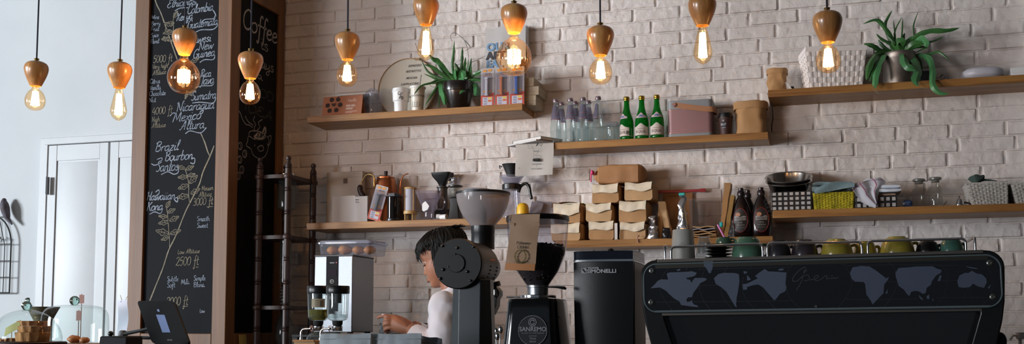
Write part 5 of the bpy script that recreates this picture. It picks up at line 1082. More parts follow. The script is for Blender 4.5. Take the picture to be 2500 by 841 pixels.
# pile of flat bags
z0 = z5+.0005
for i in range(5):
    loc, w, h = E(z0, 1686+2*i, 1751-i, 560, -.165); q = MB(); th_ = .006
    q.grid(lambda u, v: ((u-.5)*w+.0, .07*(v-.5), .0055+.0022*math.sin(u*9+i*2)+.002*noise.noise(Vector((u*5, v*5, i*3)))), 16, 5, .0045)
    q.v = [v-Vector((0, 0, min(w_.z for w_ in q.v))) for v in q.v] if False else q.v; mz = min(v.z for v in q.v); q.v = [v-Vector((0, 0, mz)) for v in q.v]; mx = max(v.z for v in q.v)
    tag(q.build('flat_bag', [M_kraft, M_kraft2, M_kraft, mat('grey_paper', '#8d8a8c', .7), M_kraft2][i], loc=(loc.x, -.165, z0)), ['bottom flat kraft bag of the small pile before the clear tub', 'second flat kraft bag from the bottom of the small pile', 'middle flat kraft bag of the small pile', 'grey flat bag near the top of the small pile', 'topmost flat kraft bag of the small pile'][i], 'bag', 'flat bags in a small pile'); z0 += mx+.0004
# foil bag with teal clip
o = standing_bag(1652, 1682, 478, -.19, mat('bright_foil', '#cfcfd4', .18, .9, bump=1.0, bscale=26), 'tall crumpled silver foil bag closed with a teal clip', 0, .006, 'foil_bag', .35, .014)
M_teal = mat('teal_plastic', '#2aa9a4', .4)
p = at(1665, 475, -.19); e_ = thing('foil_coffee_bag', 'tall crumpled silver foil bag closed with a teal clip', 'bag', o.location); o.parent = e_; o.location = (0, 0, 0); o.name = 'bag_body'
for k in ('label', 'category'): del o[k]
MB().box(p.x-e_.location.x, 0, p.z-e_.location.z, .028, .014, .013).build('bag_clip', M_teal, e_, bevel=.003)
# tall leaning kraft bags
def lean_bag(x0, x1, xt0, xt1, yt, Y, m, lab, dep=.012, D=.09):
    z = z5+.0005; yb = proj((at(x0, 500, Y).x, Y, z))[1]; a, b, c, d = at(x0, yb, Y), at(x1, yb, Y), at(xt0, yt, Y), at(xt1, yt, Y); cx = (a.x+b.x)/2; q = MB(); n = 10; rings = []
    for s in range(n+1):
        v = s/n; x_a = a.x+(c.x-a.x)*v-cx; x_b = b.x+(d.x-b.x)*v-cx; zz = (c.z-z)*v; o_ = .003*noise.noise(Vector((v*5, x0, 0)))
        rings.append([(x_a+o_, -D/2, zz), (x_b+o_, -D/2+.004, zz), (x_b+o_+.002, D/2-.01, zz-.004*v), (x_a+o_+.003, D/2, zz)])
    rings.append([(p[0]*.96+.04*rings[-1][0][0], p[1]*.9, p[2]-.02) for p in rings[-1]]); q.loft(rings); return tag(q.build('folded_bag', m, loc=(cx, Y+D/2, z), smooth=False), lab, 'bag', 'tall folded kraft bags')
lean_bag(1756, 1764, 1768, 1784, 447, -.12, M_kraft, 'tallest folded kraft bag, leaning right behind the clipped one', D=.07)
lean_bag(1767, 1777, 1783, 1793, 477, -.185, mat('tan_kraft', '#b08a50', .7, bump=.2), 'tan folded bag with a pink and teal clip leaning beside the syrup bottles', D=.06)
t = thing('bag_clip', 'pink and teal bag clip hanging over the shelf edge beside the syrup bottles', 'clip', at(1764, 550, -.215)); l = t.location.copy()
q = MB(); q.tube([LP(1752, 549, -.216, l), LP(1770, 583, -.222, l)], .0042, 8); q.build('clip_arm', mat('orchid_pink_plastic', '#d070b8', .4), t); q = MB(); q.box(*LP(1761, 549, -.214, l), .014, .016, .022); q.build('clip_head', M_teal, t, bevel=.003)
lean_bag(1777, 1798, 1781, 1786, 528, -.18, mat('black_white_foil', '#1a1a1c', .3, .2, bump=.6, bscale=40, col2='#8a8a8c', nscale=70), 'small black and white foil packet beside the first syrup bottle', D=.03)
# syrup bottles
M_syr = mat('dark_brown_plastic_bottle', '#150a0a', .22, coat=.3); M_sred = mat('dull_red_print', '#8a1a20', .5); M_sl = mat('dark_label', '#140d0c', .5)
def syrup():
    t = thing('syrup_bottle', 'x', 'bottle', (0, 0, 0), group='brown syrup bottles'); q = MB(); rings = []
    for a_, b_, z in [(.033, .020, 0), (.038, .024, .004), (.042, .027, .03), (.0435, .028, .07), (.041, .026, .105), (.034, .022, .14), (.022, .017, .168), (.0145, .0145, .182), (.013, .013, .192)]:
        rings.append([(a_*math.copysign(abs(math.cos(2*PI*j/32))**.9, math.cos(2*PI*j/32)), b_*math.sin(2*PI*j/32), z) for j in range(32)])
    q.loft(rings); b_ = q.build('bottle_body', M_syr, t); q = MB()
    q.lathe([(.0155, .186), (.0165, .190), (.0165, .204), (.0135, .208), (.0115, .210), (.0115, .220), (.009, .222), (0, .222)], n=24); q.build('cap', mat('dark_cap', '#1f1418', .3), t)
    bulge = lambda x, y, z: (x, -.0285*math.sqrt(max(.05, 1-(x/.046)**2))*(1-.12*abs((z-.075)/.07)**2)+y, z)
    el = lambda rx, rz, n=36: [(rx*math.cos(2*PI*i/n), rz*math.sin(2*PI*i/n)+.074) for i in range(n)]
    q = MB(); pts = el(.0315, .0545); q.add([bulge(x, -.0008, z) for x, z in pts]+[bulge(x*.5, -.0008, .074+(z-.074)*.5) for x, z in pts]+[bulge(0, -.0008, .074)], [(i, (i+1) % 36, 36+(i+1) % 36, 36+i) for i in range(36)]+[(36+i, 36+(i+1) % 36, 72) for i in range(36)]); lb = q.build('oval_label', M_sl, t)
    q = MB(); q.tube([bulge(x, -.0013, z) for x, z in pts], .0010, 5, closed=True); q.build('red_ring', M_sred, lb)
    q = MB(); q.add([bulge(x, -.0014, z) for x, z in [(-.022+.011*math.cos(s*PI/6)+.012, .100+.009*math.sin(s*PI/6)) for s in range(12)]], [tuple(range(12))]); q.build('sundae_picture', mat('caramel_print', '#a36a48', .5), lb)
    q = MB(); q.grid(lambda u, v: bulge((u-.5)*.052, -.0013, .074+.017*v+.003*math.sin(u*PI*3)*v), 10, 3); q.build('label_band', mat('grey_white_print', '#86827e', .5), lb)
    q = MB(); text(q, "HERSHEY'S", 0, .0765, .0105, -.0019, warp=bulge, bold=.01, wide=.72); q.build('band_lettering', mat('dark_label_print', '#241616', .5), lb)
    q = MB(); text(q, 'Syrup', 0, .062, .006, -.0016, warp=bulge, bold=.01); text(q, 'GENUINE', 0, .050, .006, -.0016, warp=bulge, shear=.2); text(q, 'CHOCOLATE FLAVOR', 0, .040, .003, -.0016, warp=bulge); q.build('small_lettering', mat('pale_label_print', '#8c8880', .5), lb); return t
s0 = syrup()
for i, (px, Y, rz, lab) in enumerate([(1811, -.165, -.12, 'brown syrup bottle with red oval label, left one, beside the foil packet'), (1860, -.165, .05, 'brown syrup bottle with red oval label, right one, below the steel bowls'), (1827, -.085, 0, 'brown syrup bottle half hidden behind the two front ones')]):
    p = at(px, 582, Y)
    if i == 0: s0.location = (p.x, Y, z5+.0004); s0.rotation_euler.z = rz; s0['label'] = lab
    else: copy_tree(s0, loc=(p.x, Y, z5+.0004), rz=rz, label=lab)

q = MB(); q.grid(lambda u, v: ((u-.5)*.10, .05-.10*v, .0035*u), 4, 4, .0015); p = at(1404, 494, -.10)
tag(q.build('lime_folder', mat('lime_green_paper', '#9aac2c', .6), loc=(p.x, -.095, r2[1]+.0045)), 'lime green paper lying between the second and third coffee bag rows', 'paper')
q = MB(); l = at(1557, 590, -.218); q.tube(smoothpath([(.004, .012, .012), (0, 0, .010), (-.002, -.002, -.004), (.001, -.002, -.020)], 5), .0028, 8); tag(q.build('pink_ribbon', mat('dusty_pink_ribbon', '#a87a74', .7), loc=(l.x, -.2145, SH[5][0]-.0005+.003)), 'short dusty pink ribbon hanging over the shelf edge below the coffee bags', 'ribbon')
# ---------------------------------------------------------------- shelf 6
z6 = SH[6][0]
M_gw = mat('grey_white_square', '#a8a5a2', .5); M_gb = mat('black_woven_plastic', '#0d0d10', .4)
def gingham(x0, x1, yt, Y, D, rows, cols, lab):
    loc, w, h = E(6, x0, x1, yt, Y-D/2); t = thing('checked_basket', lab, 'basket', (loc.x, Y, loc.z), group='black and white checked baskets')
    q = MB(); T_ = .004
    q.box(0, -D/2+T_/2, h/2, w, T_, h); q.box(0, D/2-T_/2, h/2, w, T_, h); q.box(-w/2+T_/2, 0, h/2, T_, D-2*T_, h); q.box(w/2-T_/2, 0, h/2, T_, D-2*T_, h); q.box(0, 0, .002, w, D, .004); bd = q.build('basket_body', M_gb, t, bevel=.001)
    q = MB(); cw_ = w/cols; ch = h/rows
    for i in range(cols):
        for j in range(rows):
            q.box(-w/2+cw_*(i+.5), -D/2-.0006, ch*(j+.5), cw_*.60, .0016, ch*.60)
    nd = int(round(D/cw_))
    for i in range(nd):
        for j in range(rows):
            for sg_ in (-1, 1): q.box(sg_*(w/2+.0006), -D/2+D*(i+.5)/nd, ch*(j+.5), .0016, D/nd*.6, ch*.6)
    q.build('white_weave', M_gw, bd); return t, h, w
t, hb, wb_ = gingham(1884, 1982, 468, -.130, .215, 4, 7, 'black and white checked basket under the two steel bowls')
loc_b = t.location
# bowls
M_bowl = mat('stainless_bowl', '#a5a19e', .2, 1)
for i, (x0, x1, yt, dz, lab) in enumerate([(1869, 1983, 452, 0, 'lower stainless steel bowl nested under the other on the checked basket'), (1868, 1984, 445, .022, 'upper shiny stainless steel bowl resting in the lower one')]):
    a, b = at(x0, 460, -.155), at(x1, 460, -.155); r_ = (b.x-a.x)/2; hh = .075
    q = MB(); q.lathe([(r_*.42, .0), (r_*.55, .004), (r_*.80, hh*.45), (r_*.93, hh*.93), (r_*1.0, hh), (r_*1.02, hh*.985), (r_*1.0, hh*.965), (r_*.94, hh*.94)][:6]+[(r_*1.0, hh+.002), (r_*.92, hh-.001), (r_*.78, hh*.45), (r_*.52, .006), (0, .004)], n=56)
    o = q.build('steel_bowl', M_bowl, loc=((a.x+b.x)/2, -.123-.006*i, loc_b.z+hb-.011+.015*i)); o.rotation_euler.x = R(21); tag(o, lab, 'bowl', 'nested steel bowls')
# yellow basket
loc, w, h = E(6, 1987, 2085, 469, -.235); D = .16; t = thing('yellow_basket', 'mustard yellow woven basket with a blue cloth on top', 'basket', (loc.x, -.155, loc.z))
M_y = mat('mustard_yellow_weave', '#b8a820', .6, bump=.8, bscale=120, col2='#8a8010', nscale=40)
cb = [(-w*.48, -D/2), (w*.48, -D/2), (w*.48, D/2), (-w*.48, D/2)]; ct = [(-w*.51, -D/2-.004), (w*.51, -D/2-.004), (w*.51, D/2), (-w*.51, D/2)]
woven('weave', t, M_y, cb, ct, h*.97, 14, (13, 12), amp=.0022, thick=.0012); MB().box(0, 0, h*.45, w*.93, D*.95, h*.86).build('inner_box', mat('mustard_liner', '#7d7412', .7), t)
def cloth_layer(nm, m, loc, w, d, th, lab, seed, nfold=3, group=None, droop=0, crump=.006):
    t = thing(nm, lab, 'cloth', loc, group=group)
    for k in range(nfold):
        q = MB(); rings = []; zz = k*th
        for s in range(21):
            u = s/20; x = (u-.5)*w*(1-.03*k); en = 1-(abs(u-.5)*2)**8*.35
            rings.append([(x+.003*noise.noise(Vector((y*20, z*30, seed+k))), y+crump*noise.noise(Vector((x*16, y*12, seed+k*3))), max(zz if k else 0.0, zz+th/2+(z-th/2)*en+crump*.8*noise.noise(Vector((x*13, y*13, seed+k*5)))-droop*(abs(u-.5)*2)**2.5)) for y, z in rrect(-d/2*(1-.04*k), d/2*(1-.04*k), 0, th, th*.49, 5)])
        q.loft(rings[::-1]); q.build('folded_layer', m, t, ang=70)
    return t
M_bcl = mat('grey_blue_cloth', '#6f868a', .9, bump=.6, bscale=300, sheen=.3)
cloth_layer('blue_cloth', M_bcl, (loc.x-.004, -.158, loc.z+h*.98+.010), w*1.02, .17, .017, 'crumpled grey-blue cloth lying folded on the yellow basket', 3, 2, crump=.014)
q = MB(); q.grid(lambda u, v: ((u-.45)*w*1.0, -.252-.006*math.sin(u*5+v*2), h*1.0+.03*u*(1-.2*u)+.018*math.sin(u*PI)*(1-v)-.018*v-.0), 18, 6, .003)
o = q.build('draped_edge', M_bcl, bpy.data.objects['blue_cloth']); o.location = (0, .155, -h*1.0)
# second checked basket with towels
t2, hb2, wb2 = gingham(2090, 2190, 480, -.155, .16, 2, 7, 'black and white checked basket filled with folded white towels'); L2 = t2.location
cloth_layer('brown_towel', mat('beige_cloth', '#9a8070', .9, bump=.5, bscale=300), (L2.x+.012, -.157, L2.z+hb2-.008), wb2*.84, .128, .010, 'beige folded cloth under the white towels', 11, 2)
cloth_layer('white_towel', mat('white_towel_cloth', '#ccd2dc', .9, bump=.5, bscale=300), (L2.x+.022, -.16, L2.z+hb2+.0165), wb2*.96, .155, .016, 'stack of folded white towels in the checked basket', 17, 2, crump=.005)
# striped tea towel, draped over towels and basket
def stripes_mat():
    m = bpy.data.materials.new('striped_tea_towel'); m.use_nodes = True; nt = m.node_tree; b = nt.nodes['Principled BSDF']; b.inputs['Roughness'].default_value = .9
    a = nt.nodes.new('ShaderNodeAttribute'); a.attribute_name = 'stripe'; r = nt.nodes.new('ShaderNodeValToRGB'); r.color_ramp.elements[0].color = lin('#b3b3bb'); r.color_ramp.elements[1].color = lin('#8f4a62'); r.color_ramp.elements[0].position = .45; r.color_ramp.elements[1].position = .55
    nt.links.new(a.outputs['Fac'], r.inputs[0]); nt.links.new(r.outputs[0], b.inputs['Base Color']); return m
q = MB(); nu, nv = 30, 34; p0 = at(2122, 440, -.2); L = Vector((L2.x, -.155, L2.z))
ctl = [((2078, 455), (2112, 440), (2150, 434)), ((2086, 470), (2110, 436), (2162, 444)), ((2094, 482), (2122, 447), (2160, 452)), ((2102, 494), (2126, 458), (2145, 470)), ((2118, 502), (2132, 470), (2142, 486)), ((2138, 509), (2139, 490), (2141, 502))]
def towel(u, v):
    i = min(4, int(v*5)); f = v*5-i; A = [Vector((*ctl[i][k], 0)).lerp(Vector((*ctl[i+1][k], 0)), f) for k in range(3)]
    p = A[0]*(1-u)**2+A[1]*2*u*(1-u)+A[2]*u*u; fold = math.sin(u*13+v*2)*.006
    Y = -.254-.012*v+.06*math.sin(u*PI*.5)*(1-v)*.8+fold; g = at(p.x, p.y, Y); return g-L
q.grid(towel, nu, nv, .0014); o = q.build('tea_towel', stripes_mat(), loc=L); o.data.attributes.new('stripe', 'FLOAT', 'POINT'); A_ = o.data.attributes['stripe'].data; N_ = (nu+1)*(nv+1)
for i in range(len(A_)):
    u = (i % N_) % (nu+1)/nu; v = (i % N_)//(nu+1)/nv; A_[i].value = 1 if abs(u-.30) < .022 or abs(u-.72) < .02 or abs(v-.12) < .012 else 0
tag(o, 'white tea towel with red stripes draped over the second checked basket', 'towel')
q = MB(); q.sphere(0, 0, .022, .052, .045, .034, 28, 18); q.v = [v+Vector((noise.noise(v*40)*.016, noise.noise(v*35+Vector((3, 0, 0)))*.014, noise.noise(v*30+Vector((0, 5, 0)))*.016)) for v in q.v]
p = at(2128, 455, -.16); o = q.build('tea_towel_bunch', mat('white_towel_cloth', '#ccd2dc', .9), bpy.data.objects['tea_towel']); o.location = (p.x-L.x, p.y-L.y, p.z-L.z-.022)
# blue cap, jars, spoon, strainer
loc, w, h = E(6, 2203, 2228, 487, -.20); t = thing('bottle_cap', 'round dark blue cap with a pale script mark beside the glass jars', 'cap', loc)
q = MB(); q.lathe([(w*.42, 0), (w*.5, .004), (w*.5, .016), (w*.44, .018), (0, .018)], n=32); q.v = [Vector((v.x, -v.z+.006, v.y*.8+h/2)) for v in q.v]; q.build('cap_body', mat('navy_blue_plastic', '#1c2a48', .35), t)
q = MB(); stroke(q, [Vector((a_*w, -.0135, h*.5+b_*h)) for a_, b_ in ((-.28, -.1), (-.1, .15), (0, -.12), (.12, .14), (.28, .02))], .0016, Vector((0, -1, 0)), 5); q.build('script_mark', mat('pale_blue_print', '#7484a4', .5), t)
for i, (x0, x1, yt) in enumerate([(2228, 2263, 438), (2268, 2303, 434)]):
    loc, w, h = E(6, x0, x1, yt, -.13); t = thing('apothecary_jar', ['clear glass apothecary jar, left of the pair', 'clear glass apothecary jar, right of the pair, beside the small spoon'][i], 'jar', loc, group='clear apothecary jars'); r_ = w/2
    MB().lathe([(r_*.96, 0), (r_, .004), (r_, h*.62), (r_*.9, h*.68), (r_*.66, h*.72), (r_*.64, h*.84), (r_*.8, h*.87)], n=36, cap1=False).build('jar_body', glass('grey_clear_glass', '#f0f0ee', .06, .02, '#b4b4b2'), t)
    MB().lathe([(r_*.55, h*.84), (r_*.6, h*.9), (r_*.9, h*.93), (r_*.92, h*.97), (r_*.8, h), (0, h)], n=36).build('stopper', glass('frosted_stopper', '#bdbdb8', .45, .15, '#7f7e7a'), t)
loc, w, h = E(6, 2293, 2314, 490, -.19); q = MB(); q.tube([(-w*.4, 0, .005), (-w*.1, 0, .006), (w*.4, .0, h*.9)], [.005, .0045, .002], 8); q.sphere(-w*.4, 0, .0065, .008, .006, .0062, 12, 8)
tag(q.build('small_spoon', M_chrome, loc=loc), 'small shiny metal spoon lying in front of the right glass jar', 'spoon')
loc, w, h = E(6, 2328, 2362, 487, -.18); t = thing('metal_strainer', 'small shiny metal cup strainer with a short dark handle', 'strainer', loc)
MB().lathe([(.014, 0), (.018, .002), (.016, h*.7), (.012, h), (0, h)], n=28).build('cup', M_chrome, t); q = MB(); q.lathe([(.024, .006), (.024, .0085)], n=24); q.build('rim', M_chrome, t); MB().tube([(.012, 0, h*.6), (.03, -.004, h*.45), (.042, -.006, h*.25)], .004, 8).build('handle', M_black, t)
# pale woven baskets
M_ww = mat('pale_woven_rope', '#b0aca5', .8, bump=.8, bscale=90, col2='#a09c95', nscale=30)
for i, (x0, x1, yt) in enumerate([(2372, 2462, 446), (2480, 2570, 446)]):
    loc, w, h = E(6, x0, x1, yt, -.225); D = .17; t = thing('white_basket', ['pale woven rope basket with a green cloth on its rim', 'pale woven rope basket at the right frame edge'][i], 'basket', (loc.x, -.225+D/2, loc.z), group='pale woven rope baskets')
    cb = [(-w*.45, -D*.45), (w*.5, -D*.45), (w*.5, D/2), (-w*.45, D/2)]; ct = [(-w*.60, -D/2), (w*.5, -D/2), (w*.5, D/2), (-w*.60, D/2)]
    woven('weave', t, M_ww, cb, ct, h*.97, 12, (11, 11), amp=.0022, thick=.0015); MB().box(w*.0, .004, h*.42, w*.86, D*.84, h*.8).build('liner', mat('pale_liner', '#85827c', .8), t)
    q = MB(); q.tube([(ct[k][0], ct[k][1], h*.975) for k in range(4)], .0045, 8, closed=True); q.build('rim', M_ww, t)
    if i == 0: Lb, hb_ = t.location.copy(), h
q = MB(); q.sphere(0, 0, .018, .034, .03, .018, 22, 12); q.v = [v+Vector((noise.noise(v*40)*.012, noise.noise(v*44)*.008, noise.noise(v*40+Vector((0, 5, 0)))*.012)) for v in q.v]
for v in q.v: v.z = max(v.z, 0)
q.tube(smoothpath([(.02, -.005, .012), (.045, -.008, .009), (.075, -.006, .005)], 4), [.008, .006, .005, .004, .004, .003, .003, .002, .002], 8)
p = at(2385, 445, -.19); tag(q.build('green_cloth', mat('dark_green_cloth', '#33453f', .9, bump=.6, bscale=300), loc=(p.x, -.2, Lb.z+hb_*.97+.005)), 'crumpled dark green cloth lying on the rim of a pale basket', 'cloth')
# ---------------------------------------------------------------- counters
M_ctr = wood('dark_counter_wood', '#3a2a1f', '#4c3829', .5)
def counter(x0, x1, y0, y1, z, lab):
    t = thing('counter', lab, 'counter', ((x0+x1)/2, (y0+y1)/2, 0)); MB().box(0, 0, z/2-.02, x1-x0-.04, y1-y0-.04, z-.04).build('cabinet_body', M_ctr, t, bevel=.003)
    MB().box(0, 0, z-.02, x1-x0, y1-y0, .04).build('countertop', mat('grey_stone_top', '#55524e', .35, col2='#4a4744', nscale=30), t, bevel=.003)
CZ = 1.0
counter(-2.70, 1.6, -.66, -.022, CZ, 'long back counter against the brick wall below the shelves, mostly below the frame')
counter(-2.15, 1.6, -2.55, -1.14, CZ, 'front bar counter carrying the grinders and espresso machine')
counter(-3.5, -2.20, -2.10, -1.08, 1.20, 'pastry counter at the left carrying the glass domes and tablet till')
# ---------------------------------------------------------------- wooden drip tower
def turned(mb, x, y, z0, z1, r):
    n = max(1, int((z1-z0)/.11)); pr = [(r*.9, z0)]
    L_ = (z1-z0-.035)
    for i in range(n):
        za = z0+L_*i/n; zb = z0+L_*(i+1)/n
        pr += [(r, za+.004), (r, zb-.026), (r*.82, zb-.023), (r*1.02, zb-.019), (r*1.02, zb-.014), (r*.82, zb-.011), (r*1.0, zb-.007)]
    pr += [(r*1.0, z1-.045), (r*.6, z1-.028), (r*.55, z1-.022), (r*.8, z1-.016), (r*.75, z1-.006), (r*.3, z1), (0, z1)]
    mb.lathe(pr, x, y, 0, n=20)
xa, xb, ya, yb = -2.652, -2.497, -.41, -.15
t = thing('drip_tower', 'dark turned-wood cold drip coffee tower with glass vessels beside the pillar', 'coffee tower', ((xa+xb)/2, (ya+yb)/2, CZ+.0005)); L = t.location.copy()
zt_ = {k: v-L.z for k, v in {'B': at(708, 381, ya).z, 'C': at(760, 398, yb).z, 'A': at(637, 391, ya).z, 'D': at(690, 402, yb).z}.items()}
for k, x, y in (('A', xa, ya), ('B', xb, ya), ('C', xb, yb), ('D', xa, yb)):
    mb = MB(); turned(mb, x-L.x, y-L.y, 0, zt_['B'], .0165); mb.build('post', M_darkwood, t)
lv = [at(708, yy, ya).z-L.z for yy in (430, 579, 752)]
for i, z in enumerate(lv+[.03]):
    q = MB(); hw, hd = (xb-xa)/2, (yb-ya)/2; n = 24
    o_ = [((hw+.010)*math.copysign(abs(math.cos(a))**.55, math.cos(a)), (hd+.010)*math.copysign(abs(math.sin(a))**.55, math.sin(a))) for a in [2*PI*j/n for j in range(n)]]
    i_ = [(.047*math.cos(2*PI*j/n), .047*math.sin(2*PI*j/n)) for j in range(n)]
    q.loft([[(x, y, z+.009) for x, y in o_], [(x, y, z-.009) for x, y in o_], [(x, y, z-.009) for x, y in i_], [(x, y, z+.009) for x, y in i_]], closed=True); fr = q.build('ring_board', M_darkwood, t)
    for sx_, sy_ in ((1, 1), (1, -1), (-1, 1), (-1, -1)): MB().lathe([(.020, -.011), (.023, -.006), (.023, .006), (.020, .011)], n=20).build('collar', M_darkwood, fr, loc=(sx_*hw, sy_*hd, z))
q = MB(); q.lathe([(.006, lv[0]-.165), (.02, lv[0]-.150), (.044, lv[0]-.146), (.0465, lv[0]-.135), (.0465, lv[0]+.012), (.049, lv[0]+.016)], n=40, cap1=False); q.build('upper_glass', glass('tower_glass', '#dfe6e6', .10, .02, '#7d8484'), t)
q = MB(); q.lathe([(.038, lv[0]+.014), (.040, lv[0]+.016), (.040, lv[0]+.030), (.036, lv[0]+.034), (.006, lv[0]+.036), (.004, lv[0]+.05), (.009, lv[0]+.056), (.008, lv[0]+.066), (0, lv[0]+.07)], n=28); q.build('silver_lid', M_chrome, t)
q = MB(); q.tube([(0, 0, lv[0]-.16), (0, 0, lv[0]-.235)], .006, 12); q.box(0, 0, lv[0]-.19, .026, .012, .012); q.tube([(0, 0, lv[0]-.235), (0, 0, lv[0]-.26)], .003, 8); q.build('valve', M_chrome, t)
q = MB(); q.lathe([(.020, lv[1]-.225), (.030, lv[1]-.215), (.030, lv[1]-.02), (.034, lv[1]+.012)], n=32, cap1=False); q.build('middle_glass', glass('tower_glass', '#dfe6e6', .10, .02, '#7d8484'), t)
q = MB(); q.tube([(.024*math.cos(a*.35), .024*math.sin(a*.35), lv[2]+.012+a*.0009) for a in range(100)], .004, 8); q.tube([(0, 0, lv[1]-.22), (0, 0, lv[2]+.11)], .006, 10); q.build('glass_coil', glass('coil_glass', '#f0f0f0', .22, .02, '#a0a0a0'), t)
q = MB(); q.lathe([(.006, lv[2]-.01), (.02, lv[2]-.03), (.043, lv[2]-.08), (.046, lv[2]-.15), (.035, lv[2]-.18), (0, lv[2]-.182)][::-1], n=36); q.build('lower_flask', glass('tower_glass', '#dfe6e6', .10, .02, '#7d8484'), t)
# ---------------------------------------------------------------- water boiler on its stand, with pastry box
bx0, bx1 = -2.250, -2.061; ztop = 1.662
t = thing('equipment_stand', 'low black stand on the back counter under the water boiler', 'stand', (-2.03, -.42, CZ+.0005)); MB().box(0, 0, .295, .62, .40, .012).build('top', M_matte, t, bevel=.002); 
for sx_ in (-1, 1):
    for sy_ in (-1, 1): MB().box(sx_*.29, sy_*.18, .1445, .025, .025, .289).build('leg', M_matte, t)
t = thing('water_boiler', 'tall brushed steel hot water boiler with a black control strip', 'boiler', ((bx0+bx1)/2, -.485, 1.302)); W = bx1-bx0; H = ztop-1.302; D = .235
for a in (-1, 1):
    for b in (-1, 1): MB().lathe([(.012, 0), (.014, .010)], a*W*.4, b*D*.4, 0, n=16).build('foot', M_rubber, t)
MB().box(0, 0, .010+(H-.014)/2, W, D, H-.014).build('casing', mat('boiler_steel', '#84888e', .38, 1, bump=.05, bscale=150, stretch=(1, 1, 10)), t, bevel=.003)
MB().box(0, 0, H-.002, W+.002, D+.002, .004).build('top_plate', M_black, t)
x0, x1 = at(797, 700, -.6).x-t.location.x, at(826, 700, -.6).x-t.location.x
pl = MB().box((x0+x1)/2, -D/2-.001, H/2+.05, x1-x0, .003, H-.11).build('control_strip', mat('black_control_panel', '#0c0d10', .6, spec=.15), t)
q = MB(); text(q, 'marco', -.006, H-.037, .006, -D/2-.003); q.build('brand_lettering', M_white, pl); q = MB(); disc(q, (x0+x1)/2+.021, H-.034, .003, -D/2-.003, 12); q.build('red_dot', M_redp, pl)
q = MB(); q.prism([(x0+.008, H-.065), (x1-.008, H-.065), (x1-.008, H-.095), (x0+.008, H-.095)], -D/2-.0035, -D/2-.0025); q.build('display', mat('dark_violet_display', '#201a22', .6, spec=.1), pl)
for k in range(3):
    q = MB(); cz = H-.12-k*.037; q.tube([((x0+x1)/2+.0085*math.cos(2*PI*i/20), -D/2-.003, cz+.0085*math.sin(2*PI*i/20)) for i in range(20)], .0008, 4, closed=True); q.tube([((x0+x1)/2-.003, -D/2-.003, cz-.002), ((x0+x1)/2, -D/2-.003, cz+.004), ((x0+x1)/2+.003, -D/2-.003, cz-.002)], .0008, 4); q.build('touch_button', M_white, pl)
q = MB(); q.tube(smoothpath([(-.02, -D/2, .10), (-.02, -D/2-.05, .10), (-.02, -D/2-.06, .07)], 5), .008, 12); q.build('spout', M_chrome, t)
# pastry box
a, b = at(776, 620, -.58), at(905, 620, -.58); t = thing('pastry_box', 'clear plastic lidded box of round pastries on top of the water boiler', 'box', ((a.x+b.x)/2, -.485, ztop+.003)); w = b.x-a.x; h = at(840, 587, -.58).z-ztop-.003; D = .19; L = t.location
q = MB(); q.loft([[(x, y, z) for x, y in rrect(-w/2*k_, w/2*k_, -D/2*k_, D/2*k_, .018, 5)] for k_, z in ((.93, 0), (.96, .003), (1, h*.78), (1.01, h*.79))], True, False); q.build('tub', glass('milky_plastic', '#e9ecf4', .14, .08, '#b9bdca'), t)
q = MB(); q.loft([[(x, y, z) for x, y in rrect(-w/2*k_, w/2*k_, -D/2*k_, D/2*k_, .02, 5)] for k_, z in ((1.02, h*.74), (1.05, h*.76), (1.05, h*.88), (1.0, h*.9), (.97, h*.99), (.90, h*1.0), (.86, h*.96))]); q.build('lid', glass('milky_lid', '#d7dcea', .42, .08, '#b0b6c6'), t)
q = MB(); q.box(-w/2*1.05-.004, 0, h*.8, .008, .07, .016); q.build('lid_clip', M_white, t, bevel=.003)
M_past = mat('golden_pastry', '#dc9444', .6, bump=.4, bscale=60, col2='#bb7030', nscale=18)
for i, (dx, s_) in enumerate([(-.082, 1), (-.022, 1.08), (.045, .95), (.100, .9)]):
    q = MB(); q.sphere(0, 0, .021*s_, .031*s_, .034, .0205*s_, 24, 14)
    for v in q.v: v += Vector((0, 0, 1))*noise.noise(v*60)*.003
    for v in q.v: v.z = max(v.z, .0005)
    tag(q.build('pastry', M_past, loc=(L.x+dx, L.y-.035, L.z+.0035)), 'round golden pastry inside the clear box, '+['leftmost', 'second from the left', 'third from the left', 'rightmost'][i], 'pastry', 'pastries in the clear box')
# black device behind the hands
a, b = at(924, 800, -.55), at(1046, 800, -.55)
t = thing('black_tray', 'black ribbed tray standing behind the barista\'s hands', 'tray', (-1.868, -.47, 1.302)); t.location.x = max(-2.03, (a.x+b.x)/2-.02); zt2 = at(980, 790, -.55).z-1.302; w = b.x-a.x
MB().box(0, 0, zt2/2, w, .15, zt2).build('body', M_black, t, bevel=.006); 
for k in range(2): MB().box(0, -.0755, zt2*(.3+.4*k), w*.94, .004, .006).build('rib', mat('dark_grey_plastic', '#2c3038', .4), t)
t.location.x = (a.x+b.x)/2
bpy.data.objects['equipment_stand'].location.x = -1.98; 
for c in bpy.data.objects['equipment_stand'].children:
    if c.name.startswith('top'): c.scale.x = 1.2
    else: c.location.x += .07 if c.data.vertices[0].co.x > 0 else -.07
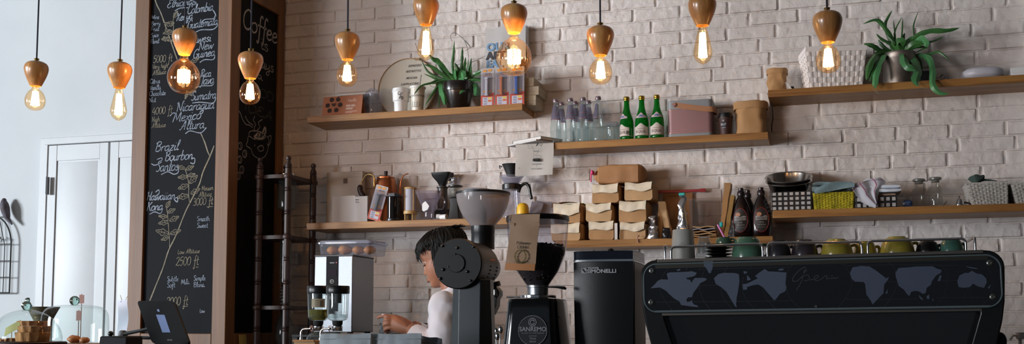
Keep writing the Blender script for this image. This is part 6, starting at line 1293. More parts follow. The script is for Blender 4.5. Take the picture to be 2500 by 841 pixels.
# ---------------------------------------------------------------- glass domes with cakes
M_dome = glass('green_tinted_dome', '#f8fdfc', .0, .02, '#a9cdc4', .8)
M_solid = mat('solid_green_glass', '#bfe6dc', .03, trans=1)
zs = 1.285; Yd = -1.74
Ye = -1.41
def dome_stand(px, r, z, lab, Yd=Yd):
    p = at(px, 835, Yd); t = thing('cake_stand', lab, 'cake stand', (p.x, Yd, 1.2005)); h = z-1.2005
    MB().lathe([(r, h-.014), (r+.003, h-.010), (r+.003, h-.003), (r, h)], n=48).build('plate', M_darkwood if px < 100 else M_oak, t); MB().lathe([(r*.55, 0), (r*.55, .006), (.02, .018), (.016, h*.5), (.03, h-.014)], n=32).build('pedestal', M_darkwood if px < 100 else M_oak, t); return p.x
xl_ = dome_stand(62, .140, zs, 'dark wooden cake stand under the left glass dome'); xr_ = dome_stand(182, .136, zs-.012, 'oak cake stand under the right glass dome', Ye)
t = thing('cake_dome', 'left glass dome with a bobbly glass knob covering stacked cakes', 'glass dome', (xl_, Yd, zs+.0005)); hh = at(62, 757, Yd).z-zs
MB().lathe(smooth_prof([(.124, 0), (.126, .01), (.122, .035), (.106, hh*.55), (.075, hh*.82), (.035, hh*.96), (.012, hh)], 4), n=64, cap0=False, cap1=False).build('glass', M_dome, t)
q = MB(); q.sphere(0, 0, hh+.014, .0185, n=14, m=8); q.sphere(.003, 0, hh+.034, .010, n=10, m=6)
for v in q.v: v += Vector((noise.noise(v*120), noise.noise(v*120+Vector((3, 3, 3))), 0))*.004
q.build('knob', M_solid, t)
t2 = thing('cake_dome', 'right flat-shouldered glass dome with a round ball knob', 'glass dome', (xr_, Ye, zs-.0115)); h2 = at(182, 745, Ye).z-zs+.0115
MB().lathe(smooth_prof([(.126, 0), (.1275, .01), (.1275, h2*.55), (.122, h2*.78), (.102, h2*.93), (.064, h2*.985), (.012, h2)], 4), n=64, cap0=False, cap1=False).build('glass', M_dome, t2); MB().sphere(-.006, 0, h2+.016, .0195, n=28, m=18).build('knob', M_solid, t2)
M_cake = mat('sponge_cake_side', '#c08e54', .8, bump=.9, bscale=40, col2='#9a6234', nscale=16)
def cake(x, y, z, r, h, lab, sx=1):
    t = thing('layer_cake', lab, 'cake', (x, y, z), group='cakes under the left dome'); n = 48
    q = MB(); q.loft([[((r*k+.0025*math.cos(j*PI/2.0))*math.cos(2*PI*j/n)*sx, (r*k+.0025*math.cos(j*PI/2.0))*math.sin(2*PI*j/n), zz) for j in range(n)] for k, zz in ((.93, 0), (.97, .003), (1.0, h*.7), (1.02, h*.95), (.98, h))]); q.build('cake_body', M_cake, t); return t
c1 = at(84, 835, Yd); cake(c1.x, Yd-.01, zs+.001, .058, .034, 'bottom ridged sponge cake of the stack under the left glass dome'); cake(c1.x+.004, Yd-.008, zs+.0355, .056, .022, 'middle sponge cake of the stack under the left glass dome'); cake(c1.x-.006, Yd-.008, zs+.058, .050, .018, 'top darker sponge cake of the stack under the left glass dome')
c2 = at(30, 838, Yd); cake(c2.x+.004, Yd-.03, zs+.001, .030, .012, 'flat thin cake slice under the left dome beside the cake stack', 1.15)
q = MB(); q.grid(lambda u, v: (-.032+.064*u+.006*v, -.002*math.sin(u*4), .03+.032*v-.03*(1-u)), 6, 5, .0008); p = at(18, 815, Yd-.075); o = q.build('price_tag', mat('pale_yellow_paper', '#b9b374', .8), loc=(p.x, Yd-.055, zs+.06)); o.location.z = zs+.0008
tag(o, 'pale yellow handwritten paper tag propped inside the left glass dome', 'tag')
o.location.z = zs+.018; q = MB(); q.tube([(0, .001, -.017), (0, .001, .04)], .0015, 6); q.build('tag_stick', M_lw, o)
def sign(px, py0, py1, Y, zb, lab, hw=.0115):
    p = at(px, py1, Y); z1 = at(px, py0, Y).z; t = thing('tag_sign', lab, 'sign', (p.x, Y, zb), group='small rust-coloured tag signs')
    MB().tube([(0, 0, .003), (0, 0, p.z-zb)], .0016, 8).build('stick', mat('rusty_stick', '#7a5a44', .7), t); MB().prism([(-hw, p.z-zb), (hw, p.z-zb+.001), (hw, z1-zb-.002), (hw*.2, z1-zb-.002), (0, z1-zb+.003), (-hw*.2, z1-zb-.001), (-hw, z1-zb-.001)], -.001, .001).build('tag_plate', mat('rust_brown_plate', '#7c4634', .6), t); MB().lathe([(.014, 0), (.014, .003), (0, .004)], n=20).build('foot', mat('rusty_stick', '#7a5a44', .7), t)
sign(192, 759, 784, Ye, zs-.0112, 'small rust-coloured tag on a thin stick inside the right glass dome'); sign(199, 720, 742, -1.18, 1.2005, 'small rust-coloured tag on a stick standing behind the right dome')
for i, (px, r_) in enumerate([(178, .026), (204, .020)]):
    p = at(px, 838, Ye-.04); q = MB(); q.sphere(0, 0, r_*.6, r_, r_, r_*.6, 24, 14)
    for v in q.v: v.z = max(0, v.z+noise.noise(v*70)*.003)
    tag(q.build('bun', mat('glazed_bun', '#b87848', .5, bump=.4, bscale=50, col2='#94582e', nscale=18), loc=(p.x, Ye-.035, zs-.0110)), ['larger round glazed bun under the right glass dome', 'smaller round glazed bun under the right glass dome'][i], 'bun')
p = at(106, 750, -1.19); t = thing('metal_bowl', 'dull olive metal bowl on a foot, behind and between the two glass domes', 'bowl', (p.x, -1.19, 1.2005)); hb_ = p.z-1.2005
MB().lathe([(.03, 0), (.03, hb_*.5), (.036, hb_*.72), (.062, hb_*.95), (.068, hb_), (.064, hb_), (.05, hb_*.9), (0, hb_*.75)], n=36).build('bowl_body', mat('olive_metal', '#5a5640', .7, .3), t)
# ---------------------------------------------------------------- till
tp = [at(333, 735, -1.46), at(424, 735, -1.52), at(464, 841, -1.64), at(371, 840, -1.58)]
_n = (tp[1]-tp[0]).cross(tp[3]-tp[0]); _d = ray(464, 841); tp[2] = EYE+_d*((tp[0]-EYE).dot(_n)/_d.dot(_n))
base = Vector(((tp[0].x+tp[1].x)/2+.02, -1.52, 1.2005)); t = thing('tablet_till', 'black tablet till tilted on a metal arm in front of the pillar', 'till', base)
U = (tp[1]-tp[0]); V = (tp[3]-tp[0]); N = U.cross(V).normalized()
if N.y > 0: N = -N
def tq(u, v, o=0): return tp[0].lerp(tp[1], u).lerp(tp[3].lerp(tp[2], u), v)-base+N*o
rr_ = rrect(0, 1, 0, 1, .09, 5); q = MB(); q.loft([[tq(u, v, 0) for u, v in rr_], [tq(u, v, -.010) for u, v in rr_]]); tb = q.build('tablet_body', mat('tablet_black', '#06070a', .5, spec=.15), t, bevel=.002)
def onq(px, py, o=.0008):
    d = ray(px, py); P0 = tp[0]+N*o; k = (P0-EYE).dot(N)/d.dot(N); return EYE+d*k-base
q = MB(); q.add([onq(*c) for c in ((380.6, 769), (401.4, 769.6), (415.8, 812.7), (396.4, 812.7))], [(0, 1, 2, 3)]); q.build('lit_screen_area', mat('dim_blue_screen', '#5a6c92', .4, emit=.15), tb)
q = MB(); q.add([onq(*c) for c in ((383, 756), (388, 756), (390, 762), (385, 762))], [(0, 1, 2, 3)]); q.build('screen_icon', mat('dim_icon', '#6a7a9c', .4, emit=.15), tb)
q = MB(); a_, b_ = onq(408, 833), onq(428, 833); X_ = (b_-a_); text(q, 'iPOS', 0, 0, .69, 0, 'LEFT'); q.v = [a_+X_*(v.x/3.2)+Vector((0, 0, .007))*v.z for v in q.v]; q.build('till_lettering', mat('dim_letter', '#5c6058', .5), tb)
q = MB(); mid = tq(.12, .62, -.012); j_ = at(300, 817, -1.44)-base; q.tube([mid, j_], [.006, .008], 10); q.tube([tq(.3, .85, -.012), j_+Vector((.01, 0, -.012))], [.006, .007], 10); q.build('arm', M_black, t)
q = MB(); q.lathe([(.013, -.014), (.015, -.010), (.015, .010), (.012, .014), (0, .015)], n=24); q.v = [Vector((v.x, -v.z, v.y))+j_ for v in q.v]; q.build('arm_joint', M_black, t)
q = MB(); q.box(j_.x+.01, j_.y+.0, j_.z*.5-.01, .05, .05, j_.z-.02); q.build('column', M_black, t, bevel=.004); q = MB(); q.box(j_.x+.075, .0, .008, .16, .14, .016); q.build('base_plate', M_black, t, bevel=.004)
a, b = at(252, 835, -1.80), at(322, 835, -1.80); t = thing('card_printer', 'low dark box with a small ball knob left of the tablet till', 'printer', ((a.x+b.x)/2, -1.78, 1.2005)); z_ = at(290, 822, -1.83).z-1.2005
MB().box(0, 0, z_/2, b.x-a.x, .10, z_, .97, .9).build('case', mat('dark_slate_plastic', '#1a1c20', .7, spec=.2), t, bevel=.006); q = MB(); p = at(270, 817, -1.78)-t.location; q.tube([(p.x, 0, z_-.002), (p.x, 0, p.z)], .004, 8); q.sphere(p.x, 0, p.z+.002, .0095, n=20, m=12); q.build('ball_knob', M_black, t)
# note holder
p = at(299, 737, -1.36); t = thing('note_holder', 'wire holder with a clip gripping a long white receipt beside the pillar edge', 'note holder', (p.x, -1.36, 1.2005)); L = t.location
q = MB(); q.tube([(0, .004, .002), (0, .004, p.z-L.z)], .0016, 8); q.tube(smoothpath([(-.012, 0, p.z-L.z+.026), (-.004, 0, p.z-L.z+.008), (.002, 0, p.z-L.z-.002)], 4), .001, 6); q.tube(smoothpath([(.022, 0, p.z-L.z+.020), (.012, 0, p.z-L.z+.004), (.002, 0, p.z-L.z)], 4), .001, 6); q.build('wire_stand', M_brass, t); MB().box(.0, -.004, p.z-L.z-.008, .008, .006, .018).build('clip', M_matte, t, bevel=.001); MB().lathe([(.03, 0), (.03, .004), (0, .005)], n=24).build('foot', M_black, t)
def wv(u, v): px = 288+24*u+(3*math.sin(v*5)-1)*(1-.2*u); py = 736+89*v-4*u*(1-v); g = at(px, py, -1.364)-L; return (g.x, g.y-.004*math.sin(v*6+u), g.z)
MB().grid(wv, 6, 18, .0006).build('receipt', mat('white_receipt_paper', '#d6dae8', .8), t)
# ---------------------------------------------------------------- birdcage wall ornament
cx_, cz_ = at(-20, 640, -.03).x, 0; t = thing('birdcage_ornament', 'black wire arched birdcage wall ornament with a small dark bird on top', 'wall ornament', (cx_, -.03, at(0, 716, -.03).z)); L = t.location; M_wire = mat('black_wire', '#15171a', .5)
hw = at(25.5, 640, -.03).x-cx_; zz = lambda y: at(10, y, -.03).z-L.z; zs_ = zz(600); zt3 = zz(528)
def archx(x): return zs_+(zt3-zs_)*math.sqrt(max(0, 1-(x/hw)**2))
q = MB(); q.tube([(-hw, 0, 0)]+[(hw*math.cos(a), 0, zs_+(zt3-zs_)*math.sin(a)) for a in [PI-PI*i/24 for i in range(25)]]+[(hw, 0, 0)], .0042, 8); q.tube([(-hw, 0, 0), (hw, 0, 0)], .0042, 8); q.build('outer_frame', M_wire, t)
q = MB()
for k in (-.66, -.33, 0, .33, .66): q.tube([(k*hw, 0, 0), (k*hw, 0, zs_)]+[(k*hw*(1-s*.55), 0, zs_+(archx(k*hw*.45)-zs_)*s) for s in (.25, .5, .75, 1)], .0025, 6)
for yy in (597, 638, 678): q.tube([(-hw, 0, zz(yy)), (hw, 0, zz(yy))], .0028, 6)
q.build('bars', M_wire, t)
q = MB()
for i in range(7): 
    a = i*.9; x_ = hw*(-.3+.16*i*.9)-.0; z_ = zz(585)+.006*math.sin(a*2); q.tube(smoothpath([(x_-.012, -.003, z_-.008), (x_, -.004, z_+.004), (x_+.010, -.003, z_-.002)], 4), .0014, 5); q.sphere(x_+.004, -.004, z_+.008, .006, .0015, .004, 8, 5)
q.build('vine_ornament', M_wire, t)
bp = lambda px, py, Y=-.04: at(px, py, Y)-L; q = MB(); pp = smoothpath([bp(5, 492), bp(9, 496), bp(12, 508), bp(15, 522), bp(20, 536), bp(29, 548)], 5); n_ = len(pp)
rad = [.006+.019*math.sin(PI*min(1, (i/(n_-1))*1.05)**.8)*(1 if i < n_*.7 else .85) for i in range(n_)]; rad[-1] = .006; q.tube(pp, rad, 16)
q.sphere(*bp(10, 490), .0135, n=16, m=10); q.tube([bp(7, 489), bp(1.5, 492)], [.004, .0008], 8); q.build('bird', mat('dusky_bird_body', '#4a3f44', .7, col2='#5d5a66', nscale=30), t)
# ---------------------------------------------------------------- front counter equipment
# siphon brewers
def siphon(px, Y, lab, liquid):
    p = at(px, 785, Y); t = thing('siphon_brewer', lab, 'coffee siphon', (p.x, Y, CZ+.0005)); z = lambda y: at(px, y, Y).z-CZ-.0005; s = mpp(px, Y); r = 27*s
    MB().lathe([(r*1.0, z(718)), (r*1.03, z(716)), (r*1.03, z(701)), (r*.98, z(699)), (0, z(699))], n=40, cap0=True).build('black_lid', M_black, t)
    MB().lathe([(r*.33, z(741)), (r*.33, z(717))], n=24).build('lid_tube', M_matte, t)
    MB().lathe(smooth_prof([(r*.40, z(785)), (r*.72, z(782)), (r*.88, z(775)), (r*.93, z(755)), (r*.98, z(718))], 4), n=44, cap0=False, cap1=False).build('upper_chamber', glass('siphon_glass', '#e9efee', .10, .02, '#8f9a9a', 1.4), t)
    q = MB()
    for k in range(3): q.tube([((r*.86+.0006)*math.cos(a*2*PI/36), (r*.86+.0006)*math.sin(a*2*PI/36), z(776-k*3)) for a in range(36)], .0009, 5, closed=True)
    q.build('glass_ridges', M_glass, t)
    if liquid:
        MB().lathe([(r*.5, z(783)), (r*.84, z(774)), (r*.9, z(757)), (0, z(757))], n=40).build('oil', glass('yellow_green_oil', '#b8a818', .5, .05, '#8f8410'), t)
        q = MB(); label_sheet(q, lambda zz: r*.97, z(752), z(731), R(-100), R(-30), 10, 2, .001); lb = q.build('paper_label', mat('beige_label', '#a89e84', .7), t)
        q = MB()
        for k in range(4): rct(q, -.004, .008, z(749-4.5*k), z(748-4.5*k), -.0016, cylwarp(r*.97, a0=R(-75)))
        for k in range(6): rct(q, .013+.0018*k, .0138+.0018*k, z(750), z(735), -.0016, cylwarp(r*.97, a0=R(-75)))
        q.build('label_print', M_ink, lb)
    MB().lathe([(r*.33, z(797)), (r*.44, z(793)), (r*.46, z(785)), (r*.40, z(784))], n=28).build('stopper', M_rubber, t)
    q = MB(); q.lathe([(r*.42, z(809)), (r*.46, z(807)), (r*.46, z(798)), (r*.36, z(796))], n=32); q.build('neck_clamp', M_chrome, t)
    MB().lathe(smooth_prof([(.001, z(876)), (r*.6, z(872)), (r*1.05, z(846)), (r*.95, z(822)), (r*.5, z(811)), (r*.42, z(808))], 4), n=40, cap0=False, cap1=False).build('lower_bulb', glass('siphon_glass', '#e9efee', .10, .02, '#8f9a9a', 1.4), t)
    q = MB(); hx = -(px-(729 if liquid else 777))*s*.93
    q.tube(smoothpath([(-r*.4, 0, z(804)), (hx+.02, 0, z(804)), (hx+.006, 0, z(806)), (hx, 0, z(814)), (hx, 0, z(830))], 5), .0038, 10); q.tube([(hx, 0, z(826)), (hx, 0, .02)], .0065, 12); q.build('handle_rod', M_chrome, t)
    q = MB(); q.lathe([(.011, -.002), (.0115, .002)], n=20); q.v = [Vector((v.z-.028*1, v.x, v.y+z(803))) for v in q.v]; q.build('thumb_screw', M_chrome, t); q = MB(); q.lathe([(.055, 0), (.055, .010), (.045, .014), (0, .015)], n=36); q.v = [v+Vector((hx*.5, 0, 0)) for v in q.v]; q.build('base', M_black, t)
    return t
siphon(777, -1.50, 'coffee siphon with yellow-green oil in its upper chamber, left of the pair', True); siphon(824, -1.60, 'empty clear coffee siphon with black lid, right of the pair', False)
# grey zip pouches and a kraft box in front
M_pouch = mat('grey_zip_pouch', '#9fa9ae', .55, .05, bump=.5, bscale=14, col2='#8f999e', nscale=9)
for i, (x0, x1, yt0, yt1, Y, m, lab) in enumerate([(782, 906, 817, 816, -1.95, M_pouch, 'wide grey zip pouch standing in front of the siphons, leftmost'), (909, 1029, 817, 816, -1.93, M_pouch, 'middle grey zip pouch standing below the barista\'s hands'), (1030, 1079, 822, 828, -1.88, mat('dark_grey_pouch', '#5f666c', .4, .15, bump=.4, bscale=20), 'darker grey zip pouch at the right end, beside the grinder pedestal')]):
    a, b = at(x0, 820, Y), at(x1, 820, Y); w = b.x-a.x; zt0, zt1 = at(x0, yt0, Y).z-CZ, at(x1, yt1, Y).z-CZ; t = thing('zip_pouch', lab, 'pouch', ((a.x+b.x)/2, Y, CZ+.0005), group='grey zip pouches')
    def pf(u, v, s=1):
        h = zt0+(zt1-zt0)*u; th = .032*(1-v)**.6*math.sin(PI*min(.97, max(.03, u)))**.4
        return ((u-.5)*w, s*(-th-.0015)+.003*noise.noise(Vector((u*7+i, v*6, s))), h*v+.0015*math.sin(u*8+i))
    q = MB(); n_ = 18; rings = []
    for j in range(17):
        v = j/16; rings.append([pf(k/n_, v, 1) for k in range(n_+1)]+[pf(k/n_, v, -1) for k in range(n_, -1, -1)])
    q.loft(rings); bd = q.build('pouch_body', m, t, ang=70)
    hz_ = zt0-.012; q = MB(); q.tube([((k/10-.5)*w*.96, -.006-.002*math.sin(k), hz_+(zt1-zt0)*k/10-.004) for k in range(11)], .0012, 6); q.build('zip_line', m, bd)
a, b = at(714, 838, -1.9), at(766, 838, -1.9); zt4 = at(740, 832, -1.9).z; t = thing('kraft_box', 'small kraft paper box with open flaps in front of the left siphon', 'box', ((a.x+b.x)/2, -1.84, CZ+.0005)); w = b.x-a.x
MB().box(0, 0, (zt4-CZ)/2, w, .10, zt4-CZ-.002).build('box_body', M_kraft2, t, bevel=.002); q = MB(); q.grid(lambda u, v: ((u-.5)*w, -.05-.012*v, zt4-CZ-.001+.012*v*(1-v)-.004*v), 2, 4, .001); q.build('flap', M_kraft2, t)
# ---------------------------------------------------------------- big shop grinder
Yg = -1.5; gc = at(1117, 644, Yg); sg = .00143
M_gb2 = mat('grinder_black_paint', '#08090b', .5, spec=.3); M_gs = mat('grinder_satin_side', '#262b2f', .5, bump=.05, bscale=400)
gx = gc.x; t = thing('shop_grinder', 'large black coffee grinder with a drum body and frosted round hopper', 'grinder', (gx, -1.36, CZ+.0005)); L = t.location; cz = gc.z-L.z; yf = Yg-L.y
q = MB(); q.rot(rx=R(90), loc=(0, yf, cz))
r = .0885; q.lathe([(r*.5, -.335), (r*.62, -.33), (r*.70, -.30), (r*.93, -.22), (r*.96, -.20), (r*.96, -.035), (r*.9, -.034)], n=64); q.build('drum', mat('drum_satin_black', '#171516', .42, spec=.4), t)
q = MB(); q.rot(rx=R(90), loc=(0, yf, cz)); q.lathe([(r, -.034), (r*1.01, -.030), (r*1.01, -.004), (r*.97, 0), (0, 0)], n=64); fd = q.build('front_disc', M_gb2, t)
q = MB(); q.rot(rx=R(90), loc=(-.004, yf, cz)); q.lathe([(.032, -.001), (.032, .004), (.0305, .005), (0, .005)], n=48); q.build('centre_boss', M_gb2, fd, ang=15)
for px, py, rr_ in ((1116, 606, .0052), (1082, 659, .0058), (1141, 664, .0052), (1112, 622, .0035), (1096, 652, .0035), (1131, 655, .0035), (1080, 601, .0055), (1156, 603, .0055), (1075, 681, .0055), (1149, 686, .004)):
    p = at(px, py, Yg)-L; q = MB(); q.rot(rx=R(90), loc=(p.x, yf, p.z)); q.lathe([(rr_, -.001), (rr_, .004), (rr_*.6, .007), (0, .0075)], n=16); q.build('bolt', M_black, fd)
def drumpt(ang, yy, o=.0): rr_ = r*.96+o; return (rr_*math.cos(ang), yy, cz+rr_*math.sin(ang))
M_slot = mat('slot_black', '#030303', .9)
for k in range(2):
    q = MB()
    for j in range(6):
        a = R(-4-9*j); y0 = yf+.105+.075*k
        for d in (0,): q.add([drumpt(a+.03, y0, .0006), drumpt(a+.03, y0+.020, .0006), drumpt(a-.03, y0+.020, .0006), drumpt(a-.03, y0, .0006)], [(0, 1, 2, 3)])
    q.build('vent_slots', M_slot, t)
q = MB(); q.add([drumpt(R(32), yf+.13, .0008), drumpt(R(10), yf+.115, .0008), drumpt(R(12), yf+.175, .0008)], [(0, 1, 2)]); q.build('red_warning_label', mat('faded_red_label', '#8a4a3c', .6), t)
# pedestal
def octo(hw, fw_, yd, z, xs=0): yb_ = yd; return [(-fw_+xs, -yb_, z), (fw_+xs, -yb_, z), (hw+xs, -yb_+.045, z), (hw+xs, yb_-.03, z), (fw_+xs, yb_, z), (-fw_+xs, yb_, z), (-hw+xs, yb_-.03, z), (-hw+xs, -yb_+.045, z)]
xo = .038; top = cz-r*.62; q = MB()
def ped(z): f = 1-z/top; e = .018*f; return [(-.003, -.115-e, z), (.076, -.115-e, z), (.102+e, -.085, z), (.102+e, -.045, z), (.080, -.015, z), (-.010, -.015, z), (-.036-e, -.045, z), (-.036-e, -.082, z)]
q.loft([ped(0), ped(.004), ped(top*.5), ped(top)]); q.build('pedestal', mat('pedestal_dark_slate', '#1c262c', .33), t, smooth=False, bevel=.002)
# hopper
Yh = -1.25; hc = at(1179, 560, Yh)-L; z = lambda y, px=1179: at(px, y, Yh).z-L.z; s = mpp(1179, Yh)
q = MB(); q.lathe([(28*s, z(596)-.02), (28*s, z(572)), (28.5*s, z(571)), (28.5*s, z(553)), (27*s, z(552))], hc.x, Yh-L.y, 0, n=48); q.build('hopper_neck', M_black, t)
pr = [(27*s, z(554)), (37*s, z(542)), (49*s, z(526)), (58*s, z(506)), (62.5*s, z(490)), (64.5*s, z(474))]
q = MB(); q.lathe(smooth_prof(pr, 4), hc.x, Yh-L.y, 0, n=64, cap0=False, cap1=False); q.build('frosted_hopper', glass('frosted_hopper_plastic', '#cbc4c4', .5, .2, '#beb6b6', .6), t)
q = MB(); q.lathe([(64*s, z(476)), (66*s, z(476)), (66*s, z(471)), (63*s, z(470)), (63*s, z(471))], hc.x, Yh-L.y, 0, n=64); q.build('hopper_rim', M_black, t)
q = MB(); q.lathe([(8*s, z(545)), (9*s, z(520)), (2*s, z(505))], hc.x, Yh-L.y, 0, n=20); q.build('inner_cone', mat('grey_inner', '#6a6568', .6), t)
p = at(1166, 468, Yh)-L; q = MB(); q.lathe([(34*s, z(470)), (34*s, z(464)), (30*s, z(462)), (0, z(462))], p.x, Yh-L.y, 0, n=40); q.build('hopper_lid', glass('pale_blue_lid', '#b8c4d8', .5, .05, '#a5b2c8'), t)
q = MB(); q.box(*(at(1160, 475, Yh-.085)-L), .062, .008, .010); q.build('lid_bracket', M_black, t, bevel=.002)
for px in (1145, 1175): a_, b_ = at(px, 478, Yh-.09)-L, at(px, 487, Yh-.09)-L; MB().tube([a_, b_], .0022, 8).build('bracket_pin', M_chrome, t)
# bag clamp and dosing arm at the right side
ap = lambda px, py, Y=-1.24: at(px, py, Y)-L
q = MB(); q.prism([tuple(ap(x_, y_)[i] for i in (0, 2)) for x_, y_ in ((1187, 700), (1215, 702), (1222, 712), (1222, 722), (1216, 732), (1215, 748), (1204, 770), (1198, 762), (1190, 760), (1187, 730))], ap(1200, 730).y-.02, ap(1200, 730).y+.03); q.build('dosing_arm', M_black, t, bevel=.002)
q = MB(); q.tube([ap(1208, 708, -1.27), ap(1208, 722, -1.27)], .0045, 10); q.build('spring', M_chrome, t); q = MB(); q.sphere(*ap(1210, 723, -1.275), .007, n=14, m=8); q.build('dosing_knob', M_black, t); q = MB(); q.box(*ap(1201, 746, -1.262), .013, .003, .009); q.build('white_sticker', M_white, t)
q = MB(); q.tube([ap(1210, 690, -1.25), ap(1213, 700, -1.25)], .016, 16); q.build('chute', M_black, t)
# cutlery holder
p = at(1207, 835, -1.185)
t = thing('cutlery_cup', 'metal cup of steel spoons and tongs standing right of the big grinder', 'cutlery cup', (p.x, -1.185, CZ+.0005)); L2_ = t.location
MB().lathe([(.030, 0), (.034, .13), (.031, .13), (.028, .01)], n=28, cap1=False).build('cup', M_steel, t); zt5 = at(1207, 795, -1.33).z-CZ
for k in range(5): a = k*1.3; q = MB(); q.tube([(.012*math.cos(a), .012*math.sin(a), .01), (.022*math.cos(a+.3), .022*math.sin(a+.3), zt5-.03-.006*k)], .0022, 6); q.sphere(.023*math.cos(a+.3), .023*math.sin(a+.3), zt5-.018-.006*k, .009, .004, .016, 12, 8); q.build('spoon', M_chrome, t)
# ---------------------------------------------------------------- second grinder with clear hopper of beans
Ys = -1.9; sc_ = at(1313, 730, Ys); t = thing('espresso_grinder', 'glossy black espresso grinder with a clear hopper of dark beans', 'grinder', (sc_.x, Ys, CZ+.0005)); L = t.location; z = lambda y: at(1313, y, Ys).z-L.z; s = mpp(1313, Ys)
pr = [(26*s, z(699)), (37*s, z(682)), (50*s, z(662)), (66*s, z(621)), (71*s, z(581)), (74*s, z(540))]
q = MB(); q.lathe(smooth_prof(pr, 4), n=64, cap0=False, cap1=False); q.build('clear_hopper', glass('clear_hopper_plastic', '#eceaf0', .06, .02, '#a5a1b0', 1.2), t)
q = MB(); q.lathe([(72*s, z(542)), (75.5*s, z(542)), (75.5*s, z(531)), (74*s, z(529)), (0, z(528))], n=64); q.build('hopper_lid', mat('black_translucent_lid', '#0f1013', .3), t)
M_bean = mat('roasted_beans', '#150d09', .45, bump=.3, bscale=90, col2='#241610', nscale=120)
q = MB(); q.lathe([(24*s, z(698)), (35.5*s, z(682)), (48.5*s, z(662)), (64*s, z(621)), (66*s, z(606)), (50*s, z(600)), (20*s, z(597)), (0, z(598))], n=56)
for v in q.v: 
    k = noise.noise(v*260)*.003; v.x *= 1+k*8; v.y *= 1+k*8; v.z += k
q.build('bean_fill', M_bean, t)
rb = random.Random(5); q = MB()
for i in range(230):
    if i < 130: a = rb.uniform(-PI, 0); rr_ = rb.uniform(.2, 1)*64*s; zz = z(603)+rb.uniform(0, .005)+.004*(1-rr_/(64*s))
    else:
        a = rb.uniform(-PI*.95, -.05*PI); f = rb.random(); yy = 606+f*80; rr_ = (67-(0 if yy < 621 else (yy-621)*.50))*s; zz = z(yy)
    m_ = Matrix.Translation((rr_*math.cos(a), rr_*math.sin(a), zz)) @ Matrix.Rotation(rb.uniform(0, PI), 4, 'Z') @ Matrix.Rotation(rb.uniform(0, PI), 4, 'X'); q.m = m_; q.sphere(0, 0, 0, .0055, .0038, .0028, 8, 5)
q.m = Matrix.Identity(4); bo = q.build('loose_beans', M_bean, t); bo['kind'] = 'stuff'
q = MB(); q.lathe([(25*s, z(723)), (25*s, z(704)), (27*s, z(703)), (27*s, z(698))], n=40); q.build('silver_collar', M_steel, t)
q = MB(); n_ = 96; q.loft([[((rr_*(1+(.012 if j % 2 else 0)))*math.cos(2*PI*j/n_), (rr_*(1+(.012 if j % 2 else 0)))*math.sin(2*PI*j/n_), zz) for j in range(n_)] for rr_, zz in ((42*s, z(729)), (44*s, z(728)), (44*s, z(723)), (40*s, z(721)))]); q.build('adjusting_ring', M_chrome, t)
lp = lambda px, py, Y=Ys-.03: at(px, py, Y)-L
q = MB(); q.tube([lp(1275, 726), lp(1237, 726)], .0032, 10); q.build('ring_lever', M_steel, t); q = MB(); q.tube([lp(1338, 702), lp(1360, 702), lp(1378, 704), lp(1382, 707)], [.002, .003, .005, .003], 8); q.build('shutter_lever', M_black, t)
q = MB(); hb = z(732); rings = []
for hw_, dd, zz, rr_ in ((.092, .105, 0, .03), (.088, .10, .02, .03), (.0855, .098, z(835), .03), (.078, .09, z(770), .028), (.0755, .087, z(740), .026), (.072, .083, hb, .024), (.060, .07, hb+.004, .02)): rings.append([(x, y+.0, zz) for x, y in rrect(-hw_, hw_, -dd, dd, rr_, 7)])
q.loft(rings); bd = q.build('body', mat('gloss_black_body', '#06080a', .12, coat=.6), t, ang=50)
yb_ = -.1015; bc = at(1302, 808, Ys-.1)-L
q = MB(); q.prism([(bc.x+.0435*math.cos(2*PI*i/48), bc.z+.0435*math.sin(2*PI*i/48)) for i in range(48)], yb_-.004, yb_+.008); bg = q.build('round_badge', mat('badge_dark_glass', '#14161a', .3), bd)
M_bad = mat('badge_grey_print', '#93959c', .5)
q = MB(); text(q, 'SANREMO', bc.x, bc.z-.002, .0125, yb_-.0052, bold=.02, wide=.98); q.build('badge_lettering', M_bad, bg)
q = MB(); text(q, 'TAILORING THE COFFEE EXPERIENCE', bc.x, bc.z-.009, .0028, yb_-.0052); text(q, 'Think', bc.x, bc.z-.026, .006, yb_-.0052); text(q, 'about', bc.x, bc.z-.034, .006, yb_-.0052); rct(q, bc.x-.012, bc.x+.012, bc.z-.0165, bc.z-.0155, yb_-.0052); q.build('badge_small_lettering', M_bad, bg)
q = MB()
for (r0, r1, a0, a1) in ((.0095, .0125, 0, 360), ): q.tube([(bc.x+.0115*math.cos(R(a)), yb_-.0055, bc.z+.024+.0115*math.sin(R(a))) for a in range(0, 360, 12)], .0014, 6, closed=True)
q.tube([(bc.x+.0065*math.cos(R(a)), yb_-.0055, bc.z+.024+.0065*math.sin(R(a))) for a in range(20, 341, 16)], .0018, 6); q.build('badge_emblem', M_bad, bg)
q = MB(); q.tube([(bc.x+.0430*math.cos(2*PI*i/60), yb_-.005, bc.z+.0430*math.sin(2*PI*i/60)) for i in range(60)], .0009, 6, closed=True); q.build('badge_rim', M_bad, bg)
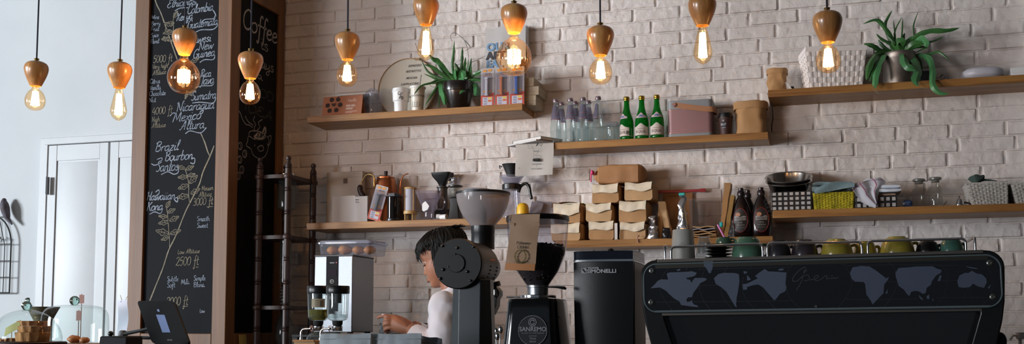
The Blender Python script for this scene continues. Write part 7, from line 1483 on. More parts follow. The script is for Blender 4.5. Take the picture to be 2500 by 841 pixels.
# kraft pouch hanging on the hopper
hp = [at(1250, 524, Ys-.106), at(1318, 523, Ys-.106), at(1306, 662, Ys-.118), at(1233, 660, Ys-.118)]; bL = hp[3].lerp(hp[2], .5); t = thing('coffee_pouch', 'flat kraft coffee pouch lettered Flower Child hanging on the clear bean hopper', 'pouch', bL)
def hq(u, v, o=0): return hp[3].lerp(hp[2], u).lerp(hp[0].lerp(hp[1], u), v)-bL+Vector((0, -o, 0))
q = MB(); q.grid(lambda u, v: hq(u, v, .004*math.sin(PI*u)*(1-v)+.0015*math.sin(v*9+u*4)), 12, 20, .003); bd = q.build('pouch_paper', mat('tan_pouch_paper', '#b8977a', .7, bump=.25, bscale=30, col2='#ab8a6c', nscale=10), t)
q = MB(); q.grid(lambda u, v: hq(.0+u, v*.12, .0048+.004*math.sin(PI*u)), 12, 3, .0006); q.build('orange_base', mat('orange_paper_base', '#c98a58', .7), bd)
def fold(u0, u1, nm):
    q = MB(); q.grid(lambda u, v: hq(u0+(u1-u0)*u, .80+.05*v-.015*u, .0035+.0025*v), 3, 2, .0006); q.build(nm, mat('tan_pouch_paper', '#b8977a', .7), bd)
fold(-.04, .15, 'fold_tab'); fold(.85, 1.04, 'fold_tab')
def ht(s_, u, v, h, name, m, sh=0, bold=.01):
    q = MB(); text(q, s_, 0, 0, h, 0, shear=sh, bold=bold); c = hq(u, v, .010); X_ = (hp[2]-hp[3]).normalized(); Z_ = (hp[0]-hp[3]).normalized(); q.v = [c+X_*w_.x+Z_*w_.z for w_ in q.v]; q.build(name, m, bd)
M_pk = mat('faded_brown_print', '#4a4436', .8); ht('Flower', .52, .455, .0088, 'pouch_lettering', M_pk, 0, .02); ht('Child', .50, .385, .0088, 'pouch_lettering', M_pk, 0, .02); ht('ROASTED COFFEE', .50, .135, .003, 'pouch_lettering', M_pk); ht('BEAN CO', .50, .115, .003, 'pouch_lettering', M_pk)
q = MB(); c = hq(.5, .245, .010)
for i in range(22):
    a = 2*PI*i/22; q.sphere(c.x+.0165*math.cos(a), c.y, c.z+.0185*math.sin(a), .0022+.0012*(i % 2), .0004, .0026, 6, 4)
q.tube([(c.x+.0155*math.cos(2*PI*i/40), c.y, c.z+.0175*math.sin(2*PI*i/40)) for i in range(40)], .0006, 4, closed=True); q.build('printed_wreath', mat('olive_print', '#7a6e42', .8), bd)
# ---------------------------------------------------------------- tall black grinder tower
a, b = at(1399, 700, -1.9), at(1545, 700, -1.9); w = b.x-a.x; D = .215; t = thing('tower_grinder', 'tall matte black grinder tower with a clear-topped chrome lid, front lettered in white', 'grinder', ((a.x+b.x)/2, -1.9+D/2, CZ+.0005)); L = t.location; z = lambda y: at(1470, y, -1.9).z-L.z
def bowed(hw, z_, k=1): # slightly bowed front, flat sides
    return [(-hw+2*hw*i/14, -D/2-.010*math.sin(PI*i/14)*k+.010, z_) for i in range(15)]+[(hw, D/2, z_), (-hw, D/2, z_)]
q = MB(); q.loft([bowed(w/2*.97, 0), bowed(w/2*.97, z(830)), bowed(w/2*1.0, z(700)), bowed(w/2, z(640))]); bd = q.build('body', mat('tower_matte_black', '#0a0d0f', .36, bump=.04, bscale=300), t, ang=30)
q = MB(); q.box(w/2+.0005, .01, z(640)/2, .002, D-.03, z(640)-.006); q.build('steel_side', mat('steel_brown_reflection', '#5a504c', .35, .8), t)  # grey-brown of the side's reflection is put into its base colour
q = MB(); q.loft([bowed(w/2*1.005, z(639)), bowed(w/2*1.01, z(636)), bowed(w/2*1.005, z(634))]); q.build('lid_seam', M_chrome, t, ang=30)
q = MB(); q.loft([bowed(w/2*.99, z(634)), bowed(w/2*.99, z(618)), bowed(w/2*1.0, z(616)), bowed(w/2*1.0, z(614)), bowed(w/2*.9, z(613))]); q.build('hopper_band', mat('dark_chrome', '#3a3e46', .08, .9), t, ang=30)
q = MB(); q.sphere(.010, -.03, z(613)+.004, .010, n=18, m=10); q.build('lid_knob', M_black, t); q = MB(); q.box(w/2-.012, .05, z(614)+.002, .016, .14, .006); q.build('slide_rail', M_steel, t)
for yy in (724, 770): q = MB(); q.lathe([(.003, 0), (.003, .004)], n=10); q.v = [Vector((-w/2-v.z, v.x-.06, v.y+z(yy))) for v in q.v]; q.build('side_screw', M_steel, t)
yl = -D/2-.0005-.0095+.010-.0015; M_lw2 = mat('tower_white_print', '#c2c4c8', .5)
p = at(1469, 667, -1.9)-L; yl = -D/2-.003; q = MB(); text(q, 'SIMONELLI', p.x, p.z, .0105, yl, bold=.03, wide=1.22); q.build('brand_lettering', M_lw2, bd)
p = at(1436, 657.5, -1.9)-L; q = MB(); text(q, 'nuova', p.x, p.z, .0075, yl, 'LEFT', bold=.02, wide=1.25); q.build('brand_lettering', M_lw2, bd)
p = at(1426, 662, -1.9)-L; q = MB(); e = .0078; q.prism([(p.x-e, p.z-e), (p.x+e, p.z-e), (p.x+e, p.z+e), (p.x-e, p.z+e)], yl+.001, yl+.003); lg = q.build('logo_square', M_lw2, bd)
q = MB(); q.prism([(p.x-e*.7, p.z+e*.7), (p.x-e*.2, p.z+e*.7), (p.x+e*.7, p.z-e*.5), (p.x+e*.7, p.z-e*.7), (p.x+e*.2, p.z-e*.7), (p.x-e*.7, p.z+e*.5)], yl, yl+.0008); q.build('logo_mark', M_matte, lg)
# ---------------------------------------------------------------- espresso machine
Ym = -1.95; TILT = R(-.7)
m0 = at(2010, 700, Ym); t = thing('espresso_machine', 'wide black espresso machine with a world map glass back panel', 'espresso machine', (m0.x, Ym, CZ+.007)); t.rotation_euler.y = TILT; ML = t.location.copy(); MI = Matrix.Rotation(-TILT, 3, 'Y')
def mp(px, py, Y=Ym): v = MI @ (at(px, py, Y)-ML); return (v.x, v.z)
xL, xR = mp(1564, 690)[0], mp(2455, 690)[0]; zT = mp(2000, 614)[1]; zB = mp(2000, 769)[1]; W = xR-xL; D = .50; cxm = (xL+xR)/2
zT = (mp(1640, 634)[1]+mp(2360, 613)[1])/2; zB = (mp(1640, 770)[1]+mp(2360, 757)[1])/2
M_mb = mat('machine_black', '#08090a', .28, coat=.2); M_mst = mat('machine_warm_steel', '#8d857c', .3, .9, bump=.04, bscale=150, stretch=(12, 1, 1))
# end cheeks: rounded at the panel, sweeping inward below
def cheek(sg_):
    X = lambda v: cxm+sg_*v; hw = W/2; q = MB()
    o = [(X(hw-.045), zT)]+[(X(hw-.045+.045*math.sin(a)), zT-.045+.045*math.cos(a)) for a in [PI/2*i/6 for i in range(1, 7)]]+[(X(hw-.001), (zT+zB)/2), (X(hw-.004), zB+.02), (X(hw-.012), zB-.03), (X(hw-.040), zB-.14), (X(hw-.075), zB-.22), (X(hw-.12), .06), (X(hw-.14), .03), (X(hw-.20), .03), (X(hw-.18), .09), (X(hw-.135), zB-.20), (X(hw-.10), zB-.12), (X(hw-.066), zB-.01), (X(hw-.066), zT)]
    q.prism(o, 0, .46); return q.build('end_cheek', M_mb, t, bevel=.004)
cheek(-1); cheek(1)
q = MB(); q.box(cxm, .235, (zT+zB)/2, W-.10, .44, zT-zB-.004); q.build('body_shell', M_mb, t, bevel=.003)
q = MB(); q.box(cxm, .012, zT-.004, W-.10, .03, .010); q.box(cxm, .25, zT-.003, W-.10, .44, .008); q.build('top_tray', M_mst, t, bevel=.0015)
q = MB(); q.box(cxm, .008, zB+.001, W-.12, .018, .009); q.build('lower_trim', M_mst, t, bevel=.001)
q = MB(); q.prism([(cxm-W/2+.06, zB-.003), (cxm+W/2-.06, zB-.003), (cxm+W/2-.15, .07), (cxm-W/2+.15, .07)], .05, .058); q.build('rear_panel', mat('brown_black_gloss', '#120c0a', .12, coat=.4), t)
q = MB(); q.box(cxm, .24, .045, W-.30, .42, .05); q.build('drip_tray', M_mb, t, bevel=.004)
for sx_ in (-1, 1):
    for yy in (.06, .40): MB().lathe([(.024, 0), (.020, .008), (.018, .024)], n=20).build('foot', M_chrome, t, loc=(cxm+sx_*(W/2-.17), yy, .001))
for k in (-.27, 0, .27):
    q = MB(); q.rot(rx=R(-90), loc=(cxm+k, .455, zB-.04)); q.lathe([(.034, 0), (.034, .03), (.030, .05), (0, .05)], n=32); g = q.build('group_head', M_chrome, t); q = MB(); q.tube([(cxm+k, .50, zB-.055), (cxm+k, .60, zB-.07)], [.008, .012], 12); q.build('portafilter_handle', M_mb, g)
# glass back panel
gl = rrect(cxm-W/2+.008, cxm+W/2-.008, zB+.004, zT-.010, .040, 8)
q = MB(); q.prism(gl, -.012, -.004); pn = q.build('glass_panel', mat('smoked_panel_glass', '#14161a', .16, spec=.5), t, bevel=.001)
q = MB(); g2 = rrect(cxm-W/2+.0115, cxm+W/2-.0115, zB+.0075, zT-.0135, .037, 8); q.tube([(x, -.0125, z) for x, z in g2], .0022, 6, closed=True); q.build('glass_edge', mat('pale_glass_edge', '#6c7b7e', .15), pn)
q = MB(); rct(q, cxm-W/2+.045, cxm+W/2-.042, zT-.026, zT-.014, -.0126); q.build('steel_strip', mat('strip_behind_glass', '#4d4a44', .35, .6), pn)
q = MB(); rct(q, cxm-W/2+.040, cxm+W/2-.040, zB+.008, zB+.0115, -.0126); q.build('light_strip', mat('bright_lower_edge', '#7f8a8e', .2), pn)
def mq(px, py): x, z = mp(px, py, Ym-.0125); return (x, z)
Ca = lambda x, y: (1560+x/2.994, 560+y/2.994); Cb = lambda x, y: (2020+x/2.994, 560+y/2.994); Cn = lambda x, y: (1560+x/4.67, 600+y/4.67)
M_map = mat('map_blue_grey', '#5a6478', .45)
for C_, name, pts in [
 (Cn, 'north_america', '130,490 175,450 215,405 250,388 335,390 320,345 318,320 350,308 450,305 560,300 600,293 660,312 640,345 600,360 540,370 545,385 585,395 600,430 612,400 640,370 690,372 740,370 775,382 760,400 700,430 660,490 620,540 605,590 560,592 540,620 550,645 585,640 605,625 612,655 630,675 665,685 680,705 620,700 550,690 480,680 462,640 425,620 400,605 350,560 305,515 240,480'),
 (Ca, 'south_america', '548,360 580,330 620,320 700,322 730,330 735,380 725,450 715,500 710,550 716,572 705,568 680,530 640,460 600,425 560,400'), (Ca, 'greenland', '472,235 542,235 540,280 525,322 510,322 495,290 475,270'),
 (Ca, 'europe', '757,405 795,397 870,360 848,345 880,318 920,292 945,310 1000,312 1078,318 1070,400 1078,430 1070,455 1030,475 1000,515 988,522 970,500 935,460 905,425 870,405 830,412 790,425 790,443 762,445'), (Ca, 'island', '790,335 820,370 790,378'), (Ca, 'island', '762,310 785,308 792,322 770,328'), (Ca, 'island', '1015,296 1040,288 1062,292 1050,303 1025,304'), (Ca, 'island', '272,300 300,290 304,300 285,308'),
 (Cb, 'africa', '165,320 185,280 250,270 310,275 350,300 390,330 430,362 450,350 440,375 415,405 410,470 380,500 330,552 315,520 285,480 275,400 265,388 200,385 175,360'),
 (Cb, 'asia', '497,320 520,285 600,280 640,275 770,272 800,290 835,300 830,320 795,340 765,380 755,410 725,430 720,465 700,475 665,455 640,452 612,460 600,490 585,480 560,445 520,415 510,380 500,350'),
 (Cb, 'island', '820,340 835,340 825,380 805,382'), (Cb, 'island', '668,480 700,515 690,520 672,500'), (Cb, 'island', '725,490 745,480 745,512 728,512'), (Cb, 'island', '765,505 780,525 770,525'), (Cb, 'island', '425,470 440,440 440,465 430,478'),
 (Cb, 'australia', '950,380 965,340 1005,320 1030,322 1055,305 1090,325 1130,332 1160,360 1165,390 1145,430 1100,420 1065,400 1040,425 1000,430 960,425 952,400'), (Cb, 'island', '1012,272 1060,280 1105,288 1080,292 1030,282'), (Cb, 'island', '1170,430 1195,405 1185,435')]:
    q = MB(); pp = [mq(*C_(*map(float, p.split(',')))) for p in pts.split()]; plate(q, pp, -.0132); q.build('map_'+name, M_map, pn)
q = MB()
for C_, pts in [(Ca, [(265, 245), (180, 330), (155, 430), (175, 500), (240, 590)]), (Ca, [(405, 240), (340, 300)]), (Ca, [(480, 300), (450, 380), (445, 440), (470, 520), (522, 590)]), (Ca, [(685, 232), (625, 310)]), (Ca, [(597, 430), (620, 510), (688, 590)]), (Ca, [(860, 232), (795, 300)]), (Ca, [(765, 350), (755, 420), (780, 510), (848, 588)]), (Ca, [(905, 445), (940, 520), (1003, 585)]), (Ca, [(1000, 230), (940, 300)]),
               (Ca, [(1165, 222), (1100, 290), (1075, 390), (1100, 500), (1180, 580)]), (Ca, [(110, 535), (290, 535)]), (Ca, [(400, 533), (1110, 525)]), (Ca, [(445, 412), (600, 411)]), (Ca, [(430, 295), (720, 288), (1100, 278)]), (Cb, [(70, 220), (150, 300), (180, 390), (150, 480), (80, 572)]), (Cb, [(430, 225), (490, 290), (510, 390), (480, 480), (415, 572)]), (Cb, [(820, 260), (870, 310), (875, 400), (850, 490), (800, 565)]),
               (Cb, [(1150, 260), (1200, 330), (1205, 420), (1190, 490), (1130, 560)]), (Cb, [(130, 515), (660, 512)]), (Cb, [(800, 503), (1160, 500)]), (Cb, [(840, 378), (950, 376)]), (Cb, [(130, 268), (500, 262), (960, 265)]), (Cb, [(1030, 430), (1000, 500)]), (Cb, [(440, 388), (500, 384)])]:
    stroke(q, [Vector((mq(*C_(*p))[0], -.0131, mq(*C_(*p))[1])) for p in pts], .0009, Vector((0, -1, 0)), 6)
q.build('map_grid_lines', mat('map_line_grey', '#3c3f45', .5), pn)
q = MB()
for pts in ([(1225, 310), (1215, 280), (1175, 300), (1130, 350), (1125, 380), (1160, 378), (1205, 330), (1222, 285)], [(1210, 300), (1190, 380), (1150, 448)], [(1185, 360), (1225, 335), (1245, 350), (1240, 372), (1205, 380)], [(1240, 372), (1290, 365), (1312, 345), (1295, 340), (1280, 360), (1300, 378), (1335, 366), (1352, 350)]):
    stroke(q, [Vector((mq(*Ca(*p))[0], -.0132, mq(*Ca(*p))[1])) for p in pts], .0024, Vector((0, -1, 0)), 6)
stroke(q, [Vector((mq(*Cb(*p))[0], -.0132, mq(*Cb(*p))[1])) for p in ((-25, 350), (-12, 340), (-2, 346), (-8, 362), (8, 364), (28, 350), (38, 342), (30, 344), (24, 358), (34, 364), (48, 350), (52, 342), (50, 360), (64, 360), (80, 350))], .0024, Vector((0, -1, 0)), 5)
q.build('script_lettering', mat('script_grey', '#474a50', .4), pn)
for px, py, k in ((1591.5, 662, 1), (1590, 739, 1), (2416.5, 643, 1), (2424, 726, 1), (1992.5, 749, .55)):
    x, z = mq(px, py); q = MB(); q.rot(rx=R(90), loc=(x, -.012, z)); q.lathe([(.0085*k, 0), (.0085*k, .003), (.006*k, .005), (.0035*k, .005), (.0025*k, .002), (0, .002)], n=24); q.build('panel_screw', mat('screw_steel', '#8a8a84', .3, .9), pn)
# cup rails
for x0, x1, y0, y1 in ((1638, 1861, 604, 596), (1873, 2103, 595, 591), (2118, 2357, 590, 583)):
    a, b = mp(x0, y0, Ym+.02), mp(x1, y1, Ym+.02); z_ = zT; q = MB(); rr_ = .012
    q.tube(smoothpath([(a[0], .02, z_-.002), (a[0], .02, a[1]-rr_), (a[0]+rr_*.3, .02, a[1]-rr_*.3), (a[0]+rr_, .02, a[1]), (a[0]+.05, .02, a[1]), (b[0]-.05, .02, b[1]), (b[0]-rr_, .02, b[1]), (b[0]-rr_*.3, .02, b[1]-rr_*.3), (b[0], .02, b[1]-rr_), (b[0], .02, z_-.002)], 4), .0034, 10); q.build('cup_rail', M_chrome, t)
for px, s_ in ((1632, -1), (2369, 1)):
    a = mp(px, 600 if s_ < 0 else 580, Ym+.02); q = MB(); ax = a[0]+s_*.012; q.tube(smoothpath([(ax, .03, zT-.002), (ax, .03, a[1]-.008), (ax, .04, a[1]), (ax, .10, a[1]), (ax, .38, a[1]), (ax, .40, a[1]-.01), (ax, .40, zT-.002)], 4), .0034, 10); q.build('side_rail', M_chrome, t)
# knob at the right end
q = MB(); q.sphere(mp(2452, 835)[0]+.004, .10, mp(2452, 835)[1], .017, .017, .024, 16, 10); q.tube([(cxm+W/2-.10, .12, mp(2452, 835)[1]-.02), (mp(2452, 835)[0], .10, mp(2452, 835)[1])], .008, 10); q.build('steam_knob', M_rubber, t)
# ---- cups on the tray
def top_at(px, Y):
    p = at(px, 620, Y); lx = (p.x-ML.x); zz = ML.z+zT+.001+math.tan(-TILT)*lx; return Vector((p.x, Y, zz+.0008))
def cup(px0, px1, yt, Y, col, lab, rz=.3, group='cups upside down on the machine', nm='mug', foot=.62, cat='mug'):
    L = top_at((px0+px1)/2, Y); s = mpp((px0+px1)/2, Y); w = (px1-px0)*s; h = at((px0+px1)/2, yt, Y).z-L.z; r = w/2
    t = thing(nm, lab, cat, L, rz=rz, group=group); m = mat('glazed_'+col.strip('#'), col, .22, coat=.3)
    MB().lathe(smooth_prof([(r*.97, 0), (r, .004), (r*.97, h*.35), (r*.86, h*.70), (r*.72, h*.90), (r*foot, h*.95)], 4)+[(r*foot*.98, h), (r*foot*.85, h), (r*foot*.8, h*.97), (0, h*.97)], n=44).build('cup_body', m, t)
    MB().tube(smoothpath([(r*.90, 0, h*.62), (r*1.22, 0, h*.66), (r*1.36, 0, h*.42), (r*1.22, 0, h*.16), (r*.97, 0, h*.14)], 5), .0045, 10).build('handle', m, t); return t
Yc = Ym+.12
L = top_at(1668, Yc+.0); s = mpp(1668, Yc); h = at(1668, 562, Yc).z-L.z; t = thing('white_canister', 'tall off-white tapered canister on the left of the machine top', 'canister', L)
cb_ = MB().lathe([(28*s, 0), (29*s, .003), (26.5*s, h*.6), (24.5*s, h*.97), (23.5*s, h), (22*s, h), (21*s, h*.5)], n=44).build('canister_body', mat('off_white_ceramic', '#b5b5ae', .5), t)
q = MB(); rct(q, -.010, .010, h*.52, h*.526, -.001, cylwarp(27*s)); text(q, 'w', 0, h*.56, .003, -.001, warp=cylwarp(27*s)); q.build('small_mark', M_ink, cb_)
def tumbler(px0, px1, yt, yb_, Y, lab, base):
    s = mpp((px0+px1)/2, Y); w = (px1-px0)*s; r = w/2; p = top_at((px0+px1)/2, Y); z0 = p.z+base; h = at((px0+px1)/2, yt, Y).z-z0; t = thing('glass_tumbler', lab, 'glass', (p.x, Y, z0), group='stacked cut-glass tumblers'); n = 36; q = MB()
    fl = lambda j, k: 1+(.035 if j % 3 == 0 else -.01)*k
    q.loft([[(r*k*fl(j, c)*math.cos(2*PI*j/n), r*k*fl(j, c)*math.sin(2*PI*j/n), z) for j in range(n)] for k, z, c in ((1, 0, 0), (1.0, .004, 0), (.97, h*.3, 1), (.9, h*.7, 1), (.82, h*.95, 1), (.75, h, 0), (.70, h*.94, 0))], False, True); q.build('glass_body', glass('cut_glass', '#e9ecec', .16, .02, '#b9bcbc', 1.6), t, ang=20); return z0+h
tumbler(1700, 1739, 592, 628, Yc, 'lower cut-glass tumbler upside down beside the white canister', 0); tumbler(1704, 1735, 578, 600, Yc, 'upper cut-glass tumbler stacked upside down beside the white canister', .021)
M_sau = mat('black_saucer_glaze', '#0c0c0e', .2, coat=.3); L = top_at(1755, Yc); s = mpp(1755, Yc); n_s = 5; zz = L.z; hs_ = (at(1755, 598, Yc).z-L.z)/n_s
for i in range(n_s):
    t = thing('saucer', ['lowest', 'second from the bottom', 'middle', 'second from the top', 'topmost'][i]+' black saucer of the stack left of the green mug', 'saucer', (L.x+.001*math.sin(i*2), Yc, zz), rz=i, group='stacked black saucers'); r = 33*s
    MB().lathe([(r*.45, 0), (r*.5, .001), (r*.55, hs_*.35), (r*.97, hs_*.72), (r, hs_*.9), (r*.97, hs_*.95), (r*.5, hs_*.55), (0, hs_*.5)], n=44).build('dish', M_sau, t); zz += hs_+.0002
p = top_at(1766, Yc); t = thing('espresso_cup', 'small green espresso cup upside down on top of the black saucers', 'cup', (p.x+.002, Yc, zz+.0006), group=None); h = at(1766, 581, Yc).z-zz; r = 19*s
m = mat('glazed_4b6652', '#4b6652', .22, coat=.3); MB().lathe([(r*.97, 0), (r, .003), (r*.95, h*.6), (r*.85, h*.9), (r*.8, h), (0, h*.98)], n=36).build('cup_body', m, t); MB().tube(smoothpath([(r*.9, 0, h*.75), (r*1.3, 0, h*.7), (r*1.25, 0, h*.3), (r*.95, 0, h*.3)], 4), .003, 8).build('handle', m, t)
cup(1788, 1862, 580, Yc, '#527a64', 'large dark green mug upside down right of the black saucers', .35, foot=.60); cup(1873, 1930, 589, Yc, '#2c2b30', 'charcoal grey mug, first right of the green mug', .1, foot=.66); cup(1933, 1996, 587, Yc, '#3a3338', 'brown-grey mug, second right of the large green mug', .2, foot=.6)
cup(2006, 2080, 585, Yc, '#a3953a', 'yellow mug left of the rail gap, next to the brown-grey mug', .3, foot=.55); cup(2086, 2139, 590, Yc+.05, '#a89a34', 'smaller yellow mug behind the gap between two chrome rails', .4, foot=.5); cup(2152, 2230, 579, Yc, '#a3953a', 'largest yellow mug, upside down left of the black mug', .35, foot=.50)
cup(2238, 2292, 589, Yc, '#0e0d0e', 'black mug upside down between yellow and teal mugs', .2, foot=.6); cup(2296, 2350, 584, Yc, '#467264', 'teal green mug upside down at the right end of the machine', .45, foot=.72)
# pump bottle right edge
p = at(2488, 841, -1.3); z1 = at(2488, 813, -1.3).z-CZ; t = thing('pump_bottle', 'white pump bottle at the bottom right corner beside the machine', 'bottle', (p.x, -1.32, CZ+.0005)); MB().lathe([(.032, 0), (.034, .004), (.034, z1*.55), (.02, z1*.66), (.014, z1*.68)], n=32).build('bottle_body', M_white, t)
q = MB(); q.lathe([(.015, z1*.68), (.015, z1*.76), (.006, z1*.78), (.005, z1*.93), (.012, z1*.94), (.013, z1), (0, z1)], n=24); q.tube([(0, 0, z1*.97), (-.022, -.01, z1*.97), (-.03, -.012, z1*.93)], .004, 8); q.build('pump_head', M_white, t)
# ---------------------------------------------------------------- the barista
Yp = -.92; M_skin = mat('tan_skin', '#a26c50', .5, col2='#965f45', nscale=14, bump=.1, bscale=120, sheen=.1); M_hair = mat('black_hair', '#090808', .6, spec=.2)
PX = lambda px, py, Y=Yp: at(px, py, Y)
sk = mpp(1050, Yp); PIT_H = R(17)
Hc = PX(1032, 638)+Vector((.0925, 0, .008))
t = thing('person', 'person in a white sweater looking down at their hands behind the counter', 'person', (Hc.x+.10, Yp, .0)); PL = t.location.copy()
def HT(u, s, v):   # head coordinates: forward, side (towards the camera), up -> scene, relative to the person
    uu = u*math.cos(PIT_H)+v*math.sin(PIT_H); vv = v*math.cos(PIT_H)-u*math.sin(PIT_H); return Vector((Hc.x-uu, Hc.y-s, Hc.z+vv))-PL
SEC = [(-.106, .060, .030, .012), (-.103, .074, .020, .022), (-.096, .081, .005, .030), (-.087, .083, -.012, .038), (-.076, .081, -.030, .046), (-.064, .0845, -.045, .052), (-.052, .086, -.055, .057), (-.036, .085, -.064, .062), (-.016, .082, -.074, .066), (.002, .082, -.084, .068), (.018, .090, -.092, .071), (.036, .0925, -.098, .074), (.056, .089, -.100, .075), (.076, .077, -.096, .071), (.093, .055, -.082, .058), (.106, .032, -.060, .042), (.113, .010, -.035, .024), (.1145, -.004, -.015, .008)]
def headpt(u, v, a, f, b, w):
    c, s = math.cos(a), math.sin(a); mid = (f+b)/2; rad = (f-b)/2
    x = mid+rad*math.copysign(abs(c)**.86, c); y = w*math.copysign(abs(s)**.9, s)
    g = lambda cu, cs, cv, ru, rv: math.exp(-((abs(y)-cs)/ru)**2-((v-cv)/rv)**2)*(1 if c > 0 else 0)
    x -= .009*g(0, .031, .003, .013, .011); x += .003*g(0, .030, .020, .02, .007); x += .003*g(0, .042, -.022, .018, .014)
    x += .004*g(0, 0, -.062, .022, .010)+.003*g(0, 0, -.098, .018, .009); x -= .0035*g(0, 0, -.080, .022, .006)
    return x, y
def head_rings(k=1.0, dk=0):
    out = []; n = 48
    vv = [SEC[0][0]+(SEC[-1][0]-SEC[0][0])*i/44 for i in range(45)]
    for v in vv:
        for (v0, f0, b0, w0), (v1, f1, b1, w1) in zip(SEC, SEC[1:]):
            if v0 <= v <= v1+1e-9: q = (v-v0)/(v1-v0); f, b, w = f0+(f1-f0)*q, b0+(b1-b0)*q, w0+(w1-w0)*q; break
        out.append([(headpt(0, v, 2*PI*j/n, f+dk, b-dk, w+dk), v) for j in range(n)])
    return out
body = MB()
body.loft([[HT(p[0], p[1], v) for p, v in r] for r in head_rings()])
# nose
body.loft([[HT(u0+du*math.cos(a), w*math.sin(a), v) for a in [2*PI*j/12 for j in range(12)]] for u0, du, w, v in ((.083, .004, .005, .014), (.086, .007, .0065, -.002), (.087, .009, .0085, -.018), (.088, .0125, .0120, -.030), (.0885, .0135, .0145, -.037), (.086, .011, .0125, -.042), (.083, .006, .008, -.045))])
body.sphere(*HT(.087, .0115, -.037), .0060, n=10, m=6); body.sphere(*HT(.087, -.0115, -.037), .0060, n=10, m=6)
# lips as part of the face volume, ears, neck
for v, du in ((-.0600, .0045), (-.0695, .004)):
    body.loft([[HT(.0815+du+.0075*math.cos(a)-abs(s_)*.25, s_, v+.0055*math.sin(a)*(1-(s_/.028)**2)**.5) for a in [2*PI*j/10 for j in range(10)]] for s_ in [-.026+.052*i/12 for i in range(13)]])
for sg_ in (1, -1):
    body.loft([[HT(-.008+.020*k*math.cos(a)-.006*math.sin(a), sg_*(.068+o), .000+.031*k*math.sin(a)) for a in [2*PI*j/16 for j in range(16)]] for k, o in ((.5, -.004), (.8, .003), (1, .009), (.95, .012), (.6, .010), (.3, .006))])
# torso, limbs (relative to person)
Q_ = lambda px, py, Y=Yp: PX(px, py, Y)-PL
neck0 = HT(-.018, 0, -.075); nb = Q_(1112, 722); body.tube(smoothpath([neck0+Vector((0, 0, .02)), neck0, nb+Vector((-.012, 0, .035)), nb], 4), [.052]*2+[.054]*9+[.060, .07], 24) if False else body.tube([neck0+Vector((.0, 0, .03)), neck0, neck0.lerp(nb, .5), nb, nb+Vector((.02, 0, -.06))], [.050, .054, .054, .062, .075], 24)
hipx = nb.x+.075
def ell(cx, z, rx, ry, n=32): return [(cx+rx*math.cos(2*PI*j/n), ry*math.copysign(abs(math.sin(2*PI*j/n))**.85, math.sin(2*PI*j/n)), z) for j in range(n)]
zt6 = nb.z
TOR = [(hipx, .86, .105, .150), (hipx, .95, .110, .158), (hipx-.005, 1.05, .098, .140), (nb.x+.055, 1.16, .100, .148), (nb.x+.040, zt6-.19, .112, .165), (nb.x+.025, zt6-.10, .108, .172), (nb.x+.014, zt6-.04, .085, .150), (nb.x+.006, zt6-.005, .062, .095), (nb.x, zt6+.015, .052, .060)]
def torso(mb, e=0):
    mb.loft([ell(x, z, a+e, b+e) for x, z, a, b in TOR])
torso(body, -.012)
sL = Vector((nb.x+.012, -.160, zt6-.055)); sR = Vector((nb.x+.012, .160, zt6-.055))
eL = Vector((Q_(1078, 868, -1.16).x, -.225, Q_(1078, 868, -1.16).z)); wL = Q_(1006, 806, -1.08); eR = Vector((sR.x-.03, .205, 1.225)); wR = Q_(1012, 800, -.93)
for s_, e_, w_ in ((sL, eL, wL), (sR, eR, wR)):
    body.tube([s_, s_.lerp(e_, .3), e_, e_.lerp(w_, .3), w_, w_+(w_-e_).normalized()*.012], [.050, .046, .038, .040, .026, .024], 20); body.sphere(*s_, .052, n=18, m=12)
# hands
def finger(mb, pts, r0, r1): P_ = smoothpath(pts, 4); n = len(P_); mb.tube(P_, [r0+(r1-r0)*i/(n-1) for i in range(n)], 12); mb.sphere(*P_[-1], r1*1.02, n=12, m=8)
H_ = lambda px, py, dy: Q_(px, py, -1.06+dy)
pc = H_(974, 792, 0)
body.loft([[Vector(c)+Vector((math.cos(a)*ax*0+u_[0]*math.cos(a)*hw, math.sin(a)*th, u_[1]*math.cos(a)*hw)) for a in [2*PI*j/20 for j in range(20)]] for c, hw, th, u_ in
           [(H_(1004, 806, 0), .026, .020, (.45, -.9)), (H_(990, 800, 0), .033, .019, (.4, -.92)), (H_(975, 794, 0), .038, .019, (.3, -.95)), (H_(962, 790, 0), .037, .017, (.15, -.99)), (H_(952, 789, 0), .034, .013, (.1, -1))] for ax in (0,)])
finger(body, [H_(958, 778, -.004), H_(945, 772.5, -.010), H_(934, 773, -.009), H_(923, 776, -.004)], .0088, .0066)
finger(body, [H_(958, 784, -.006), H_(946, 781, -.014), H_(939, 784, -.010), H_(941, 790, .004), H_(949, 791, .010)], .0084, .0068)
finger(body, [H_(958, 794, -.006), H_(946, 791, -.014), H_(937.5, 795, -.009), H_(941, 800, .006), H_(950, 800, .012)], .0080, .0066)
finger(body, [H_(960, 803, -.004), H_(948, 802, -.010), H_(939, 807, -.006), H_(943, 811, .006), H_(951, 809, .012)], .0074, .0060)
finger(body, [H_(984, 786, .012), H_(972, 777, .022), H_(958, 774, .022), H_(948, 773, .016)], .0115, .0082)
K_ = lambda px, py, dy: Q_(px, py, -.96+dy)
body.loft([[Vector(c)+Vector((u_[0]*math.cos(a)*hw, math.sin(a)*th, u_[1]*math.cos(a)*hw)) for a in [2*PI*j/20 for j in range(20)]] for c, hw, th, u_ in
           [(K_(1010, 800, 0), .025, .019, (.4, -.92)), (K_(996, 796, 0), .033, .018, (.3, -.95)), (K_(980, 793, 0), .037, .018, (.2, -.97)), (K_(966, 792, 0), .033, .014, (.1, -1))]])
for k in range(4): y_ = 783+7.5*k; finger(body, [K_(972, y_, .002), K_(958, y_-2, -.004), K_(948, y_+1, -.016), K_(950, y_+3, -.030)], .0094-.0005*k, .0074)
finger(body, [K_(988, 786, -.012), K_(974, 779, -.024), K_(962, 776, -.028)], .0110, .0082)
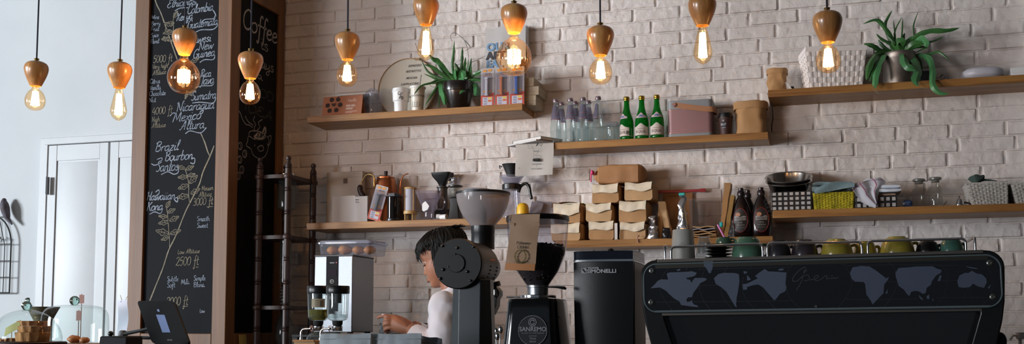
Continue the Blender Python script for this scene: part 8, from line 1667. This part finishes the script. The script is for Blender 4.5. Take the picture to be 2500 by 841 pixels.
# legs and feet
for sg_ in (-1, 1):
    hp_ = Vector((hipx, sg_*.085, .90)); kn = Vector((hipx-.01, sg_*.095, .48)); an = Vector((hipx+.01, sg_*.10, .08)); body.tube([hp_, hp_.lerp(kn, .4), kn, kn.lerp(an, .3), an, an+Vector((0, 0, -.05))], [.088, .076, .055, .056, .038, .036], 20); body.tube([an+Vector((.03, 0, -.045)), an+Vector((-.05, 0, -.048)), an+Vector((-.15, 0, -.055))], [.034, .036, .022], 16)
bo = body.build('body', M_skin, t); md = bo.modifiers.new('join', 'REMESH'); md.mode = 'VOXEL'; md.voxel_size = .0036; md.use_smooth_shade = True; sm = bo.modifiers.new('smooth', 'SMOOTH'); sm.factor = .5; sm.iterations = 3
# eyes, lashes, brows, lips
M_eye = mat('eye_white', '#c9c2bc', .3); M_lip = mat('lip_colour', '#8a5044', .45)
for sg_ in (1, -1):
    e = MB(); e.sphere(*HT(.0665, sg_*.031, .003), .0118, n=20, m=14); ey = e.build('eye', M_eye, t)
    e = MB(); e.loft([[HT(.0665+.0128*math.cos(b_)*math.cos(a), sg_*.031+.0128*math.sin(a)*math.cos(b_), .003+.0128*math.sin(b_)) for a in [-1.3+2.6*i/10 for i in range(11)]] for b_ in [R(-42)+R(195)*k/12 for k in range(13)]], False, False); e.build('eyelid', M_skin, ey)
    e = MB(); e.tube([HT(.0665+.0132*math.cos(a)*.96+.001, sg_*.031+.0125*math.sin(a), -.0052-.0015*math.cos(a)) for a in [-1.1+2.2*i/8 for i in range(9)]], .0011, 5)
    for i in range(9): a = -1.0+2.0*i/8; p0 = HT(.0665+.0118*math.cos(a), sg_*.031+.0118*math.sin(a), -.0055); p1 = HT(.0665+.0175*math.cos(a), sg_*.031+.0150*math.sin(a), -.0115); e.tube([p0, p1], [.0006, .0002], 4)
    e.build('eyelashes', M_hair, ey)
    e = MB(); e.loft([[HT(.0905-.010*(s_/.03)**2*1.4+.0012*math.cos(a), sg_*(.012+s_), .019+.006*math.sin(min(1, s_/.03)*2.2)+.0028*math.sin(a)*(1-.5*s_/.04)) for a in [2*PI*j/8 for j in range(8)]] for s_ in [.0+.038*i/8 for i in range(9)]]); e.build('eyebrow', M_hair, t)
for v, hh_, nm in ((-.0600, .0040, 'upper_lip'), (-.0690, .0046, 'lower_lip')):
    e = MB(); e.loft([[HT(.0905+.0050*math.cos(a)-(s_*s_)*20, s_, v+hh_*math.sin(a)*(1-(s_/.0265)**2)**.6) for a in [2*PI*j/10 for j in range(10)]] for s_ in [-.024+.048*i/14 for i in range(15)]]); e.build(nm, M_lip, t)
# hair
hr = MB(); rr = random.Random(11)
hrings = []
for ring in head_rings(dk=.010)[16:]:
    hrings.append([HT(p[0]*1.02-.004, p[1]*1.04, v*1.06+.004) for p, v in ring])
hk = MB()
for ri, ring in enumerate(head_rings(dk=.006)[12:]):
    pts = []
    for j, (p, v) in enumerate(ring):
        a = 2*PI*j/48; front = max(0, math.cos(a)); low = .072 if front > .55 else (.050 if front > .2 else -.050)
        k = 0 if v >= low else -.016
        pts.append(HT(p[0]+(k if p[0] > 0 else -k*.8 if v < -.02 else 0), p[1]*(1+(k*6 if v < low else 0)), v*1.05+.003))
    hk.loft if False else None; hrings[ri:ri+1] = [pts] if ri < len(hrings) else []
q = MB(); q.loft(hrings); hair = q.build('hair', M_hair, t)
q = MB()
def scalp(a, v):
    v = max(SEC[0][0], min(SEC[-1][0]-.0005, v))
    for (v0, f0, b0, w0), (v1, f1, b1, w1) in zip(SEC, SEC[1:]):
        if v0 <= v <= v1: k = (v-v0)/(v1-v0); f, b, w = f0+(f1-f0)*k, b0+(b1-b0)*k, w0+(w1-w0)*k; break
    return headpt(0, v, a, f, b, w)
for i in range(620):
    a = rr.uniform(0, 2*PI); fr_ = math.cos(a); v0 = rr.uniform(.04, .112); ln = rr.uniform(.055, .09)
    if fr_ > .55: vend = rr.uniform(.050, .066) if rr.random() < .86 else rr.uniform(.0, .03)
    elif fr_ > .1: vend = rr.uniform(.026, .055)
    else: vend = rr.uniform(-.07, -.035)
    vend = max(vend, v0-ln*1.4); pts = []
    da = rr.uniform(-.25, .25)
    for k in range(6):
        s_ = k/5; v = v0+(vend-v0)*s_; aa = a+da*s_; x, y = scalp(aa, v); lift = .007+.006*math.sin(PI*s_*.8)+rr.uniform(0, .003)+(.006 if k == 5 else 0); nn = Vector((math.cos(aa), math.sin(aa)*1.0))
        pts.append(HT(x+nn.x*lift, y+nn.y*lift, v*1.02+.004+.003*(1-s_)))
    w_ = rr.uniform(.0028, .005); q.tube(smoothpath(pts, 2), [w_*(1-(j/10)**2.5*.92) for j in range(11)], 5)
for i in range(60):
    a = rr.uniform(PI*.55, PI*1.45); x, y = scalp(a, .095); p0 = HT(x, y, .10); q.tube(smoothpath([p0, p0+Vector((.012, rr.uniform(-.01, .01), .012)), p0+Vector((rr.uniform(.02, .045), rr.uniform(-.02, .02), rr.uniform(.008, .022)))], 3), [.003, .003, .0025, .0022, .0016, .001, .0004], 4)
lk = q.build('hair_locks', M_hair, hair); lk['kind'] = 'stuff'
# sweater
M_sw = mat('white_sweater', '#e2e0e6', .9, bump=.06, bscale=260, sheen=.2, col2='#dad8df', nscale=5)
q = MB(); q.loft([ell(x, z, a+.012, b+.010) for x, z, a, b in TOR[1:]])
for s_, e_, w_, f in ((sL, eL, wL, 1), (sR, eR, wR, 1)):
    c_ = e_.lerp(w_, .96); q.tube([s_+Vector((.01, 0, .01)), s_.lerp(e_, .25), s_.lerp(e_, .75), e_, e_.lerp(w_, .2), e_.lerp(w_, .6), e_.lerp(w_, .85), c_], [.064, .064, .058, .052, .054, .044, .034, .031], 24); q.sphere(*s_, .066, n=20, m=14)
q.tube([nb+Vector((-.004, 0, .015)), nb+Vector((-.012, 0, .034))], [.066, .060], 24)
sw = q.build('sweater', M_sw, t); md = sw.modifiers.new('join', 'REMESH'); md.mode = 'VOXEL'; md.voxel_size = .0055; md.use_smooth_shade = True; s1 = sw.modifiers.new('smooth', 'SMOOTH'); s1.factor = .6; s1.iterations = 8
tx = bpy.data.textures.new('sweater_folds', 'CLOUDS'); tx.noise_scale = .07; tx.noise_depth = 1; d = sw.modifiers.new('folds', 'DISPLACE'); d.texture = tx; d.strength = .016; d.mid_level = .5
q = MB(); q.tube([e_ for e_ in smoothpath([Vector((nb.x-.045, -.06, zt6-.01)), Vector((nb.x-.085, -.06, zt6-.09)), Vector((nb.x-.080, -.07, zt6-.18)), Vector((nb.x-.065, -.06, 1.14))], 4)], .006, 8); q.build('apron_strap', mat('tan_apron_strap', '#8a6440', .8), t)
q = MB(); q.grid(lambda u, v: (hipx-.135+.02*(abs(u-.5)*2)**2*4*.6, (u-.5)*.30, 1.16-.55*v), 10, 12, .004); q.build('apron', mat('maroon_apron', '#4a2424', .85), t)
q = MB()
for sg_ in (-1, 1):
    hp_ = Vector((hipx, sg_*.085, .93)); kn = Vector((hipx-.01, sg_*.095, .48)); an = Vector((hipx+.01, sg_*.10, .07)); q.tube([hp_, hp_.lerp(kn, .4), kn, kn.lerp(an, .5), an], [.100, .090, .070, .064, .058], 24)
q.loft([ell(hipx, .86, .118, .164), ell(hipx, .99, .116, .162)]); tr = q.build('trousers', mat('dark_trousers', '#16181e', .85), t); md = tr.modifiers.new('join', 'REMESH'); md.mode = 'VOXEL'; md.voxel_size = .009; md.use_smooth_shade = True
for sg_ in (-1, 1):
    q = MB(); b_ = Vector((hipx+.01, sg_*.10, 0)); q.loft([[(b_.x-.055+x*1.0, b_.y+y, z) for x, y in rrect(-.145*k, .095*k, -.045*k, .045*k, .042*k, 6)] for k, z in ((.98, .0), (1.0, .012), (.98, .03), (.86, .06), (.55, .085))]); q.build('shoe', M_black, t, bevel=.002)
# small device held in the fingers
p = Q_(946, 785, -1.02)+PL; t2 = thing('phone', 'small dark phone with a bright top corner held in the hands', 'phone', p); q = MB(); q.rot(ry=R(-18)); q.box(0, 0, -.01, .055, .007, .075); q.build('phone_body', M_black, t2, bevel=.002); q = MB(); c = PX(935, 769, -1.04)-p; q.box(c.x, c.y+.0, c.z-.002, .010, .006, .008); q.build('corner_highlight', mat('glowing_corner_white', '#f4f4f4', .3, emit=.4), t2, bevel=.002)  # highlight on the corner is a small white block with added glow
